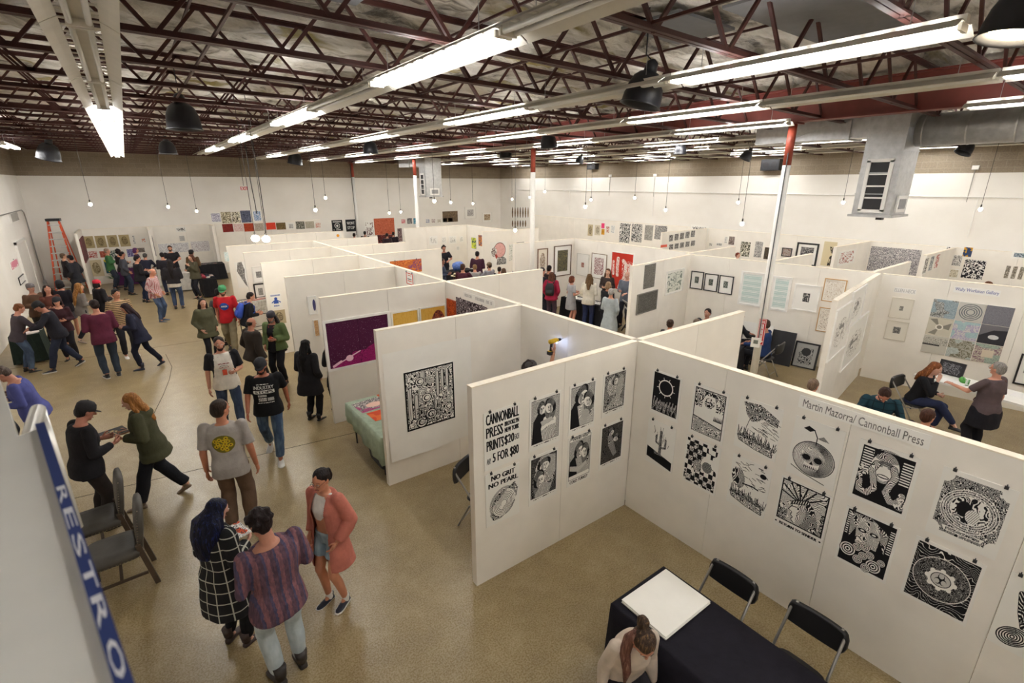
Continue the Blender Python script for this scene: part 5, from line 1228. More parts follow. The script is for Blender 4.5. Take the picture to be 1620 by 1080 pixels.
def person(pos, face, label, h=1.72, fem=False, heavy=0.0, sk='c98f74', pose='stand', lean=0.0, arms=('down', 'down'), head=(0, 0), hair='short', hc='2a1c16', hc2=None,
           top='tee', tc='555555', tpat=None, tc2=None, tc3=None, jacket=None, jl=.80, bottom='jeans', bc='2f3b52', bpat=None, bc2=None, shoes='1d1b1c', sole=None,
           hat=None, hatc=None, beard=None, vox=None, group=None, prints=(), turn=0.0, extras=(), cat='person', tscale=1.0, floor=0.0, glasses=False, fold=.010):
    """face: degrees, 0 = back to the camera, 90 = facing the right of the photo, 180 = facing the camera"""
    PN[0] += 1; seed = PN[0]
    pos = V3(pos); away = math.atan2(pos.y, pos.x)-PI/2      # rotation that makes local +y point away from the camera
    rot = away - math.radians(face)
    s = h/1.72; dist = (pos-CP).length
    vox = vox or (.0125 if dist < 7.5 else .016 if dist < 12 else .021 if dist < 19 else .027)
    W_ = (.94 if fem else 1.0); HV = 1+heavy
    hipz = .90*s; 
    if pose in ('sit', 'crossleg'): hipz = .50
    # legs: hip, knee, ankle, toe direction
    legs = []
    st = {'stand': ((.0, .0), (.03, -.02)), 'walk': ((.26, .0), (-.28, .06)), 'wide': ((.02, 0), (-.02, 0)), 'sit': ((0, 0), (0, 0)), 'lunge': ((.10, 0), (-.32, .05)), 'crossleg': ((0, 0), (0, 0))}[pose]
    for i, sd in enumerate((-1, 1)):
        sx = .092*s*W_*HV; (fy, lift) = st[i]
        if pose == 'wide': sx2 = .17*s
        else: sx2 = .105*s
        hp = V3((sd*sx, 0, hipz))
        if pose == 'sit': kn = V3((sd*.13*s, .43*s, hipz+.02)); an = V3((sd*.13*s, .42*s, .085*s))
        elif pose == 'crossleg':
            kn = V3((sd*.08*s, .43*s, hipz+(.10 if sd > 0 else .02))); an = V3((sd*.08*s-(.12 if sd > 0 else 0), (.66 if sd > 0 else .36)*s, (.26 if sd > 0 else .085)*s))
        else:
            an = V3((sd*sx2, fy*s, (.085+lift)*s)); mid = (hp+an)/2
            bendy = math.sqrt(max(.0001, (.425*s)**2-((hp-an).length/2)**2)) if (hp-an).length < .85*s else .01
            kn = mid+V3((sd*.01, min(.12, bendy)+.012, .01))
        legs.append((hp, kn, an))
    L = math.radians(lean)
    pel = V3((0, 0, hipz)); RL = Matrix.Rotation(-L, 3, 'X')
    up_off = hipz-.90*s
    def T(x, y, z):    # torso frame, z measured on a standing figure of 1.72 m
        v = V3((x*s, y*s, z*s-.90*s)); return RL @ v + pel
    sh_w = (.165 if fem else .19)*(1+heavy*.5)
    # arms
    A_ = []
    for i, sd in enumerate((-1, 1)):
        e, w = ARMS[arms[i]]
        shp = T(sd*sh_w, 0, 1.405)
        RA = Matrix.Rotation(-L*.5, 3, 'X')
        el = shp+RA @ V3((sd*e[0]*s, e[1]*s, e[2]*s)); wr = shp+RA @ V3((sd*w[0]*s, w[1]*s, w[2]*s))
        A_.append((shp, el, wr, sd))
    # head
    hy, hp_ = math.radians(head[0]), math.radians(head[1])       # yaw (to the figure's left), pitch down
    nb = T(0, .0, 1.47); RH = RL @ Matrix.Rotation(hy, 3, 'Z') @ Matrix.Rotation(-hp_, 3, 'X')
    def Hd(x, y, z): return nb + RH @ V3((x*s, y*s, z*s))
    # ---- body
    mb = MB()
    f_ = fem
    def torso(mb, g, rings):
        vs = []; fs = []; n = 20
        for (z, rx, ry, cy) in rings:
            for k in range(n):
                t = 2*PI*k/n; p = 2.3
                vs.append(T((rx*HV+g)*math.copysign(abs(math.cos(t))**(2/p), math.cos(t)), cy+(ry*(1+heavy*1.5)+g)*math.copysign(abs(math.sin(t))**(2/p), math.sin(t)), z))
        for i in range(len(rings)-1):
            for k in range(n): k2 = (k+1) % n; fs.append((i*n+k, i*n+k2, (i+1)*n+k2, (i+1)*n+k))
        fs.append(tuple(range(n-1, -1, -1))); fs.append(tuple((len(rings)-1)*n+k for k in range(n))); mb.add(vs, fs)
    TR = [(.86, .150, .105, -.01), (.94, .168 if f_ else .158, .115, -.01), (1.05, .130 if f_ else .140, .10, 0), (1.16, .138 if f_ else .152, .108, .004), (1.27, .152 if f_ else .172, .122 if f_ else .115, .008), (1.36, .150 if f_ else .178, .10, 0), (1.42, .118 if f_ else .14, .078, -.005), (1.455, .062, .06, -.005)]
    torso(mb, 0, TR)
    neck0, neck1 = T(0, -.005, 1.43), Hd(0, -.005, .07)
    mb.capsule(neck0, neck1, .058*s*(1+heavy*.4), .052*s*(1+heavy*.4), 12)
    for (a, e, w, sd) in A_:
        k_ = s*(.9 if f_ else 1)*(1+heavy*.4)
        mb.capsule(a, e, .046*k_, .040*k_, 12); mb.capsule(e, w, .041*k_, .027*k_, 12)
    for (a, k, n) in legs:
        k_ = s*(1.0 if f_ else .98)*(1+heavy*.5)
        mb.capsule(a, k, .088*k_, .056*k_, 14); cm = k*.65+n*.35+V3((0, -.012, 0)); mb.capsule(k, cm, .052*k_, .054*k_, 12); mb.capsule(cm, n, .054*k_, .036*k_, 12)
        mb.capsule(n, n+V3((0, .06*s, -.058*s)), .034*s, .020*s, 10)
    mb.ell(Hd(0, .012, .165), (.074*s, .092*s, .098*s), 18, 12, rot=RH)
    mb.ell(Hd(0, .035, .095), (.054*s, .060*s, .055*s), 14, 10, rot=RH)
    mb.ell(Hd(0, .078, .062), (.026*s, .022*s, .020*s), 10, 8, rot=RH)
    mb.capsule(Hd(0, .098, .160), Hd(0, .118, .128), .012*s, .016*s, 8)
    for sd in (-1, 1): mb.ell(Hd(sd*.075, .0, .140), (.010*s, .018*s, .030*s), 8, 8, rot=RH); mb.ell(Hd(sd*.032, .083, .165), (.016*s, .012*s, .012*s), 8, 6, rot=RH)
    root = link('person', bpy.data.meshes.new('person'), None, (pos.x, pos.y, floor), rot, label=label, category=cat, group=group)
    M_SK = skin(sk)
    det = MB()
    for sd in (-1, 1):
        det.ell(Hd(sd*.031, .101, .158), (.0125*s, .006*s, .0075*s), 8, 6, 1, rot=RH); det.ell(Hd(sd*.031, .1055, .158), (.0045*s, .004*s, .0045*s), 6, 5, 2, rot=RH)
        det.capsule(Hd(sd*.017, .103, .182), Hd(sd*.046, .092, .182), .0025*s, .002*s, 6, 3)
    det.capsule(Hd(-.020, .098, .088), Hd(.020, .098, .088), .0055*s, .0055*s, 6, 4)
    for i, (a, e, w, sd) in enumerate(A_):
        d = (w-e).normalized()
        if arms[i] in ('down', 'swingf', 'swingb', 'pocket', 'hip', 'back'): pn = V3((-sd, .1, 0)); 
        else: pn = V3((-sd*.3, 0, -1)) if arms[i] in ('reach', 'table', 'side') else V3((-sd*.7, -.3, .5))
        hand_parts(det, w, d if arms[i] not in ('hold', 'lift') else (d+V3((-sd*.1, .2, 0))), pn, s*(.9 if fem else 1), sd*-1, .9 if arms[i] in ('hold', 'lift') else .5)
    def cb_body(me):
        bm = bmesh.new(); bm.from_mesh(me)
        me2 = det.mesh('t', [M_SK], True); bm.from_mesh(me2); bm.to_mesh(me)
        # keep the material slots of the added pieces
        n0 = len(me.polygons)-len(det.f)
        for m in (M_SK, mat('eye_white', 'e8e2da', .3), mat('eye_dark', '1d1512', .2), mat('brow_'+hc, hc if hc > '3' else '4a362c', .8), mat('lip', '9a5248', .5)): me.materials.append(m)
        mi = [0]*n0+det.m; me.polygons.foreach_set('material_index', mi)
        me.polygons.foreach_set('use_smooth', [True]*len(me.polygons)); bm.free()
        old = root.data; me.name = 'person'; root.data = me; bpy.data.meshes.remove(old)
    queue_remesh(mb, max(.009, vox*.75), 2, cb_body)
    # ---- trousers, shorts or skirt
    def leg_tube(mb, leg, g0, g1, end=1.0, top_r=.088):
        a, k, n = leg; k_ = s*(1+heavy*.5)
        if end <= .5:
            q = a+(k-a)*(end/.5); mb.tube([a, a+(q-a)*.5, q], [top_r*k_+g0, top_r*.93*k_+g0, top_r*.85*k_+g0+.01], 14); return
        q = k+(n-k)*((end-.5)/.5)
        mb.capsule(a, k, top_r*k_+g0, .060*k_+g1, 14); cm = k*.65+n*.35+V3((0, -.012, 0)); mb.capsule(k, cm, .056*k_+g1, .058*k_+g1, 12); mb.capsule(cm, n*.85+k*.15, .058*k_+g1, .043*k_+g1, 12); mb.tube([k+(a-k)*.06, k+(n-k)*.3, q], [.060*k_+g1, .058*k_+g1, .044*k_+g1*1.2], 14)
    if bottom:
        mbb = MB(); kind = bottom
        TRB = [(.86, .150, .108, -.012), (.94, .168 if f_ else .158, .118, -.012), (1.0, .150, .108, 0)]
        if pose in ('sit', 'crossleg'): TRB = [(.85, .165, .13, 0), (.94, .17, .13, -.01), (1.0, .150, .115, 0)]
        if kind in ('jeans', 'slim', 'loose'):
            g = {'jeans': .014, 'slim': .011, 'loose': .026}[kind]
            torso(mbb, .010, TRB)
            for lg in legs: leg_tube(mbb, lg, .010, g, .97 if kind != 'slim' else .92)
        elif kind == 'shorts':
            torso(mbb, .010, TRB)
            for lg in legs: leg_tube(mbb, lg, .016, .02, .26)
        elif kind == 'tunic':
            torso(mbb, .012, [(.60, .205, .155, -.01), (.75, .20, .15, -.01), (.88, .19, .14, -.01), (1.0, .15, .11, 0)])
            for lg in legs: leg_tube(mbb, lg, .008, .012, .95)
        elif kind == 'skirt':
            torso(mbb, .010, [(.58, .20, .15, 0), (.72, .185, .14, 0), (.86, .17, .12, 0), (1.0, .14, .1, 0)])
        nm = {'skirt': 'skirt', 'shorts': 'shorts'}.get(kind, 'trousers')
        bm_ = cloth(bc, bpat, bc2)
        sd_ = seed
        def cb_b(me): ripple(me, min(fold, .008)*.9, 26, sd_*3, (1, 1, .8)); finish(me, nm, bm_, root)
        queue_remesh(mbb, vox, 2, cb_b)
    # ---- upper garment
    sleeve = {'tee': .55, 'long': 1.0, 'tank': 0, 'sweater': 1.0, 'polo': .5, 'crop': 0, 'dress': .5, 'raglan': .55, 'coatdress': 1.0}.get(top, 1.0)
    hem = {'crop': 1.15, 'dress': .60, 'tank': .86, 'coatdress': .45}.get(top, .80 if pose not in ('sit', 'crossleg') else .90)
    def garment(mb, g, hem, sleeve, flare=0.0, collar=1.455, shrink=0.0):
        rr = [r for r in TR if r[0] > hem+.01]
        hz = max(hem, .5)
        rings = []
        if hem < .86:
            rings += [(hem, .188+flare, .135+flare, -.01), ((hem+.9)/2, .184+flare*.6, .134+flare*.6, -.01)]
        elif hem < 1.0: rings += [(hem, .158+flare, .112+flare, -.005)]
        else: rings += [(hem, .142, .104, 0)]
        rings += [(z, rx, ry, cy) for (z, rx, ry, cy) in rr if z > rings[-1][0]+.02 and z < 1.44]
        rings = [(z, max(rx, .174) if z < 1.0 and hem < .95 else rx, max(ry, .134) if z < 1.0 and hem < .95 else ry, cy) for (z, rx, ry, cy) in rings]
        # ease over the waist so the cloth hangs
        rings = [(z, max(rx, .150) if (z < 1.2 and hem < 1.0) else rx, max(ry, .108) if (z < 1.2 and hem < 1.0) else ry, cy) for (z, rx, ry, cy) in rings]
        rings.append((collar-.01, .075, .070, -.008))
        torso(mb, g, rings)
        if sleeve > 0:
            for (a, e, w, sd) in A_:
                k_ = s*(.9 if f_ else 1)*(1+heavy*.4); a2 = a+V3((0, 0, .004))
                if sleeve <= .5+.1:
                    q = a+(e-a)*min(1, sleeve*1.5); mb.capsule(a2, a2+(q-a)*.3, .052*k_+g, .051*k_+g, 12); mb.tube([a2, q], [.052*k_+g, .050*k_+g+.006], 14)
                else:
                    q = e+(w-e)*(.94*sleeve); mb.capsule(a2, e, .053*k_+g, .042*k_+g, 12); mb.tube([e+(a-e)*.05, e+(w-e)*.3, q], [.046*k_+g, .042*k_+g, .031*k_+g*1.05], 12)
        else:
            for (a, e, w, sd) in A_: mb.capsule(T(sd*sh_w*.62, 0, 1.36), T(sd*sh_w*.5, 0, 1.43), .035*s, .03*s, 8)
    if top:
        mt = MB(); g0 = {'sweater': .014, 'polo': .012, 'crop': .006, 'tank': .006}.get(top, .013)
        g0 = g0*.5 if jacket else g0
        garment(mt, g0*s, hem, sleeve, .02 if top in ('dress',) else .05 if top == 'coatdress' else 0)
        tm = cloth(tc, tpat, tc2, tscale, tc3) if tpat != 'raglan' else None
        sd_ = seed
        def cb_t(me):
            ripple(me, fold*(.4 if top == 'crop' else .5 if jacket else 1.0), 17, sd_, (1, 1, .45))
            if tpat == 'raglan':
                o = finish(me, 'shirt', [cloth(tc), cloth(tc2)], root)
                co = get_co(me); idx = np.empty(len(me.loops), int); me.loops.foreach_get('vertex_index', idx)
                for p in me.polygons:
                    c_ = p.center
                    if abs(c_.x) > .118*s+(1.46*s-c_.z)*.12 and c_.z > 1.02*s: p.material_index = 1
            else: o = finish(me, {'dress': 'dress', 'crop': 'crop_top', 'sweater': 'sweater', 'coatdress': 'long_coat'}.get(top, 'shirt'), tm, root)
            for pr in prints: shirt_print(o, me, root, s, T, *pr)
        queue_remesh(mt, vox, 2, cb_t)
    if jacket:
        mj = MB(); jc, jpat, jc2 = (jacket+(None, None))[:3]
        # jacket: shell slightly set back so the shirt shows between its two fronts
        garment(mj, .030*s, jl, 1.0, .03, 1.47)
        jm_ = cloth(jc, jpat, jc2)
        openf = 'open' in extras
        if 'hood' in extras: mj.ell(T(0, -.10, 1.40), (.12*s, .07*s, .07*s), 12, 8); mj.capsule(T(-.07, -.02, 1.45), T(.07, -.02, 1.45), .045*s, .045*s, 10)
        sd_ = seed
        def cb_j(me):
            ripple(me, fold*1.2, 15, sd_+70, (1, 1, .45))
            if openf:
                bm = bmesh.new(); bm.from_mesh(me)
                Ti = RL.transposed()
                kill = []
                for f in bm.faces:
                    c_ = Ti @ (f.calc_center_median()-pel); c_ = c_/s
                    if c_.y > .04 and abs(c_.x) < .085+.07*max(0, (1.15-(c_.z+.9))) and c_.z+.9 > jl-.05 and c_.z+.9 < 1.47: kill.append(f)
                bmesh.ops.delete(bm, geom=kill, context='FACES'); bm.to_mesh(me); bm.free()
            finish(me, 'coat' if jl < .7 else 'jacket', jm_, root)
        queue_remesh(mj, vox, 2, cb_j)
    # ---- hair
    if hair:
        mh = MB(); R = RH
        if hair != 'bald':
            mh.ell(Hd(0, -.008, .198), (.083*s, .096*s, .078*s), 16, 10, rot=R); mh.ell(Hd(0, -.035, .150), (.080*s, .074*s, .085*s), 14, 10, rot=R)
            for sd in (-1, 1): mh.ell(Hd(sd*.068, .006, .175), (.016*s, .03*s, .035*s), 8, 6, rot=R)
        else:
            mh.ell(Hd(0, -.045, .145), (.076*s, .052*s, .055*s), 12, 8, rot=R)
            for sd in (-1, 1): mh.ell(Hd(sd*.068, -.012, .150), (.014*s, .04*s, .035*s), 8, 6, rot=R)
        if hair == 'curly':
            r = np.random.RandomState(seed)
            for _ in range(46):
                t = r.uniform(0, 2*PI); ph = r.uniform(0, 2.1); x = math.sin(ph)*math.cos(t); y = math.sin(ph)*math.sin(t); z = math.cos(ph)
                if y > .35 and z < .5: continue
                mh.ell(Hd(.092*x, -.02+.096*y, .182+.092*z), ((.020+.012*r.rand())*s,)*3, 7, 5)
        if hair in ('long', 'longcurly', 'vlong', 'mane'):
            ln = {'long': -.13, 'longcurly': -.12, 'vlong': -.30, 'mane': -.20}[hair]
            wd = {'long': .07, 'longcurly': .095, 'vlong': .085, 'mane': .145}[hair]
            bk = [Hd(0, -.045, .15), Hd(0, -.072, .05)]
            bk += [T(0, -.115, 1.40+.0), T(0, -.15, 1.40+ln)]
            mh.tube(bk, [.088*s, wd*1.1*s, wd*s*1.05, wd*.5*s], 14, 0, True, .55, (0, 1, 0))
            for sd in (-1, 1):
                mh.tube([Hd(sd*.066, .0, .19), Hd(sd*.082, -.005, .10), T(sd*.095, -.035 if hair != 'vlong' else .01, 1.42), T(sd*.09, -.04 if hair != 'vlong' else .03, 1.42+ln*.75)], [.025*s, .036*s, .036*s*wd/.07, .014*s], 9, 0, True, .8)
        if hair == 'bob':
            mh.tube([Hd(0, -.045, .16), Hd(0, -.055, .09), Hd(0, -.05, .035)], [.085*s, .086*s, .070*s], 14, 0, True, .75, (0, 1, 0))
            for sd in (-1, 1): mh.tube([Hd(sd*.066, .0, .19), Hd(sd*.082, .005, .11), Hd(sd*.078, .01, .05)], [.024*s, .032*s, .02*s], 9)
        if hair == 'bun': mh.ell(Hd(0, -.13, .225), (.05*s,)*3, 12, 8); mh.ell(Hd(.02, -.16, .25), (.03*s,)*3, 8, 6)
        if hair == 'pony': mh.tube([Hd(0, -.09, .20), Hd(0, -.135, .17), Hd(0, -.15, .08), Hd(0, -.14, .02)], [.022*s, .030*s, .026*s, .008*s], 10)
        hm = hairm(hc, hc2)
        sd_ = seed
        def cb_h(me):
            ripple(me, .007 if hair in ('curly', 'longcurly', 'vlong', 'long', 'mane') else .004, 75, sd_+9, (1, 1, .35)); finish(me, 'hair', hm, root)
        queue_remesh(mh, min(vox, .014), 2, cb_h)
    if beard:
        mbd = MB(); mbd.ell(Hd(0, .052, .068), (.050*s, .052*s, .046*s), 12, 8, rot=RH); 
        for sd in (-1, 1): mbd.ell(Hd(sd*.055, .03, .105), (.018*s, .035*s, .035*s), 8, 6, rot=RH)
        bm2 = hairm(beard)
        def cb_bd(me):
            ripple(me, .003, 90, 5); finish(me, 'beard', bm2, root)
        queue_remesh(mbd, min(vox, .011), 1, cb_bd)
    if glasses:
        g_ = MB()
        for sd in (-1, 1): g_.tube([Hd(sd*.033+.022*math.cos(t), .112, .158+.017*math.sin(t)) for t in np.linspace(0, 2*PI, 11)], .0022*s, 5); g_.capsule(Hd(sd*.055, .110, .160), Hd(sd*.078, .0, .160), .002*s, .002*s, 5)
        g_.build('spectacles', mat('spectacle_rim', '2a2220', .3), root)
    if hat:
        hm_ = mat('hat_'+hatc, hatc, .85, vary=.15, vscale=20)
        g_ = MB()
        g_.loft([(0, 0, .165, .089, .103), (0, 0, .20, .092, .105), (0, -.004, .245, .085, .097), (0, -.006, .275, .06, .07), (0, -.006, .288, .022, .026)], 20) if hat != 'straw' else g_.loft([(0, 0, .17, .088, .1), (0, 0, .24, .08, .092), (0, 0, .27, .06, .07)], 20)
        if hat == 'cap': g_.add([(x, y, z+dz) for dz in (0, .006) for (x, y, z) in [(-.075, .055, .172), (-.062, .12, .168), (-.035, .158, .163), (0, .168, .161), (.035, .158, .163), (.062, .12, .168), (.075, .055, .172)]], [(6, 5, 4, 3, 2, 1, 0), (7, 8, 9, 10, 11, 12, 13)]+[(i, i+1, i+8, i+7) for i in range(6)]+[(6, 0, 7, 13)]); g_.ell((0, -.006, .29), (.008, .008, .006), 8, 5)
        if hat == 'straw':
            g_.loft([(0, 0, .165, .19, .2), (0, 0, .175, .19, .2)], 24)
        M4 = Matrix.Translation(nb) @ RH.to_4x4() @ Matrix.Scale(s, 4); g_.xf(M4)
        g_.build('cap' if hat == 'cap' else 'hat', hm_, root, smooth=True)
    # ---- shoes
    for i, (a, k, n) in enumerate(legs):
        yaw_ = 0; toe = V3((0, 1, 0)); 
        d = (n-k).normalized(); pit = 0
        if pose in ('walk', 'lunge') and i == 1: pit = -.5
        if pose == 'crossleg' and i == 1: pit = .1
        sh = MB(); S_ = s*(.92 if fem else 1.0)
        prof = [(-.065, .020, .035), (-.055, .034, .062), (-.02, .040, .074), (.04, .040, .066), (.10, .046, .046), (.155, .044, .034), (.19, .030, .026), (.2, .012, .018)]
        vs = []; fs = []; n_ = 12
        for (y, w_, hh) in prof:
            for q in range(n_):
                t = 2*PI*q/n_; cz = math.sin(t); vs.append((w_*math.cos(t), y, (hh*.5+hh*.5*cz) if cz > -.4 else 0.0))
        for r_ in range(len(prof)-1):
            for q in range(n_): q2 = (q+1) % n_; fs.append((r_*n_+q, (r_+1)*n_+q, (r_+1)*n_+q2, r_*n_+q2))
        fs.append(tuple(range(n_))); fs.append(tuple((len(prof)-1)*n_+q for q in range(n_-1, -1, -1)))
        sh.add(vs, fs, 0)
        sh.loft([(0, -.01, .055, .038, .045), (0, -.018, .105, .040, .046)], 12) 
        if 'boots' in extras: sh.loft([(0, -.018, .09, .046, .050), (0, -.02, .2, .056, .060)], 14)
        if sole:
            sl = MB().add([(x*w_*1.03, y, z) for z in (0, .02) for (y, w_) in [(-.068, .02), (-.055, .036), (.0, .042), (.10, .048), (.16, .046), (.2, .02)] for x in (1, -1)], [])
            ring = [(-.068, .02), (-.055, .037), (.0, .042), (.10, .049), (.16, .047), (.203, .02)]
            P = [(w_, y) for y, w_ in ring]+[(-w_, y) for y, w_ in reversed(ring)]
            sh.prism(P, 0, .022, 1)
        M4 = Matrix.Translation(V3((n.x, n.y, n.z-.085*s))) @ Matrix.Rotation(pit, 4, 'X') @ Matrix.Rotation(-.12*(-1 if i == 0 else 1), 4, 'Z') @ Matrix.Scale(S_, 4)
        sh.xf(M4); sh.build('boot' if 'boots' in extras else 'shoe', [mat('shoe_'+shoes, shoes, .5), mat('sole_'+(sole or shoes), sole or shoes, .6)], root, smooth=True)
    if 'socks' in extras:
        for (a, k, n) in legs: MB().capsule(n+V3((0, 0, -.03*s)), n+V3((0, 0, .03*s)), .041*s, .042*s, 12).build('sock', mat('sock_white', 'e6e4e0', .9), root, smooth=True)
    for ex in extras:
        if ex == 'backpack' or ex == 'bluepack' or ex == 'blackpack':
            c_ = {'backpack': '232326', 'bluepack': '2f4fb4', 'blackpack': '1b1b1e'}[ex]
            g_ = MB(); g_.loft([(0, -.20, 1.0, .13, .07), (0, -.21, 1.08, .15, .085), (0, -.21, 1.28, .145, .08), (0, -.195, 1.40, .10, .055)], 16, 0, 3.0)
            g_.xf(Matrix.Translation(pel) @ RL.to_4x4() @ Matrix.Translation((0, 0, -.9*s)) @ Matrix.Scale(s, 4))
            b_ = g_.build('backpack', mat('pack_'+c_, c_, .7), root, smooth=True)
            g2 = MB().loft([(0, -.275, 1.04, .10, .03), (0, -.29, 1.10, .105, .04), (0, -.28, 1.20, .10, .03)], 14, 0, 3.0)
            g2.xf(Matrix.Translation(pel) @ RL.to_4x4() @ Matrix.Translation((0, 0, -.9*s)) @ Matrix.Scale(s, 4)); g2.build('front_pocket', mat('pack2_'+c_, c_, .6), b_, smooth=True)
            for sd in (-1, 1): MB().tube([T(sd*.10, -.14, 1.40), T(sd*.11, -.02, 1.465), T(sd*.11, .11, 1.38), T(sd*.12, .14, 1.22), T(sd*.16, .0, 1.08)], .016*s, 6, 0, True, 1.6).build('strap', mat('pack2_'+c_, c_, .6), b_)
        if ex == 'lanyard':
            MB().tube([T(-.055, -.02, 1.48), T(-.06, .10, 1.40), T(0, .145, 1.18), T(.06, .10, 1.40), T(.055, -.02, 1.48)], .006*s, 5).build('lanyard', mat('lanyard_red', 'b5302c', .6), root)
            MB().box(-.035, .035, .150*s, .156*s, -.05, .05).xf(Matrix.Translation(T(0, 0, 1.13))).build('badge', mat('badge_orange', 'd8553a', .5), root)
        if ex == 'bag':
            MB().tube([T(.10, -.10, 1.42), T(.13, .03, 1.47), T(.12, .13, 1.25), T(-.1, .15, 1.02), T(-.2, .02, .92)], .010*s, 6).build('bag_strap', mat('bag_brown', '5c3a2a', .6), root)
        if ex == 'sidehair':
            g_ = MB().tube([Hd(.06, -.07, .20), Hd(.085, -.02, .08), T(.11, .06, 1.42), T(.10, .14, 1.28), T(.09, .15, 1.12)], [.03*s, .045*s, .045*s, .035*s, .012*s], 12); g_.build('side_hair', hairm('7a5348', 'a88572'), root, smooth=True)
        if ex == 'scarf': MB().tube([T(.08*math.cos(t), .0+.08*math.sin(t), 1.47+.012*math.sin(2*t)) for t in np.linspace(0, 2*PI, 14)], .032*s, 8).build('scarf', cloth('8a4f42'), root, smooth=True)
    root['h'] = h
    root['T'] = [0]
    PEOPLE.append((root, A_, rot, T))
    del root['h']; del root['T']
    return root, A_, T
PEOPLE = []
def shirt_print(o, me, root, s, T, art, side, z0, z1, halfw):
    """a printed patch that follows the cloth: rays cast from front or back on to the garment"""
    bvh = BVHTree.FromPolygons([tuple(v.co) for v in me.vertices], [tuple(p.vertices) for p in me.polygons])
    n = 14; vs = []; ok = True
    for j in range(n+1):
        for i in range(n+1):
            x = (-halfw+2*halfw*i/n); z = z1+(z0-z1)*j/n
            sgn = 1 if side == 'front' else -1
            b_ = T(x, 0, z); org = b_+V3((0, sgn*.6, 0)); hit = bvh.ray_cast(org, V3((0, -sgn, 0)))
            if hit[0] is None: ok = False; vs.append(tuple(b_)); continue
            vs.append(tuple(hit[0]+V3((0, sgn*.005, 0))))
    if not ok: return
    fs = []; uv = []
    for j in range(n):
        for i in range(n):
            a = j*(n+1)+i; f = (a, a+n+1, a+n+2, a+1); u = [(i/n, 1-j/n), (i/n, 1-(j+1)/n), ((i+1)/n, 1-(j+1)/n), ((i+1)/n, 1-j/n)]
            if side == 'front': u = [(1-p, q) for p, q in u]; f = tuple(reversed(f)); u = list(reversed(u))
            fs.append(f); uv.append(u)
    mb = MB().add(vs, fs, 0, uv)
    mb.build('shirt_print', print_mat(art, 'shirt_print', .85), root, smooth=True)
def feet(x, y): return at(x, y, 0)
def headtop(x, y, h=1.72): p = at(x, y, h); return V3((p.x, p.y, 0))
P_ = person
# --- the three nearest on the left and the woman in coral
P_(feet(378, 1016), 55, 'woman with blue-black long hair in a black shawl with white grid', h=1.62, fem=True, hair='mane', hc='15172b', hc2='25346f', sk='d3a18c', top='long', tc='1d1d20', jacket=('232325', 'grid', 'b9b9ad'), jl=.50, bottom='slim', bc='18181b', shoes='3c2c28', extras=('boots',), arms=('hold', 'hold'), head=(-10, 22), heavy=.08)
P_(feet(463, 1066), -18, 'person in purple striped woven shirt and pale jeans, seen from behind', h=1.76, hair='curly', hc='241a1a', sk='b98068', top='long', tc='665260', tpat='ikat', tc2='86646a', tc3='565470', bottom='slim', bc='a9b4b8', bpat='denim', bc2='bcc6c9', shoes='2c2523', arms=('hold', 'hold'), head=(14, 26), heavy=.20, tscale=1, fold=.016, extras=('boots',))
P_(feet(536, 948), 226, 'woman in white crop top, coral cardigan and denim shorts', h=1.63, fem=True, hair='pony', hc='221a19', sk='c98a6c', top='crop', tc='e9e6e2', jacket=('c07566',), jl=.56, bottom='shorts', bc='8ea3b5', bpat='denim', bc2='aebfcb', shoes='1d2130', sole='e4e2de', extras=('open', 'socks'), arms=('pocket', 'pocket'), head=(8, 8), glasses=True, fold=.012)
A = Art(110, 110, 'a39d98'); r_ = np.random.RandomState(3); A.fill(A.ell(.5, .5, .45, .46), '6d6424')
for k in range(13):
    t = k*2.4; q = .36*math.sqrt((k+.5)/13); x, y = .5+q*math.cos(t), .5+q*math.sin(t)
    for m_ in range(10): a = m_*PI/5; A.fill(A.line([(x, y), (x+.085*math.cos(a), y+.085*math.sin(a))], .03), 'd9bb26')
    A.fill(A.ell(x, y, .035, .035), '4c2f1c')
A.fill(~A.ell(.5, .5, .47, .47), 'a39d98')
P_(feet(385, 836), 15, 'man in grey T-shirt with round sunflower print on the back', h=1.84, hair='short', hc='33271f', sk='b87a5c', top='tee', tc='a39d98', bottom='loose', bc='6a5444', shoes='2a2624', arms=('down', 'down'), head=(-35, 0), prints=((A, 'back', 1.12, 1.36, .13),), fold=.013, heavy=.04)
A = Art(200, 250, '1a1a1d')
A.text('INDUSTRY', .05, .13, .95, .27, 'e6e6e2', .012); A.marks(.2, .52, .6, .61, 'e6e6e2', 7); A.marks(.2, .65, .58, .8, 'e6e6e2', 5, 8)
A.fill(A.rect(.05, .31, .97, .47) | A.ell(.06, .39, .05, .08), 'e6e6e2'); A.text('STOPS', .1, .335, .9, .45, '1a1a1d', .02); A.fill(A.rect(.62, .66, .9, .8), 'e6e6e2'); A.hatch(A.rect(.62, .66, .9, .8), .5, 30, .4, '1a1a1d'); A.fill(A.rect(.2, .05, .75, .09) & (vnoise(250, 200, 50, 2) > .4), 'e6e6e2'); A.fill(A.rect(.15, .85, .9, .89) & (vnoise(250, 200, 50, 4) > .4), 'e6e6e2')
P_(feet(437, 720), 190, 'man in black lettered T-shirt and dark cap walking in blue jeans', h=1.72, hair='short', hc='2a2220', sk='a8674c', top='tee', tc='1b1b1e', bottom='jeans', bc='41546f', bpat='denim', bc2='62788f', shoes='d2d0cc', sole='ecebe8', hat='cap', hatc='2b2c31', arms=('swingb', 'swingf'), pose='walk', head=(-5, 14), heavy=.16, beard='3a2a22', prints=((A, 'front', .98, 1.37, .16),))
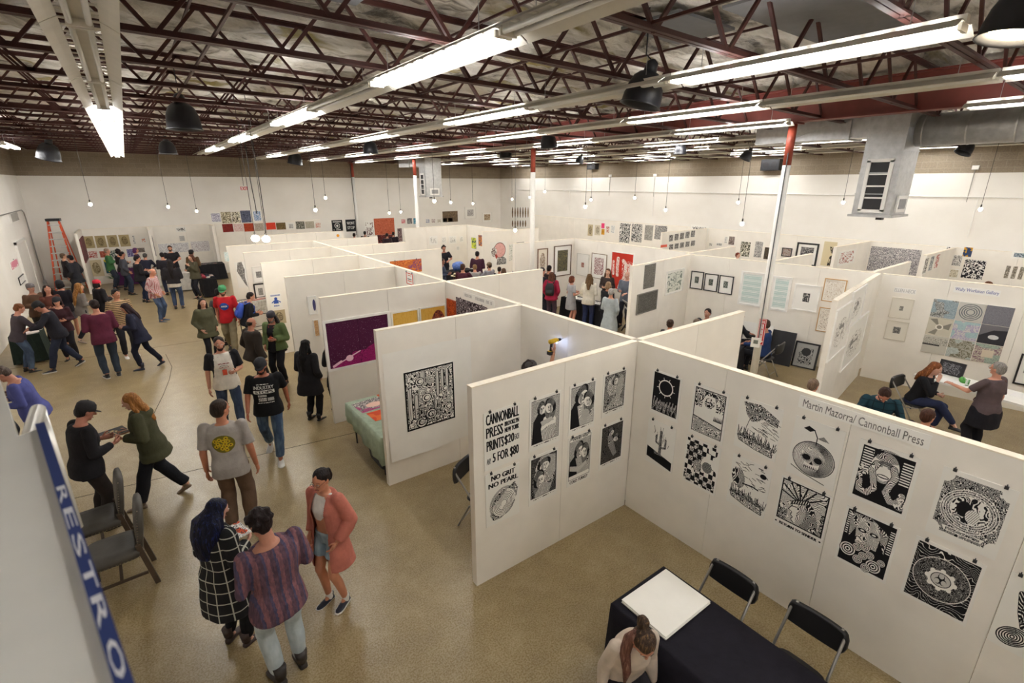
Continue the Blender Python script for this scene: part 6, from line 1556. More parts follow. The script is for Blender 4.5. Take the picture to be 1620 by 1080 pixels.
A = Art(120, 60, 'e4ddd2'); A.fill(A.rect(.05, .1, .95, .3) & (vnoise(60, 120, 30, 2) > .45), '8a4a44'); A.fill(A.rect(.2, .45, .8, .6) & (vnoise(60, 120, 30, 5) > .45), '6b6864'); A.fill(A.rect(.1, .72, .9, .9) & (vnoise(60, 120, 30, 5) > .5), '8a4a44')
P_(feet(372, 676), 178, 'bearded man in cream shirt with black raglan sleeves and red lanyard', h=1.76, hair='short', hc='2b201c', sk='c98f76', top='raglan', tc='e4ddd2', tpat='raglan', tc2='232227', bottom='jeans', bc='36425a', bpat='denim', bc2='4a5a72', shoes='232226', sole='dcdad6', arms=('hold', 'down'), pose='walk', head=(0, 4), beard='3a2921', heavy=.1, extras=('lanyard',), prints=((A, 'front', 1.2, 1.31, .1),))
P_(feet(262, 790), 285, 'woman with long blonde hair in olive hooded jacket walking left', h=1.68, fem=True, hair='long', hc='a06a35', hc2='c89358', sk='d6a58c', top='long', tc='e2e0da', jacket=('4a4a35',), jl=.74, bottom='loose', bc='1f2026', shoes='7d6a58', pose='walk', lean=6, arms=('hold', 'hold'), head=(0, 12), extras=('hood',), heavy=.04)
P_(headtop(108, 640, 1.78), 75, 'man in black shirt and black cap looking at his hands', h=1.76, hair='short', hc='1d1819', sk='b57a64', top='long', tc='211f22', bottom='jeans', bc='2e2826', hat='cap', hatc='232123', arms=('hold', 'hold'), head=(0, 22), heavy=.12, lean=6)
P_(headtop(30, 574, 1.72), 280, 'grey haired man in violet blue shirt looking down at the far left', h=1.74, hair='short', hc='5a4c44', hc2='8a7d74', sk='b9806a', top='long', tc='4f5490', bottom='jeans', bc='33363f', arms=('hold', 'hold'), head=(0, 26), lean=12, heavy=.18)
P_(headtop(-30, 585, 1.6), 95, 'person in brown patterned sweater cut by the left edge', h=1.66, hair='short', hc='3a2a22', top='sweater', tc='5b3f3c', tpat='check', tc2='9a8a80', bottom='jeans', bc='2b2b30', arms=('hold', 'hold'), head=(0, 15))
P_(feet(498, 664), 40, 'woman with long black hair in a black coat, seen from behind', h=1.60, fem=True, hair='vlong', hc='141214', sk='c99a82', top='long', tc='1d1c1f', jacket=('222124',), jl=.62, bottom='slim', bc='1b1a1d', shoes='1c1a1c', extras=('boots',), arms=('hold', 'pocket'), head=(0, 8), heavy=.1)
P_(feet(540, 648), 335, 'person in black coat half hidden behind the purple print wall', h=1.55, fem=True, hair='long', hc='1a1716', top='long', tc='222124', jacket=('262528',), jl=.6, bottom='slim', bc='1b1a1d', arms=('lift', 'down'))
P_(feet(447, 606), 218, 'bearded man with long dark hair, bandana and open green jacket', h=1.68, hair='longcurly', hc='2a2322', sk='b97d66', top='tee', tc='232126', jacket=('5b6b43',), jl=.86, bottom='jeans', bc='1e1d22', shoes='4a2f28', arms=('hold', 'pocket'), head=(6, 14), beard='8c857e', hat='beanie', hatc='35323a', extras=('open', 'lanyard'), glasses=True, heavy=.12)
P_(feet(414, 622), 65, 'balding man in dark brown leather jacket standing in profile', h=1.68, hair='bald', hc='2a201c', sk='b37a62', top='tee', tc='2a2826', jacket=('332c27',), jl=.84, bottom='jeans', bc='2d2b2c', arms=('pocket', 'down'), head=(0, 6), heavy=.14)
A = Art(90, 90, 'c2242c'); A.fill(A.ell(.5, .5, .46, .46), '2b4f9e'); A.fill(A.line([(.1, .62), (.5, .42), (.92, .3)], .03), 'd8434a'); A.text('NASA', .2, .38, .8, .6, 'f0f0f0', .03)
P_(feet(370, 556), 195, 'man in bright red T-shirt with round blue emblem and green cap', h=1.80, hair='short', hc='5a4030', sk='c98e74', top='tee', tc='c2242c', bottom='loose', bc='8a7f66', shoes='2f2a28', hat='cap', hatc='3f8a5a', arms=('down', 'swingb'), pose='walk', head=(5, 12), beard='6a4a34', prints=((A, 'front', 1.13, 1.33, .11),))
P_(feet(338, 572), 150, 'woman with dark curly hair in olive anorak beside the red shirted man', h=1.64, fem=True, hair='longcurly', hc='2a1d1b', sk='c3927c', top='long', tc='b79f92', jacket=('4e4d3a',), jl=.72, bottom='slim', bc='24242a', arms=('pocket', 'pocket'), head=(-10, 5), heavy=.1)
P_(feet(180, 596), -8, 'man in maroon sweater and dark jeans, seen from behind', h=1.84, hair='short', hc='2a1d1a', sk='b77e66', top='sweater', tc='5a2438', bottom='jeans', bc='323b48', shoes='1d1c20', sole='d8d6d2', arms=('hold', 'hold'), pose='stand', head=(10, 8), heavy=.14)
P_(feet(234, 582), 285, 'woman with long maroon-black hair in navy jacket striding, blue boots', h=1.66, fem=True, hair='long', hc='2a1a1e', sk='c79680', top='long', tc='5a5558', jacket=('26283a',), jl=.72, bottom='slim', bc='1d2030', shoes='20263c', extras=('boots',), arms=('hold', 'hold'), pose='lunge', lean=9, head=(0, 16))
P_(feet(207, 563), 165, 'smiling dark haired man in tan shirt with dark stripes', h=1.78, hair='short', hc='1d1718', sk='b98064', top='tee', tc='b89a74', tpat='stripes', tc2='3a2f28', bottom='jeans', bc='24242a', shoes='e2e0dc', arms=('hold', 'down'), head=(15, 8))
P_(feet(256, 508), 115, 'bald man in red and white checked shirt and jeans', h=1.74, hair='bald', hc='9a8f88', sk='c98a70', top='long', tc='cdbfbd', tpat='check', tc2='cf9a9e', bottom='jeans', bc='3b4a66', bpat='denim', bc2='55688a', shoes='5a6478', arms=('pocket', 'pocket'), head=(0, 14), heavy=.14)
P_(feet(284, 488), 10, 'long haired person in black jacket over a white shirt hem, maroon bag', h=1.74, hair='vlong', hc='1f1819', sk='b57f68', top='long', tc='d8d2c8', jacket=('2a272b',), jl=.92, bottom='jeans', bc='34425e', bpat='denim', bc2='4a5a78', shoes='2a2420', arms=('hold', 'hold'), head=(0, 14), heavy=.08, extras=('bag',))
P_(feet(231, 478), 70, 'man in long black jacket and jeans near the back left booths', h=1.76, hair='short', hc='1c1617', top='long', tc='242228', bottom='jeans', bc='252c44', arms=('hold', 'hold'), head=(-20, 10), heavy=.1)
P_(feet(207, 466), 80, 'man in grey jacket with dark short hair looking right', h=1.74, hair='short', hc='201819', sk='b37a62', top='long', tc='4b4c55', bottom='jeans', bc='333b4e', arms=('pocket', 'pocket'), head=(0, 8))
P_(feet(184, 457), 100, 'man in green sweater in front of the tan figure prints', h=1.72, hair='short', hc='a58d78', sk='c98e74', top='sweater', tc='47784a', bottom='jeans', bc='343a48', arms=('cross', 'cross'), pose='wide')
P_(feet(202, 459), 60, 'dark haired person in black behind the green sweatered man', h=1.72, hair='curly', hc='1a1415', top='long', tc='2a2529', bottom='jeans', bc='262c3c', arms=('hold', 'hold'))
P_(headtop(213, 391, 1.70), 90, 'person in purple scarf and maroon jacket by the back wall table', h=1.66, fem=True, hair='bob', hc='6a3a6a', top='long', tc='4b2c4a', bottom='slim', bc='222226', arms=('hold', 'hold'))
P_(headtop(268, 389, 1.78), 185, 'man in black polo shirt facing us behind the back table', h=1.78, hair='short', hc='2a1d1a', top='polo', tc='242126', bottom='jeans', bc='26262c', arms=('table', 'table'), beard='3a2620', heavy=.1)
P_(feet(270, 466), 350, 'man in dark jacket browsing, left of the black jacketed person', h=1.7, hair='short', hc='1f181a', top='long', tc='2c2930', bottom='jeans', bc='2a2f42', arms=('hold', 'hold'), head=(0, 15))
P_(feet(240, 463), 20, 'grey haired person in navy jacket browsing the centre table', h=1.62, hair='short', hc='4a4846', top='long', tc='2a2a3a', bottom='jeans', bc='24242c', arms=('table', 'table'), lean=14)
P_(feet(316, 472), 240, 'woman with red-brown hair and olive jacket, hand at her chin', h=1.72, fem=True, hair='long', hc='5a3424', sk='d0a08a', top='long', tc='3a382f', jacket=('4e4a3a',), jl=.8, bottom='slim', bc='1f2028', arms=('lift', 'hold'), head=(0, 4))
P_(headtop(302, 396, 1.74), 30, 'person in brown jacket and black knit hat', h=1.74, hair='short', hc='1d1716', top='long', tc='5b4630', bottom='jeans', bc='26262c', hat='beanie', hatc='1c1b1e', arms=('hold', 'hold'))
P_(headtop(112, 404, 1.76), 300, 'man in long dark jacket talking beside the orange ladder', h=1.76, hair='short', hc='1d1719', sk='b17a64', top='long', tc='26262c', jacket=('27272d',), jl=.7, bottom='jeans', bc='232329', arms=('pocket', 'pocket'), lean=4)
P_(headtop(100, 406, 1.60), 80, 'person in black top with tan hand raised beside the ladder', h=1.72, hair='short', hc='6a5442', sk='c08c72', top='long', tc='2a2528', bottom='jeans', bc='26262a', arms=('hold', 'lift'))
# --- cluster at the left table
P_(feet(46, 588), 75, 'ginger haired man in dark grey hoodie leaning on the left table', h=1.66, hair='short', hc='7a4a2c', sk='c98e78', top='sweater', tc='4a4249', bottom='jeans', bc='41506a', bpat='denim', bc2='566a86', shoes='2a2320', arms=('table', 'table'), lean=12, head=(0, 10))
P_(feet(108, 583), 278, 'man in black cap and navy sweater reaching over the left table', h=1.74, hair='short', hc='1d1718', sk='a8705a', top='sweater', tc='25242c', bottom='jeans', bc='2b3144', shoes='2c2c34', sole='cfcdca', hat='cap', hatc='1c1b1e', arms=('table', 'table'), lean=10, pose='walk', head=(0, 25), heavy=.12)
P_(headtop(50, 461, 1.50), 150, 'person in brown jacket and grey cap behind the left table', h=1.7, hair='short', hc='3a2c26', sk='b07c66', top='long', tc='5b4232', bottom='jeans', bc='2a2622', hat='beanie', hatc='6a6466', arms=('table', 'hold'))
P_(headtop(75, 459, 1.60), 165, 'dark haired person in rust brown coat behind the left table', h=1.72, hair='long', hc='2a1b18', sk='b88069', top='long', tc='5a3228', bottom='slim', bc='28242a', arms=('hold', 'hold'), fem=True)
P_(headtop(88, 470, 1.64), 195, 'person in burgundy top and black patterned cap in the left cluster', h=1.62, hair='bob', hc='201819', top='long', tc='3c2228', bottom='slim', bc='232026', hat='cap', hatc='27252a', arms=('hold', 'hold'), fem=True)
P_(feet(118, 534), 20, 'woman in dark top, grey knit skirt and black knit hat', h=1.70, fem=True, hair='bob', hc='1d1819', top='long', tc='27242c', bottom='skirt', bc='57555c', bpat='knit', bc2='3c3a42', shoes='c9b8ae', hat='beanie', hatc='232125', arms=('hold', 'hold'))
P_(feet(143, 540), 70, 'woman with long blonde hair in grey and black top', h=1.68, fem=True, hair='vlong', hc='9a6a38', hc2='c79a5c', sk='d0a088', top='long', tc='7d7670', bottom='slim', bc='211f25', shoes='8a7c74', arms=('hold', 'hold'), lean=6, pose='walk')
P_(headtop(153, 448, 1.58), 60, 'person in black coat and crimson knit hat', h=1.66, fem=True, hair='bob', hc='211a1b', top='long', tc='221f23', jacket=('232024',), jl=.6, bottom='slim', bc='1d1b20', hat='beanie', hatc='c42338', arms=('hold', 'hold'))
# --- right of the red shirted man
P_(headtop(382, 462, 1.66), 80, 'person in black with bright blue backpack at the booth opening', h=1.64, hair='short', hc='221a1a', top='long', tc='1f1f26', bottom='jeans', bc='222230', arms=('hold', 'hold'), lean=16, extras=('bluepack',))
P_(headtop(345, 458, 1.60), 70, 'person in dark jacket with a mint bag strap by the booth', h=1.62, hair='short', hc='1c1617', top='long', tc='25222a', bottom='jeans', bc='24242c', arms=('lift', 'hold'), extras=('backpack',))
# --- middle crowd
def up(x, y, h=1.70): return headtop(x, y, h)
GCR = None
P_(up(702, 389, 1.74), 175, 'curly dark haired man in black T-shirt behind the far print table', h=1.74, hair='curly', hc='1d1415', sk='b07862', top='tee', tc='1f1f27', bottom='jeans', bc='25252c', arms=('table', 'down'), heavy=.08)
P_(up(699, 409, 1.70), 100, 'man in slate blue shirt at the left end of the seated row', h=1.70, hair='short', hc='1f1718', sk='8a5a48', top='long', tc='353c50', bottom='jeans', bc='26262e', arms=('hold', 'hold'))
P_(up(721, 431, 1.30), 60, 'person under a pale straw sun hat', h=1.6, fem=True, hair='long', hc='3a2a22', top='long', tc='6a4a4c', bottom='slim', bc='26262e', hat='straw', hatc='d8cba8', arms=('hold', 'hold'), pose='sit')
P_(up(732, 417, 1.80), 20, 'person in maroon sweater with brown hair, seen from behind', h=1.78, hair='short', hc='4a3228', top='sweater', tc='4a2230', bottom='jeans', bc='26262e', arms=('table', 'table'))
P_(up(751, 418, 1.62), 350, 'person in pale grey shirt with sandy hair', h=1.60, hair='short', hc='8a6c4c', top='long', tc='a9a6a4', bottom='jeans', bc='33333c', arms=('table', 'table'))
P_(up(755, 398, 1.78), 15, 'man in maroon speckled jacket with short black hair, seen from behind', h=1.78, hair='short', hc='1c1517', top='long', tc='4a2838', tpat='knit', tc2='2a1a26', bottom='jeans', bc='26262e', arms=('hold', 'hold'), heavy=.08)
P_(up(774, 416, 1.66), 320, 'bearded man in brown cap and light grey shirt', h=1.66, hair='short', hc='4a3628', sk='c08c72', top='long', tc='9a98a0', bottom='jeans', bc='33333c', hat='cap', hatc='6a5a48', arms=('table', 'table'), beard='3a2a20')
P_(up(797, 421, 1.66), 30, 'person with brown hair low beside the capped man', h=1.58, fem=True, hair='bob', hc='5a4432', top='long', tc='5b6058', bottom='jeans', bc='33333c', arms=('table', 'table'))
P_(up(790, 426, 1.42), 10, 'short dark haired person almost hidden behind the white wall', h=1.50, hair='short', hc='2f241f', top='long', tc='3b3b40', bottom='jeans', bc='33333c')
P_(up(818, 398, 1.76), 110, 'man in royal blue jacket with dark hair looking right', h=1.76, hair='short', hc='201718', sk='c08a72', top='long', tc='2f437f', bottom='jeans', bc='26262e', arms=('hold', 'hold'), heavy=.14)
P_(up(826, 418, 1.56), 30, 'small person with sandy grey hair beside the white column', h=1.56, hair='short', hc='8a7460', top='long', tc='8a8a90', bottom='jeans', bc='33333c')
P_(up(680, 382, 1.70), 350, 'lone man with short brown hair beyond the orange print wall', h=1.70, hair='short', hc='5a4434', top='long', tc='2c3440', bottom='jeans', bc='33333c')
for (x, y, hc, tc, l) in ((577, 366, '1f1618', '2c2428', 'far dark haired person beyond the last booth wall'), (612, 369, '241a1b', '33262c', 'far person in dark coat left of the rust print'), (622, 367, '1d1517', '2a2229', 'far dark haired person in front of the rust print'), (560, 369, '2a1e1c', '3a3a44', 'far person with brown hair beside the black poster')):
    P_(up(x, y, 1.70), 10, l, h=1.70, hair='short', hc=hc, top='long', tc=tc, bottom='jeans', bc='26262e')
P_(up(858, 421, 1.80), 60, 'dark haired man in navy shirt left of the red jacket', h=1.74, hair='short', hc='1c1517', top='long', tc='24262e', bottom='jeans', bc='26262e', arms=('hold', 'hold'))
P_(up(869, 425, 1.62), 30, 'man with black hair behind the red jacketed woman', h=1.72, hair='short', hc='1b1516', top='long', tc='2a2426', bottom='jeans', bc='26262e')
P_(up(873, 431, 1.66), 15, 'woman in red jacket with black backpack and long brown hair', h=1.66, fem=True, hair='long', hc='5a3a28', top='long', tc='8a2038', jacket=('9c2440',), jl=.84, bottom='slim', bc='4a3a44', arms=('pocket', 'pocket'), extras=('blackpack', 'hood'))
P_(up(905, 437, 1.60), 60, 'woman in short grey dress with auburn bobbed hair', h=1.60, fem=True, hair='bob', hc='6b3a26', sk='c98e78', top='dress', tc='a09fa2', bottom=None, arms=('hold', 'hold'))
P_(up(933, 434, 1.72), 10, 'woman in cream sweater and blue jeans with orange bag', h=1.72, fem=True, hair='long', hc='6b5034', top='sweater', tc='d8d2c4', bottom='jeans', bc='2c3558', arms=('hold', 'hold'), heavy=.06)
P_(up(962, 430, 1.61), 190, 'woman with wavy brown hair in black facing us behind the table', h=1.70, fem=True, hair='longcurly', hc='5f4230', sk='c99a80', top='long', tc='3a302e', bottom='slim', bc='26262e', arms=('hold', 'hold'))
P_(up(960, 449, 1.58), 30, 'person with fair hair in black jacket leaning over the print bins', h=1.62, hair='bob', hc='9a7c60', fem=True, top='long', tc='202024', bottom='slim', bc='26262e', arms=('reach', 'hold'), lean=8)
P_(up(967, 456, 1.62), 15, 'grey haired woman in pale blue grey trench coat, seen from behind', h=1.60, fem=True, hair='short', hc='a8a4a0', hc2='c9c5c0', top='coatdress', tc='a9b2b6', bottom='slim', bc='33333c', arms=('hold', 'pocket'), heavy=.08)
P_(up(993, 430, 1.74), 200, 'bald man in grey denim jacket at the right end of the print table', h=1.74, hair='bald', hc='b0a49a', sk='cc9a86', top='long', tc='6a707c', bottom='jeans', bc='33333c', arms=('table', 'hold'), beard=None)
# --- booth behind the long wall
P_(up(1120, 491, 1.30), 200, 'dark haired bearded man seated behind the blank corner wall', h=1.74, hair='short', hc='241b1a', sk='c08a74', top='long', tc='3b3c44', bottom='jeans', bc='26262e', pose='sit')
P_(up(1104, 497, 1.42), 30, 'seated person with short brown hair behind the blank corner wall', h=1.66, hair='short', hc='6a5a4c', top='long', tc='4b4238', bottom='jeans', bc='26262e', pose='sit')
P_(up(1061, 507, 1.28), 20, 'seated woman with brown hair in a bun', h=1.66, fem=True, hair='bun', hc='4a3a30', top='long', tc='4a4648', bottom='slim', bc='26262e', pose='sit')
P_(up(1171, 491, 1.36), 70, 'person in black standing at the end of the blank corner wall', h=1.72, hair='short', hc='1d1718', sk='b07862', top='long', tc='1f1e22', bottom='jeans', bc='201f24', arms=('table', 'table'), pose='sit')
P_(up(1218, 506, 1.36), 290, 'man in blue jacket seated beyond the column', h=1.76, hair='short', hc='4a3a30', sk='b07c66', top='long', tc='2a3f6e', bottom='jeans', bc='222228', arms=('table', 'table'), pose='sit', lean=6)
# --- right booth
P_(up(1463, 566, 1.33), 110, 'woman with wavy ginger hair in black seated with crossed legs', h=1.70, fem=True, hair='longcurly', hc='8a5230', hc2='c08450', sk='d8a894', top='long', tc='1f1f23', bottom='slim', bc='2c3350', shoes='232226', arms=('hold', 'chin'), pose='crossleg', lean=14, head=(0, 4))
P_(up(1400, 600, 1.32), 172, 'man in teal plaid shirt with dark cropped hair looking down', h=1.78, hair='short', hc='3a2620', sk='b87c66', top='long', tc='1f3d48', tpat='grid', tc2='14242c', bottom='jeans', bc='26262e', arms=('table', 'table'), pose='sit', lean=16, head=(0, 34), beard='3a2620', heavy=.06)
P_(up(1583, 573, 1.66), 300, 'grey haired woman in taupe top and dark layered skirt, arm held out', h=1.64, fem=True, hair='short', hc='8a8682', hc2='aaa6a2', sk='c98f78', top='tee', tc='5c4e50', bottom='tunic', bc='1d1c22', arms=('reach', 'down'), heavy=.16, glasses=True, extras=('bag',))
P_(up(1470, 650, 1.30), 30, 'top of a brown haired head just above the long wall', h=1.70, hair='short', hc='4a2e24', top='long', tc='3a3438', bottom='jeans', bc='26262e', pose='sit')
P_(up(1288, 602, 1.28), 30, 'grey brown head just above the long wall beside the column', h=1.66, hair='short', hc='7a6656', top='long', tc='a09c96', bottom='jeans', bc='26262e', pose='sit')
P_(V3((4.43, 5.46, 0)), 51, 'person in dark cap raising a forearm inside the second booth', h=1.76, hat='cap', hatc='4a4644', hair='curly', hc='332826', sk='c08a70', top='tee', tc='6a6468', bottom='jeans', bc='26262e', arms=('down', 'raise'))
P_(up(1391, 419, 1.88), 190, 'man with glasses looking over the pale wall at the speckled print', h=1.62, hair='short', hc='3a2a22', sk='c38d74', top='long', tc='3a3438', bottom='jeans', bc='26262e', glasses=True)
P_(up(1567, 437, 1.86), 240, 'man in black with ginger brown hair behind the gallery sign wall', h=1.70, hair='short', hc='6b452c', sk='c38d74', top='long', tc='1f1f23', bottom='jeans', bc='26262e')
P_(up(1169, 390, 1.88), 120, 'red haired person in grey jacket before the rabbits print', h=1.62, hair='short', hc='7a3a2a', sk='d0a08c', top='long', tc='5c5e62', bottom='jeans', bc='26262e')
P_(up(1092, 393, 1.85), 80, 'far person in dark cap beside the huge face print', h=1.6, hair='short', hc='26201f', top='long', tc='6a6a6e', bottom='jeans', bc='26262e', hat='cap', hatc='1d1c1e')
# --- seated woman at the black table, nearest of all
P_(V3((2.56, 1.90, 0)), 150, 'woman with pinned up brown hair in cream sweater at the black table', h=1.66, fem=True, hair='bun', hc='4a3a30', hc2='a07a50', sk='c98e76', top='sweater', tc='d3c4b4', bottom='slim', bc='2c2a30', arms=('down', 'down'), pose='sit', lean=16, head=(0, 32), extras=('sidehair',), vox=.010)
flush_remesh()
# ------------------------------------------------------------ lamps
M_BULB = emit('bulb_glow', 'fff0d2', 22.0)
M_CORD = mat('cord_black', '3b3835', .6)
def bulb(x, y, D, label, ceil=True):
    """bare bulb on a cord; D = distance along y used to fix its place in the hall"""
    v = ray(x, y); p = CP + v*(D/v.y)
    o = empty('pendant_bulb', p, 0, label, 'light bulb', group='bare bulbs hanging on long cords')
    MB().ell((0, 0, 0), (.045, .045, .05), 14, 10).build('bulb', M_BULB, o, smooth=True)
    MB().tube([(0, 0, .04), (0, 0, .13)], [.022, .018], 10).build('socket', M_CORD, o)
    MB().tube([(0, 0, .12), (0, 0, 6.32-p.z)], .006, 5).build('cord', M_CORD, o)
    return o
BULBS = [(143, 323, 20, 'bare bulb hanging highest at the left, above the ladder'), (266, 327, 22, 'bare bulb above the back left booths, second from left'), (311, 334, 24, 'bare bulb above the back left booths, third from left'), (515, 313, 19, 'bare bulb right of the hanging cables, upper of the pair'), (499, 332, 15, 'bare bulb above the black posters, lower of the pair'), (616, 337, 22, 'bare bulb left of the second column, upper left of the pair'), (634, 335, 23, 'bare bulb close to the left of the second column'),
 (687, 318, 14, 'bright bare bulb under the far duct'), (713, 320, 19, 'bare bulb right of the far duct'), (748, 322, 21, 'bare bulb above the white framed knot print'), (810, 315, 20, 'bare bulb above the feather prints'), (815, 364, 12, 'bright low bare bulb beside the middle column'), (838, 312, 24, 'bare bulb just left of the middle column top'), (862, 303, 20, 'bare bulb right of the middle column'), (926, 327, 11, 'bright bare bulb over the framed photographs'), (935, 316, 15, 'bare bulb close right of the bright one over the photographs'), (1004, 313, 13, 'bare bulb over the tall swirling prints'), (1053, 332, 11, 'bare bulb left of the huge face print'), (1168, 320, 9, 'bare bulb upper, above the huge face print'), (1174, 354, 6.8, 'bright bare bulb above the green striped print'), (1334, 320, 6.5, 'bare bulb right of the near column'), (1551, 331, 3.6, 'bare bulb at the far right below the block wall')]
for b_ in BULBS: bulb(*b_)
# cluster of bulbs burning bright over the left booths, and the two hanging cables
for (x, y, D, l) in ((404, 377, 12.5, 'left of two very bright low bulbs over the left booths'), (421, 378, 12.5, 'right of two very bright low bulbs over the left booths')):
    o = bulb(x, y, D, l); 
    for c_ in o.children:
        if c_.name.startswith('bulb'): c_.data = MB().ell((0, 0, 0), (.085, .085, .07), 14, 10).mesh('bulb', emit('bulb_bright', 'fff6e6', 26.0), True)
def dome(x, y, D, r, tilt, label, lit=False):
    v = ray(x, y); p = CP + v*(D/v.y)
    o = empty('dome_lamp', p, 0, label, 'lamp', group='industrial dome lamps under the roof')
    pr = [(.22, .30), (.45, .28), (.75, .20), (.95, .05), (1.0, -.12), (1.04, -.14)]
    mb = MB(); n = 24; vs = []; fs = []
    prof = [(.25*r, 1.02*r), (.5*r, .96*r), (.74*r, .74*r), (.9*r, .35*r), (.98*r, -.1*r), (1.0*r, -.50*r), (1.08*r, -.58*r), (1.05*r, -.60*r), (.96*r, -.5*r), (.93*r, -.1*r), (.84*r, .35*r), (.66*r, .7*r), (.4*r, .9*r)]
    for (q, z) in prof:
        for k in range(n): t = 2*PI*k/n; vs.append((q*math.cos(t), q*math.sin(t), z))
    for i in range(len(prof)-1):
        for k in range(n): k2 = (k+1) % n; fs.append((i*n+k, i*n+k2, (i+1)*n+k2, (i+1)*n+k))
    RT = Matrix.Rotation(tilt, 4, _F.to_3d().normalized())
    MB().add(vs, fs).xf(RT).build('shade', M_DARK, o, smooth=True)
    MB().loft([(0, 0, .95*r, .34*r, .34*r), (0, 0, 1.45*r, .3*r, .3*r), (0, 0, 1.6*r, .12*r, .12*r)], 16).xf(RT).build('ballast', M_DARK, o, smooth=True)
    MB().ell((0, 0, -.35*r if lit else .05*r), (.7*r, .7*r, .2*r) if lit else (.2*r, .2*r, .3*r), 14, 8).xf(RT).build('lamp', emit('lamp_lit', 'ffe9c0', 30.0) if lit else mat('lamp_glass', 'b9b9b6', .2), o, smooth=True)
    MB().tube([RT @ V3((0, 0, 1.5*r)), (0, 0, 1.8*r), (0, 0, 6.32-p.z)], .008, 6).build('hanger', M_DARK, o)
    return o
dome(290, 190, 10.6, .26, 0, 'black dome lamp hanging at the upper left among the joists')
dome(1018, 148, 4.15, .225, .25, 'nearest black dome lamp tilted beside the long strip light')
dome(265, 236, 19.5, .24, 0, 'lit dome lamp glowing at the left above the block band', True)
dome(77, 243, 22, .3, .3, 'dark tilted dome lamp near the left wall')
dome(467, 253, 24, .3, .2, 'dark dome lamp over the back wall beside the strip ends')
dome(868, 226, 10.6, .22, -.1, 'black dome lamp right of the middle column')
dome(1076, 238, 9.0, .17, 0, 'dark dome lamp over the right wall')
dome(1181, 247, 8.2, .16, .5, 'small tilted dome lamp with white inside near the right wall')
dome(917, 254, 15, .16, .4, 'small distant dome lamp over the right wall')
dome(800, 244, 16.5, .24, 0, 'lit distant dome lamp left of the middle column', True)
dome(586, 236, 14, .2, 0, 'lit distant dome lamp under the second strip', True)
dome(1527, 236, 4.3, .2, .5, 'tilted dark dome lamp at the upper right over the block wall')
dome(1612, 32, 1.18, .22, .18, 'bright yellowish dome lamp at the top right corner', True)
def spk(x, y, w, h, label):
    p = on_plane(x, y, V3((XR, 0, 0)), V3((-1, 0, 0)))
    o = empty('wall_speaker', p, -PI/2, label, 'speaker')
    MB().box(-w/2, w/2, -.3, 0, -h/2, h/2).build('cabinet', M_BLACK, o); MB().box(-w/2+.04, w/2-.04, -.31, -.3, -h/2+.04, h/2-.04).build('front_grille', M_DARK, o)
    for s_ in (-1, 1): MB().tube([(s_*w*.22, -.315, 0), (s_*w*.22, -.305, 0)], h*.28, 16).build('driver', M_BLACK, o)
spk(1224, 261, .72, .42, 'wide black loudspeaker on the right block wall')
spk(941, 262, .6, .4, 'small black loudspeaker on the far right block wall')
# exit sign, wall boxes, hanging cables
o = empty('exit_sign', CP+ray(386, 298)*(27/ray(386, 298).y), 0, 'small hanging exit sign with red letters before the back wall', 'sign')
A = Art(120, 60, 'ece9e4'); A.text('EXIT', .12, .15, .88, .85, 'c8434a', .03)
MB().box(-.2, .2, -.03, .03, -.11, .11, 0, 1).build('panel', [M_WHITE, print_mat(A, 'exit_face')], o); MB().tube([(0, 0, .11), (0, 0, 2.25)], .01, 5).build('rod', M_CORD, o)
for (pts, l) in ((((392, 255), (396, 285), (404, 325), (406, 338)), 'long black cable drooping before the back wall, left'), (((405, 258), (412, 300), (419, 350), (421, 372)), 'long black cable drooping before the back wall, right'), (((556, 283), (561, 330), (564, 372)), 'black cable running down the farthest column')):
    q = [CP+ray(*p)*(18/ray(*p).y) for p in pts]
    if pts[0][0] == 556: q = [CP+ray(*p)*(28.7/ray(*p).y) for p in pts]
    q = [V3((q[0].x, q[0].y, 6.32))]+q
    MB().tube(q, .014, 6).build('hanging_cable', M_CORD, smooth=True, label=l, category='cable')
for (x, y, l) in ((966, 278, 'small white junction box on the right wall block, left one'), (1037, 277, 'small white junction box on the right wall block, middle one'), (1544, 265, 'small white junction box on the right wall block, right one')):
    p = on_plane(x, y, V3((XR, 0, 0)), V3((-1, 0, 0)))
    o = empty('junction_box', p, -PI/2, l, 'junction box'); MB().box(-.08, .08, -.07, 0, -.06, .06).build('box', M_WHITE, o); MB().tube([(0, -.03, -.06), (0, -.03, -1.0)], .012, 6).build('conduit', mat('conduit_pale', 'a5a29c', .5), o)
for (x, y) in ((1006, 300), (1250, 275), (1400, 300)): pass
# faint surface conduits on the white walls
o = empty('wall_conduit', (XR-.03, 0, 3.95), 0, 'thin horizontal white conduit along the right wall', 'conduit'); MB().tube([(0, 2.0, 0), (0, 27, 0)], .018, 6).build('pipe', M_WHITE, o)
for y in (4, 10, 16, 22): MB().tube([(0, y, 0), (0, y, -1.2)], .014, 6).build('drop', M_WHITE, o)

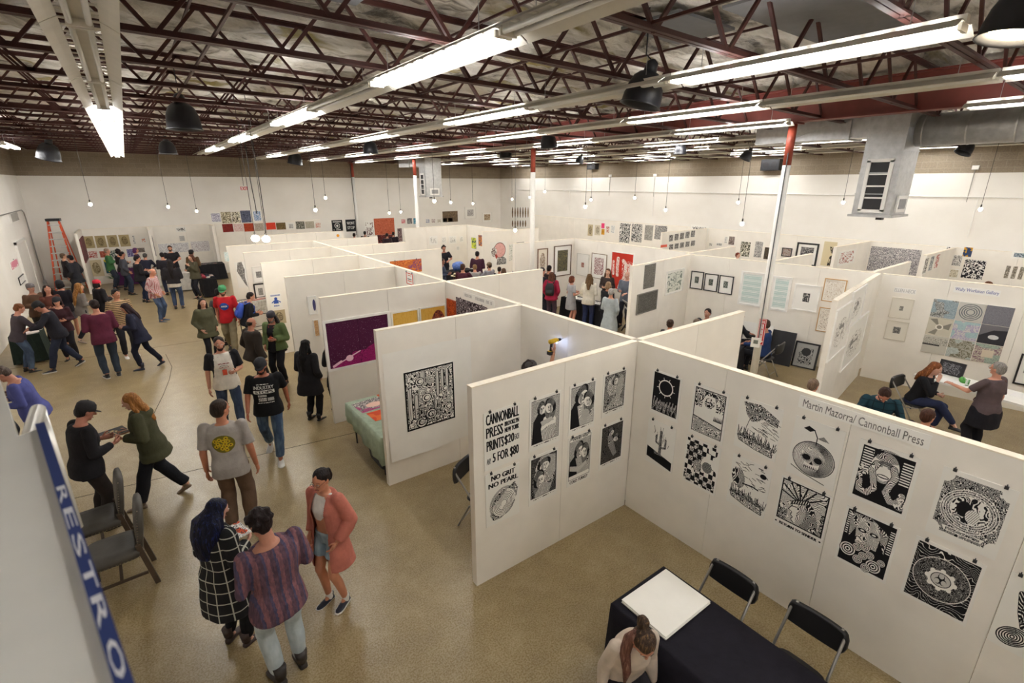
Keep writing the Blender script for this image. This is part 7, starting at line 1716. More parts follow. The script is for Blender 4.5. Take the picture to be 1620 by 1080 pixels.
# ------------------------------------------------------------ the nearest booth: black table, paper, chairs
M_BCLOTH = cloth('1d1b24')
def cloth_table(x0, x1, y0, y1, z, m_, label, drop, leg=True, rotz=0, loc=None, clabel=None, wave=.012, catn='table'):
    cx, cy = (x0+x1)/2, (y0+y1)/2; w, l = (x1-x0)/2, (y1-y0)/2
    o = empty('folding_table', (cx, cy, 0) if loc is None else loc, rotz, label, 'table')
    MB().box(-w+.01, w-.01, -l+.01, l-.01, z-.04, z-.006).build('tabletop', mat('table_grey', 'b5b2ac', .6), o)
    for sx in (-1, 1):
        for sy in (-1, 1): MB().tube([(sx*(w-.08), sy*(l-.12), z-.04), (sx*(w-.08), sy*(l-.16), .0)], .014, 8).build('leg', M_DARK, o)
    # cloth: top plus skirt, with folds along the hem
    n = 26; ring = []; rr = .03
    per = []
    for (ax, ay, bx, by) in ((-w, -l, w, -l), (w, -l, w, l), (w, l, -w, l), (-w, l, -w, -l)):
        L_ = math.hypot(bx-ax, by-ay); k_ = max(4, int(L_/.06))
        for k in range(k_): per.append((ax+(bx-ax)*k/k_, ay+(by-ay)*k/k_))
    m = len(per); vs = []; fs = []
    for j, (f, out) in enumerate(((0, 0), (.0, .008), (.25, .016), (.6, .028), (1.0, .04))):
        for k, (px_, py_) in enumerate(per):
            nx_, ny_ = px_/w, py_/l; q = max(abs(nx_), abs(ny_)); ux, uy = (nx_ if abs(nx_) >= q-.001 else 0), (ny_ if abs(ny_) >= q-.001 else 0)
            wv_ = wave*f*math.sin(k*1.05+.6*math.sin(k*.37)) * 1.6
            if drop_fn: dr = drop_fn(px_/w, py_/l)*drop
            else: dr = drop
            vs.append((px_+ux*(out+wv_)*(1 if j else 0)-(.01*ux if j == 0 else 0), py_+uy*(out+wv_)*(1 if j else 0)-(.01*uy if j == 0 else 0), z+(.0 if j == 0 else -.006-f*dr)))
    for j in range(4):
        for k in range(m): k2 = (k+1) % m; fs.append((j*m+k, (j+1)*m+k, (j+1)*m+k2, j*m+k2))
    fs.append(tuple(range(m)))
    c_ = MB().add(vs, fs).build('tablecloth', m_, None, o.location, rotz, smooth=False, label=clabel, category='tablecloth')
    c_.data.polygons.foreach_set('use_smooth', [len(p.vertices) == 4 for p in c_.data.polygons])
    sm = c_.modifiers.new('t', 'SOLIDIFY'); sm.thickness = .003
    return o
drop_fn = None
cloth_table(2.83, 3.58, .25, 2.28, .74, M_BCLOTH, 'folding table under a black cloth in the nearest booth', .66, clabel='black cloth covering the nearest table')
for k in range(5):
    MB().box(-.315, .315, -.24, .24, 0, .006).build('paper_sheet', PAPER, None, (3.215+.006*math.sin(k*2.3), 1.985+.005*math.cos(k*1.7), .7415+k*.0068), .012*math.sin(k*3.1)-.01, label=('bottom sheet', 'second sheet', 'middle sheet', 'fourth sheet', 'top sheet')[k]+' of the white board stack on the black table', category='paper', group='stack of white boards')
def folding_chair(x, y, rot, label):
    o = empty('folding_chair', (x, y, 0), rot, label, 'chair', group='black folding chairs by the black table')
    st = mat('chair_tube', 'a09d98', .35, metal=.6)
    for s_ in (-1, 1):
        MB().tube([(s_*.22, -.32, .0), (s_*.215, -.05, .44), (s_*.21, .24, .84), (s_*.17, .25, .87)], .0125, 8).build('leg', st, o, smooth=True)
        MB().tube([(s_*.19, .22, .0), (s_*.19, .04, .36), (s_*.19, -.26, .44)], .0125, 8).build('leg', st, o, smooth=True)
    # backrest: rounded padded board, curved
    vs = []; fs = []; n = 17
    for j, z in enumerate((.66, .67, .72, .80, .85, .865)):
        for i in range(n):
            u = -1+2*i/(n-1); e = {0: .86, 1: .93, 2: 1, 3: 1, 4: .93, 5: .84}[j]; lift = -.02*(1-u*u) if j < 2 else 0
            vs.append((u*.235*e, .218+.028*(1-u*u)+.06*(z-.66), z+lift))
    m = len(vs)
    for j in range(5):
        for i in range(n-1): a = j*n+i; fs.append((a, a+1, a+n+1, a+n))
    b_ = MB().add(vs, fs).build('backrest', M_BLACK, o, smooth=True); sm = b_.modifiers.new('t', 'SOLIDIFY'); sm.thickness = .042; sm.offset = 0
    MB().loft([(0, -.10, .44, .205, .2), (0, -.10, .455, .215, .21), (0, -.10, .47, .20, .195)], 20, 0, 4.0).build('seat', M_BLACK, o, smooth=True)
    MB().tube([(-.19, .15, .12), (.19, .15, .12)], .009, 6).build('stretcher', st, o)
    return o
folding_chair(3.70, 1.76, -PI/2, 'black folding chair with metal legs nearer the wall corner')
folding_chair(3.80, 1.06, -PI/2, 'black folding chair with metal legs at the bottom of the photo')
# chair under the foreground sitter
o = empty('stool', (2.56, 1.90, 0), 0, 'small black stool under the cream sweatered woman', 'stool'); MB().loft([(0, 0, .38, .15, .15), (0, 0, .40, .16, .16), (0, 0, .42, .15, .15)], 20).build('seat', M_BLACK, o)
for a_ in (.8, 2.37, 3.94, 5.5): MB().tube([(.1*math.cos(a_), .1*math.sin(a_), .38), (.16*math.cos(a_), .16*math.sin(a_), 0)], .012, 8).build('leg', M_DARK, o)
def other_chair(x, y, rot, label): return folding_chair(x, y, rot, label)

# ------------------------------------------------------------ two padded dining chairs at the lower left
M_CHF = mat('charcoal_leather', '4a4640', .5, vary=.15, bmp=.15); M_CHW = mat('chair_wood', '4b3d30', .55, vary=.2); M_NAIL = mat('nail_brass', '8a7f6c', .3, metal=.8)
def dining_chair(x, y, rot, label):
    o = empty('dining_chair', (x, y, 0), rot, label, 'chair', group='studded charcoal dining chairs')
    MB().loft([(0, 0, .40, .235, .235), (0, 0, .42, .255, .255), (0, 0, .47, .26, .26), (0, 0, .50, .24, .24), (0, 0, .51, .15, .15)], 24, 0, 5.0).build('seat', M_CHF, o, smooth=True)
    MB().loft([(0, -.23, .50, .21, .03), (0, -.245, .62, .225, .042), (0, -.275, .82, .235, .045), (0, -.295, .93, .22, .042), (0, -.30, .985, .15, .03)], 20, 0, 3.5).build('backrest', M_CHF, o, smooth=True)
    for sx in (-1, 1):
        MB().bar((sx*.21, .21, .42), (sx*.22, .23, 0), .045, .045).build('leg', M_CHW, o)
        MB().bar((sx*.21, -.21, .55), (sx*.225, -.30, 0), .045, .05).build('leg', M_CHW, o)
        MB().bar((sx*.215, .2, .17), (sx*.215, -.24, .17), .02, .03).build('side_stretcher', M_CHW, o)
    MB().bar((-.21, 0, .17), (.21, 0, .17), .03, .02).build('stretcher', M_CHW, o)
    mb = MB()
    for sx in (-1, 1):
        for k in range(13): mb.ell((sx*(.262), -.20+k*.034, .425), (.004, .007, .007), 6, 4)
        for k in range(14): z = .53+k*.032; mb.ell((sx*(.20+.03*math.sin(k/13*PI)), -.2-.07*(z-.5)/.4-.0, z), (.007, .007, .007), 6, 4)
    for k in range(14): mb.ell((-.22+k*.034, .262, .425), (.007, .004, .007), 6, 4)
    ob = mb.build('nail_heads', M_NAIL, o, kind='stuff')
    return o
dining_chair(-.84, 6.28, PI/2+.05, 'studded charcoal dining chair, nearer of the pair at lower left')
dining_chair(-.84, 6.28, PI/2+.05, 'studded charcoal dining chair, nearer of the pair at lower left') if False else None
dining_chair(-1.02, 7.06, PI/2+.10, 'studded charcoal dining chair, farther of the pair at lower left')
# ------------------------------------------------------------ railing with the hanging sign, just in front of the camera
ZS = 3.85
def zs(x, y, z=ZS): p = at(x, y, z); return (p.x, p.y)
o = empty('balcony_board', (0, 0, ZS), 0, 'blurred pale board on the balcony edge at the lower left', 'board')
poly = [zs(28, 690), zs(66, 676), zs(204, 1080), zs(222, 1150), (-.3, .35), (-.75, .35), (-.9, 2.2), zs(0, 600)]
MB().prism(poly, -.035, 0).build('board', mat('balcony_board', 'efede6', .6, vary=.03), o)
MB().prism([(x-.04, y) for x, y in poly[:-4]]+[(-.3, .35), (-.75, .35), (-.9, 2.2), zs(0, 600)], -.35, -.036).build('fascia', mat('balcony_fascia', 'b9b6ae', .7), o)
A = Art(900, 110, '36447a'); xs_ = [.02, .135, .25, .36, .47, .59, .705, .82, .92]
for ch, x in zip('RESTROOMS', xs_): A.text(ch, x, .14, x+.085, .86, 'e6e6ea', .004)
a0, a1 = V3((*zs(75, 742), 0)), V3((*zs(66, 782), 0)); r0 = V3((*zs(72, 672), 0)); l0 = V3((*zs(66, 782), 0)); l1 = V3((*zs(190, 1080), 0)); r1 = V3((*zs(213, 1080), 0))
dl = (l1-l0).normalized(); Ln = .86
st = V3((*zs(70, 745), 0)); dr = (r1-r0).normalized(); left = V3((dr.y, -dr.x, 0)); 
if left.x > 0: left = -left
R0 = r0; R1 = r0+dr*1.35
w0 = (r1-V3((*zs(190, 1080), 0))).length
vs = [(*(R0)[:2], .002), (*(R1)[:2], .002), (*(R1+left*w0)[:2], .002), (*(R0+left*w0)[:2], .002)]
vs2 = [(x, y, -.002) for x, y, z in vs]

LT = .76; u0_ = -.325/LT; u1_ = (1.35-.325)/LT; uv = [[(u0_, 1), (u1_, 1), (u1_, 0), (u0_, 0)]]+[None]*5
mb = MB().add(vs+vs2, [(3, 2, 1, 0), (4, 5, 6, 7), (0, 1, 5, 4), (1, 2, 6, 5), (2, 3, 7, 6), (3, 0, 4, 7)], 0, [list(reversed(uv[0]))]+[None]*5)
pm = print_mat(A, 'sign_print'); [n_ for n_ in pm.node_tree.nodes if n_.type == 'TEX_IMAGE'][0].extension = 'EXTEND'
mb.build('hanging_sign', pm, None, (0, 0, ZS+.006), label='narrow blue sign with white letters hanging on the balcony edge', category='sign')
a, b_ = at(60, 648, 3.72), at(-10, 890, 3.72)
o = MB().tube([a, b_], .018, 14).build('handrail', mat('rail_steel', 'd8d6d0', .25, metal=.3), smooth=True, label='blurred pale metal rail end beside the balcony board', category='handrail')
MB().tube([(a.x, a.y+.012, 3.72), (a.x, a.y+.012, 3.3)], .016, 12).build('post', mat('rail_steel', 'd8d6d0', .25, metal=.3), o, smooth=True)
# ------------------------------------------------------------ mint table in the third booth
def hemf(x, y): return .55+.45*max(0, .2-y*.8) if x < 0 else .7
drop_fn = lambda x, y: .62+.38*(1-y)/2*1.3 if y < .9 else .6
cloth_table(2.36, 3.02, 6.42, 7.97, .74, cloth('a9b9a4'), 'folding table under a pale green cloth in the third booth', .40, clabel='pale mint green cloth on the third booth table')
drop_fn = None
def flat(p, w, l, rot, art, label, z=.745, name='art_print', cat='print', group=None, th=.003):
    if p[0] > 11.7 and p[1] < 2.2: z = .7415
    mb = MB().add([(-w/2, -l/2, th), (w/2, -l/2, th), (w/2, l/2, th), (-w/2, l/2, th), (-w/2, -l/2, 0), (w/2, -l/2, 0), (w/2, l/2, 0), (-w/2, l/2, 0)], [(0, 1, 2, 3), (7, 6, 5, 4), (0, 4, 5, 1), (1, 5, 6, 2), (2, 6, 7, 3), (3, 7, 4, 0)], 0, [[(0, 0), (1, 0), (1, 1), (0, 1)]]+[None]*5)
    mb.m = [1]+[0]*5
    return mb.build(name, [PAPER, print_mat(art, name)], None, (p[0], p[1], z), rot, label=label, category=cat, group=group)
A = Art(120, 90, 'd9cfc8'); A.lino(A.rect(0, 0, 1, 1), 5, 9, .5, '3d3a42', 3); A.fill(vnoise(90, 120, 4, 9) > .62, 'b04a7a', .8); A.fill(A.ell(.55, .55, .26, .22), 'eac4b4')
flat((2.70, 7.62), .56, .44, .1, A, 'crowded pink and black collage print on the mint table')
A = Art(110, 80, 'e0703c'); A.fill(vnoise(80, 110, 3, 4) > .6, 'd04a30', .8); A.fill(A.ell(.5, .7, .2, .16), 'cfc4c0'); A.lino(A.ell(.5, .7, .2, .16), 5, 7, .4, K, 3)
flat((2.74, 7.16), .50, .36, .05, A, 'orange print with grey emblem on the mint table')
A = Art(60, 60, 'e07a48'); A.lino(A.rect(0, 0, 1, 1), 4, 5, .4, 'c8452c', 3); flat((2.96, 7.85), .10, .20, .1, A, 'small orange print at the far edge of the mint table')
A = Art(60, 40, '2f2c2e'); A.fill(A.ell(.5, .5, .1, .12), '8a7c6a'); flat((2.73, 6.83), .26, .16, .2, A, 'small black card on the mint table')
A = Art(40, 40, '9fb08a'); A.fill(A.ell(.5, .5, .25, .2), '3a3d34'); flat((2.60, 6.6), .16, .12, .1, A, 'small green card with a dark spot on the mint table')
o = empty('storage_bin', (2.62, 7.0, 0), 0, 'dark storage bin standing under the mint table', 'bin')
MB().loft([(0, 0, 0, .17, .3), (0, 0, .30, .2, .34), (0, 0, .34, .21, .35)], 24, 0, 6.0).build('body', M_BLACK, o); MB().loft([(0, 0, .34, .22, .36), (0, 0, .37, .21, .35)], 24, 0, 6.0).build('lid', M_DARK, o)
# dark upright folded chair beyond the end of the nearest wall
o = other_chair(3.0, 4.75, .5, 'folded dark chair glimpsed past the end of the nearest wall')
# ------------------------------------------------------------ yellow drill held up in the second booth
v = at(880, 540, 2.0)
dr_o = empty('cordless_drill', (4.665, 5.20, 2.13), 0, 'yellow and black cordless drill held up behind the white wall', 'drill')
Y_ = mat('drill_yellow', 'd9b21e', .45); 
MB().tube([(-.09, 0, .0), (.03, 0, 0), (.07, 0, 0)], [.034, .036, .026], 14).build('motor_body', Y_, dr_o, smooth=True)
MB().tube([(.07, 0, 0), (.12, 0, 0), (.135, 0, 0)], [.024, .020, .010], 12).build('chuck', M_BLACK, dr_o, smooth=True)
MB().tube([(.135, 0, 0), (.18, 0, 0)], .004, 6).build('bit', M_GALV, dr_o)
MB().tube([(-.05, 0, -.02), (-.065, 0, -.15)], [.022, .02], 12).build('grip', M_BLACK, dr_o, smooth=True)
MB().box(-.11, -.005, -.035, .035, -.20, -.15).build('battery', M_BLACK, dr_o); MB().box(-.10, -.015, -.03, .03, -.155, -.145).build('battery_collar', Y_, dr_o)
MB().ell((.05, 0, -.035), (.012, .012, .01), 8, 6).build('work_light', emit('drill_light', 'a9c4ff', 60.0), dr_o)
# ------------------------------------------------------------ orange ladder against the back wall
o = empty('step_ladder', (-2.62, 27.3, 0), -.12, 'tall orange step ladder with silver rungs by the left wall', 'ladder')
OR = mat('fibreglass_orange', 'd9562e', .5); AL = mat('aluminium', 'd4d4d2', .35, metal=.6)
Hh = 3.0
for sx in (-1, 1):
    MB().bar((sx*.42, -.35, 0), (sx*.17, .12, Hh-.08), .05, .08).build('rail', OR, o)
    MB().bar((sx*.40, .75, 0), (sx*.17, .22, Hh-.12), .035, .05).build('rear_rail', OR, o)
for k in range(10):
    t = (k+.9)/10.6; MB().box(-.42+.25*t, .42-.25*t, -.35+.47*t-.05, -.35+.47*t+.05, t*(Hh-.08), t*(Hh-.08)+.04).build('rung', AL, o)
for k in range(4):
    t = (k+1)/5; MB().box(-.40+.23*t, .40-.23*t, .75-.53*t-.012, .75-.53*t+.012, t*Hh, t*Hh+.025).build('brace', AL, o)
MB().box(-.22, .22, .02, .32, Hh-.1, Hh).build('top_cap', M_DARK, o)
# ------------------------------------------------------------ furniture in the booths
def plain_table(x, y, w, l, rot, label, cloth_m=None, h=.74, catn='table', clab=None):
    o = empty('folding_table', (x, y, 0), rot, label, 'table')
    MB().box(-w/2, w/2, -l/2, l/2, h-.035, h).build('tabletop', M_WHITE if not cloth_m else mat('table_grey', 'b5b2ac', .6), o)
    for sx in (-1, 1):
        for sy in (-1, 1): MB().tube([(sx*(w/2-.06), sy*(l/2-.08), h-.035), (sx*(w/2-.06), sy*(l/2-.08), 0)], .014, 8).build('leg', M_DARK, o)
    if cloth_m:
        c_ = MB(); n = 40; vs = []; per = []
        for (ax, ay, bx, by) in ((-1, -1, 1, -1), (1, -1, 1, 1), (1, 1, -1, 1), (-1, 1, -1, -1)):
            for k in range(10): per.append((ax+(bx-ax)*k/10, ay+(by-ay)*k/10))
        m = 40; fs = []
        for j, (z, g) in enumerate(((h+.006, .0), (h+.004, .012), (h-.3, .03), (.04, .055))):
            for k, (u, v_) in enumerate(per): gg = g*(1+.35*math.sin(k*2.1)) if j > 1 else g; vs.append((u*(w/2+gg), v_*(l/2+gg), z))
        for j in range(3):
            for k in range(m): k2 = (k+1) % m; fs.append((j*m+k, (j+1)*m+k, (j+1)*m+k2, j*m+k2))
        fs.append(tuple(range(m)))
        MB().add(vs, fs).build('tablecloth', cloth_m, None, (x, y, 0), rot, label=clab, category='tablecloth')
    return o
WC = cloth('cfccc6'); BK = cloth('1f1e22'); PU = cloth('5a2f5c')
plain_table(-2.72, 17.1, .55, .8, 0, 'dark clothed table in the left cluster of people', cloth('25302a'), clab='dark green cloth on the left cluster table')
for k, (dx, dy, c_, l) in enumerate(((0, -.5, 'ecdcd8', 'pale pink garment heap'), (.1, .1, 'e6e2dc', 'white folded garment'), (-.1, .6, 'e8e4de', 'pile of white sheets'))):
    mb = MB(); mb.loft([(0, 0, 0, .26, .2), (.01, 0, .03, .24, .19), (.0, .01, .07, .16, .13), (0, 0, .085, .05, .04)], 14); ob = mb.build('folded_shirt', cloth(c_), None, (-2.7+dx*.4, 17.1+dy*.45, .748), .3*k, smooth=True, label=l+' on the left cluster table', category='clothing')
plain_table(1.15, 25.1, 1.1, .6, .0, 'white clothed table in front of the man in black polo', WC, clab='white cloth on the back wall table')
plain_table(2.3, 27.2, 1.5, .7, .0, 'black clothed table at the back left booth', BK, clab='black cloth on the back left table')
plain_table(-.45, 28.0, 1.0, .5, -.1, 'purple clothed table in front of the tan figure prints', PU, clab='purple cloth on the back wall table')
for k in range(7): flat((-.81+k*.12, 27.95+.1*math.sin(k)), .11, .16, k*.7, art_lino(300+k, ('8a4a5a', '4a5a8a', 'c9a04a', '5a7a5a', 'b85a3a', '7a5a8a', 'd9d4cc')[k], PW, 24, 30, .1, 3, 4, .5), ('mauve', 'blue', 'ochre', 'green', 'rust', 'violet', 'pale')[k]+' small print lying on the purple table', .752, group='small prints on the purple table')
for k in range(6): flat((1.7+k*.2, 27.15+.08*math.sin(k*2)), .14, .18, k*.9, art_lino(310+k, ('b8404a', 'e2dcd4', '8a3a4a', 'd9a0a0', '4a4a5a', 'c9655a')[k], K, 24, 30, .1, 3, 4, .5), ('crimson', 'white', 'wine', 'pink', 'slate', 'coral')[k]+' card lying on the black back table', .752, group='cards on the black back table')
plain_table(1.98, 23.4, .45, 1.3, 0, 'black clothed table heaped with goods beside the left aisle', BK, clab='black cloth on the goods table by the left aisle')
for k in range(8):
    MB().loft([(0, 0, 0, .10, .07), (0, 0, .04, .10, .07), (0, 0, .06, .06, .04)], 10).build('folded_shirt', cloth(('8a2f3a', 'd9d4cc', '2c2c34', 'b8505a', '3a3a4a', 'c9b0a8', '6a2a34', '24242a')[k]), None, (1.84+.14*(k % 3), 22.95+.4*(k//3), .748), .4*k, smooth=True, label=('crimson', 'white', 'black', 'rose', 'slate', 'beige', 'wine', 'charcoal')[k]+' folded shirt on the goods table by the left aisle', category='clothing', group='folded shirts on the goods table')
# wire rack of prints by the aisle end of the fifth booth
p = at(402, 545, 0)
o = empty('print_rack', (p.x+.25, p.y+.4, 0), .2, 'black wire rack holding bright prints at the aisle booth end', 'rack')
for sx in (-1, 1):
    for sy in (-1, 1): MB().tube([(sx*.4, sy*.2, 0), (sx*.4, sy*.2, 1.25)], .012, 6).build('post', M_BLACK, o)
for z in (.35, .8, 1.2):
    mb = MB()
    for a_, b2 in (((-.4, -.2), (.4, -.2)), ((.4, -.2), (.4, .2)), ((.4, .2), (-.4, .2)), ((-.4, .2), (-.4, -.2))): mb.tube([(*a_, z), (*b2, z)], .01, 6)
    mb.build('shelf_wire', M_BLACK, o, kind='stuff')
for k in range(6):
    MB().box(-.3, .3, -.004, .004, 0, .40).build('art_print', mat('rackprint%d' % k, ('e8e4dc', 'd9cfc0', 'c9452f', '6a4a3a', 'e5e1da', 'd07a50')[k], .6, vary=.35, vscale=14), None, (p.x+.25, p.y+.26+k*.055, .82), (.25, 0, .2), label=('foremost white', 'cream', 'red', 'brown', 'rear white', 'orange')[k]+' print standing in the black wire rack', category='print', group='prints in the wire rack')
# far print table and its people
plain_table(10.4, 15.6, 2.2, .5, .0, 'long white table before the pink head print', WC, clab='white cloth on the far print table')
plain_table(10.5, 18.6, 2.2, .6, .0, 'black clothed table in the far booth with curly haired man', BK, clab='black cloth on the far booth table')
mb = MB(); mb.loft([(0, 0, 0, .22, .12), (0, 0, .2, .28, .16), (0, 0, .3, .25, .13), (.05, 0, .36, .12, .06)], 18); mb.build('plastic_bag', mat('bag_blue', '5a78c0', .35, vary=.4, vscale=18), None, (10.95, 18.6, .75), 0, smooth=True, label='large translucent blue bag on the far booth table', category='bag')
plain_table(11.25, 10.95, .5, 2.0, 0, 'white topped print table among the middle crowd', BK, clab='black cloth on the middle crowd table')
for k in range(5): flat((11.25, 10.15+.4*k), .28, .36, .1*k, art_lino(320+k, '8a8886', PW, 40, 50, .1, 4, 5, .3), ('nearest', 'second', 'third', 'fourth', 'farthest')[k]+' pale print on the middle crowd table', .752, group='pale prints on the middle crowd table')
# print bins (angled browse racks)
for k, (x, y) in enumerate(((10.95, 8.65), (11.6, 9.3))):
    o = empty('browse_bin', (x, y, 0), -.5, ('nearer', 'farther')[k]+' grey folding browse bin full of prints beside the pale coat woman', 'rack')
    for sy in (-1, 1):
        MB().bar((-.3, sy*.3, 0), (.3, sy*.3, 1.0), .03).build('leg', M_DARK, o); MB().bar((.3, sy*.3, 0), (-.3, sy*.3, 1.0), .03).build('leg', M_DARK, o)
    MB().add([(-.34, -.32, .98), (0, -.32, .62), (0, .32, .62), (-.34, .32, .98), (-.32, -.32, 1.0), (.02, -.32, .64), (.02, .32, .64), (-.32, .32, 1.0)], [(0, 1, 2, 3), (7, 6, 5, 4), (0, 4, 5, 1), (1, 5, 6, 2), (2, 6, 7, 3), (3, 7, 4, 0)]).build('side_board', mat('bin_grey', '8f8c88', .6), o)
    for q in range(5): MB().box(-.02, .0, -.28, .28, .0, .48).build('print_sheet', mat('binprint%d' % (q % 2), ('dcd8d0', '9a9894')[q % 2], .6), o, (-.12+q*.05, 0, .66), (0, .35, 0))
# column fittings: extinguisher sign and thermostat
A = Art(70, 260, 'c9363a'); A.fill(A.rect(.06, .02, .94, .98) & ~A.rect(.12, .035, .88, .965), 'f0eeea'); A.text('FIRE', .2, .07, .8, .17, 'f0eeea', .02); A.fill(A.poly([(.5, .96), (.12, .84), (.3, .84), (.3, .2), (.7, .2), (.7, .84), (.88, .84)]), 'f0eeea')
for k, ch in enumerate('EXTINGUISHER'): A.text(ch, .38, .215+k*.052, .62, .255+k*.052, 'c9363a')
cx_, cy_ = XC, 4.92
dd = (V3((cx_, cy_, 0))-V3((0, 0, 0))).normalized(); nrm = -dd
z0 = None
q1 = on_plane(1211, 505, V3((cx_, cy_, 0))+nrm*.09, nrm); q2 = on_plane(1203, 546, V3((cx_, cy_, 0))+nrm*.09, nrm)
hh = q1.z-q2.z
MB().box(-.07, .07, -.006, 0, -hh/2, hh/2, 0, 1).build('extinguisher_sign', [M_WHITE, print_mat(A, 'extinguisher_sign')], None, V3((cx_, cy_, (q1.z+q2.z)/2))+nrm*.078+V3((.02, -.02, 0)), math.atan2(dd.y, dd.x)-PI/2, label='red and white FIRE EXTINGUISHER arrow sign on the near column', category='sign')
o = empty('thermostat', V3((cx_, cy_, 0))+nrm*.078+V3((-.06, .03, 1.12)), math.atan2(dd.y, dd.x)-PI/2, 'white thermostat box on the near column below the red sign', 'thermostat')
MB().box(-.09, .09, -.05, 0, -.1, .1).build('case', M_WHITE, o); MB().box(-.045, .045, -.056, -.05, -.02, .06).build('display', mat('lcd_grey', '6d7268', .3), o)
# booth behind the long wall
plain_table(10.45, 5.8, .6, .8, .3, 'black clothed table with white top beyond the blank corner wall', BK, clab='black cloth hanging on the table beyond the corner wall')
flat((10.42, 5.68), .45, .4, .3, Art(8, 8, 'ece7d8'), 'large cream sheet on the table beyond the corner wall', .755, 'paper_sheet', 'paper')
for k in range(3): flat((10.28+.17*k, 6.08), .16, .12, .2, Art(8, 8, 'f0efec'), ('left', 'middle', 'right')[k]+' small white card on the table beyond the corner wall', .76, 'paper_card', 'card')
p = wall_frame('T1')[0]; 
def lean_board(x, y, w, h, m_, label, rot, frame=None, art=None, tilt=.22, name='leaning_board'):
    o = empty(name, (x, y, 0), (0, 0, rot), label, 'artwork' if art else 'board')
    mats_ = [m_, print_mat(art, 'leaning_print')] if art else [m_]
    c_ = MB().box(-w/2, w/2, -.012, .012, 0, h, 0, 1 if art else 0).build('board', mats_, o, rot=(tilt*-1, 0, 0))
    if frame:
        f = MB()
        for (a, b2, c2, d2) in ((-w/2-.02, w/2+.02, h-.02, h+.02), (-w/2-.02, w/2+.02, -.0, .03), (-w/2-.02, -w/2+.02, 0, h), (w/2-.02, w/2+.02, 0, h)): f.box(a, b2, -.02, .02, c2, d2)
        f.build('frame', mat('frame_'+frame, frame, .4), o, rot=(-tilt, 0, 0))
    return o
Rt = -PI/2+.16
A = Art(110, 130, 'f0eeea'); A.fill(A.rect(.18, .5, .5, .85), '3a3a3c'); A.lino(A.rect(.18, .5, .5, .85), 5, 6, .3, '8a8a8a', 3)
lean_board(12.15, 6.05, .95, .95, PAPER, 'white board with grey image leaning by the blue jacketed man', Rt, None, A)
lean_board(12.35, 5.45, .75, .85, mat('portfolio', '232226', .6), 'big black portfolio case leaning under the pale drawings', Rt)
A = Art(90, 110, 'a9a9a7'); A.fill(A.ell(.5, .35, .2, .16), '3a3a3c'); A.lino(A.rect(.2, .2, .8, .85), 4, 6, .3, '3a3a3c', 8)
lean_board(12.6, 4.85, .5, .62, PAPER, 'black framed grey flower picture leaning on the floor', Rt, '1f1e20', A)
# right gallery booth
plain_table(12.05, 1.55, .7, 1.9, -.16, 'bare white table in the right gallery booth')
flat((11.95, 1.95), .28, .36, -.1, Art(8, 8, 'f1efec'), 'white sheet on the gallery table near the seated woman', .76, 'paper_sheet', 'paper')
flat((12.0, 1.45), .3, .4, -.3, Art(8, 8, 'd8d6d8'), 'pale grey sheet in the middle of the gallery table', .76, 'paper_sheet', 'paper')
flat((12.1, .95), .3, .42, -.1, Art(8, 8, 'eceae8'), 'white sheet at the right end of the gallery table', .76, 'paper_sheet', 'paper')
A = Art(60, 40, '3d3c40'); A.lino(A.rect(.1, .1, .9, .9), 4, 6, .4, '8a8a8e', 3)
lean_board(12.35, 2.1, .36, .26, PAPER, 'small dark picture propped on the gallery table', -PI/2-.1, '232226', A).location.z = .741
o = empty('pencil_case', (12.15, 1.85, .741), .3, 'bright green pouch on the gallery table', 'pouch'); MB().loft([(0, 0, 0, .13, .05), (0, 0, .03, .14, .055), (0, 0, .06, .12, .03)], 14, 0, 3).build('body', mat('pouch_green', '5cab4a', .5), o, smooth=True); MB().tube([(-.1, 0, .062), (.1, 0, .062)], .004, 5).build('zip', M_DARK, o)
o = empty('drinking_glass', (11.95, 1.75, .741), 0, 'clear glass tumbler with greenish drink on the gallery table', 'glass')
gm, nt, b = new_mat('clear_glass'); b.inputs['Transmission Weight'].default_value = .9; b.inputs['Roughness'].default_value = .05; b.inputs['Base Color'].default_value = (.8, .92, .82, 1)
MB().tube([(0, 0, 0), (0, 0, .11)], [.028, .034], 16, 0, False).build('wall', gm, o, smooth=True); MB().tube([(0, 0, .0), (0, 0, .006)], .028, 16).build('base', gm, o)
other_chair(11.06, 2.36, -.15, 'black folding chair under the seated ginger haired woman')
other_chair(9.38, 2.36, -1.19, 'black folding chair under the teal plaid shirted man')
A = Art(80, 130, 'cfcac0'); A.fill(A.rect(.12, .1, .88, .9), '4b4a48'); A.lino(A.rect(.12, .1, .88, .9), 5, 8, .4, '8d8b86', 3)
lean_board(12.4, .35, .55, .85, PAPER, 'pale framed dark picture leaning under the right gallery table', -PI/2, 'c9bfae', A)
o = empty('shoulder_bag', (12.45, .62, .62), 0, 'blue striped woven bag beside the grey haired woman', 'bag'); 
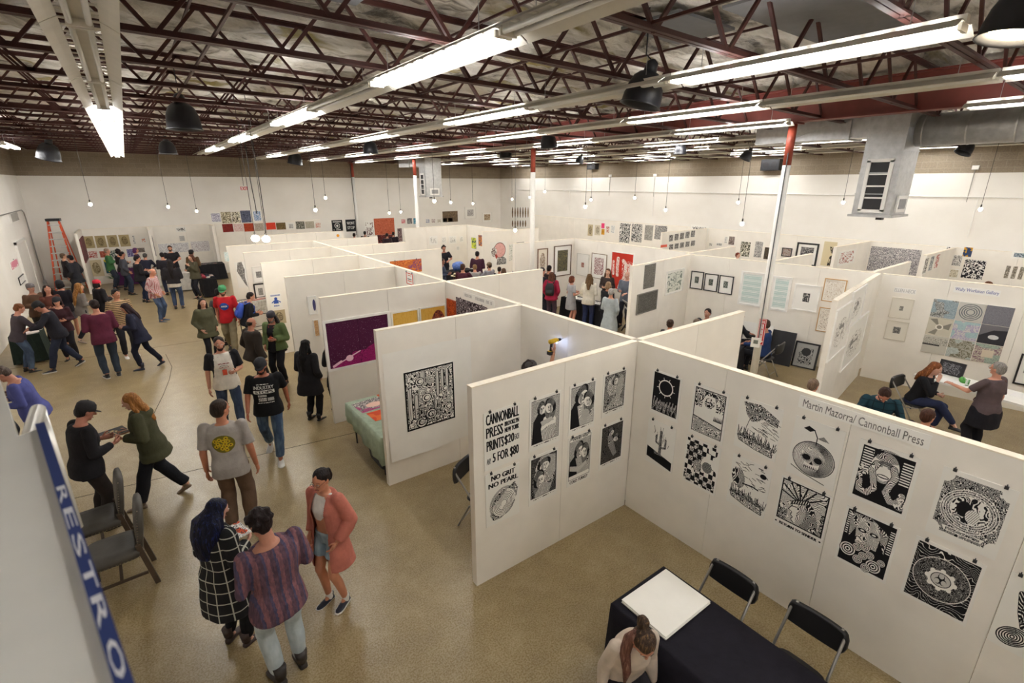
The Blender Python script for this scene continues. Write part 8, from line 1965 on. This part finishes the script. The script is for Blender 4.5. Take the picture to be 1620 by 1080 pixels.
MB().loft([(0, 0, 0, .06, .16), (0, 0, .05, .08, .18), (0, 0, .28, .06, .17), (0, 0, .3, .04, .16)], 16, 0, 3).build('body', cloth('3a4a72', 'stripes', '9fb0c8'), o, smooth=True)
MB().tube([(0, -.14, .28), (0, -.05, .7), (0, .05, .7), (0, .14, .28)], .01, 6).build('strap', mat('bag_brown', '5c3a2a', .6), o)
# sheet held by the woman in the olive jacket
A = Art(90, 60, '3c3b3c'); A.lino(A.ell(.55, .5, .22, .3), 5, 5, .4, 'c0a878', 3)
q = at(172, 686, 1.12)
flat((q.x, q.y), .40, .26, .35, A, 'dark print with a tan motif held by the blonde woman', 1.12)
A = Art(70, 90, 'e2ded8'); A.fill(vnoise(90, 70, 4, 3) > .5, 'd0552f'); A.lino(A.rect(0, 0, 1, 1), 4, 6, .3, '3a3a3a', 3)
q = at(370, 842, 1.16)
flat((q.x, q.y), .22, .26, .3, A, 'open booklet with orange cover held by the two women in front', 1.16, 'booklet', 'booklet')
# potted leafy plant by the cream wreath poster, on the floor
o = empty('potted_plant', (-1.1, 28.0, 0), 0, 'small leafy green plant on the floor before the wreath poster', 'plant')
MB().loft([(0, 0, 0, .10, .10), (0, 0, .2, .13, .13), (0, 0, .22, .12, .12)], 14).build('pot', M_DARK, o)
r_ = np.random.RandomState(4); LM = mat('leaf_green', '3f6b3a', .5, vary=.3)
for k in range(26):
    a_ = r_.uniform(0, 2*PI); e_ = r_.uniform(.2, 1.2); L_ = r_.uniform(.15, .3); c_ = V3((0, 0, .22)); d = V3((math.cos(a_)*math.cos(e_), math.sin(a_)*math.cos(e_), math.sin(e_)))
    t_ = d.cross(V3((0, 0, 1))).normalized()*.06; m1 = c_+d*L_*.8+V3((0, 0, .1)); tip = c_+d*L_*1.5+V3((0, 0, .05))
    MB().add([c_, m1-t_, tip, m1+t_, m1+V3((0, 0, .02))], [(0, 1, 4), (1, 2, 4), (2, 3, 4), (3, 0, 4)]).build('leaf', LM, o)
for (x, y, r_, l) in ((11.55, 6.17, .84, 'black folding chair under the black clad person beyond the corner wall'), (11.3, 5.13, 3.23, 'black folding chair under the blue jacketed man')): other_chair(x, y, r_, l)
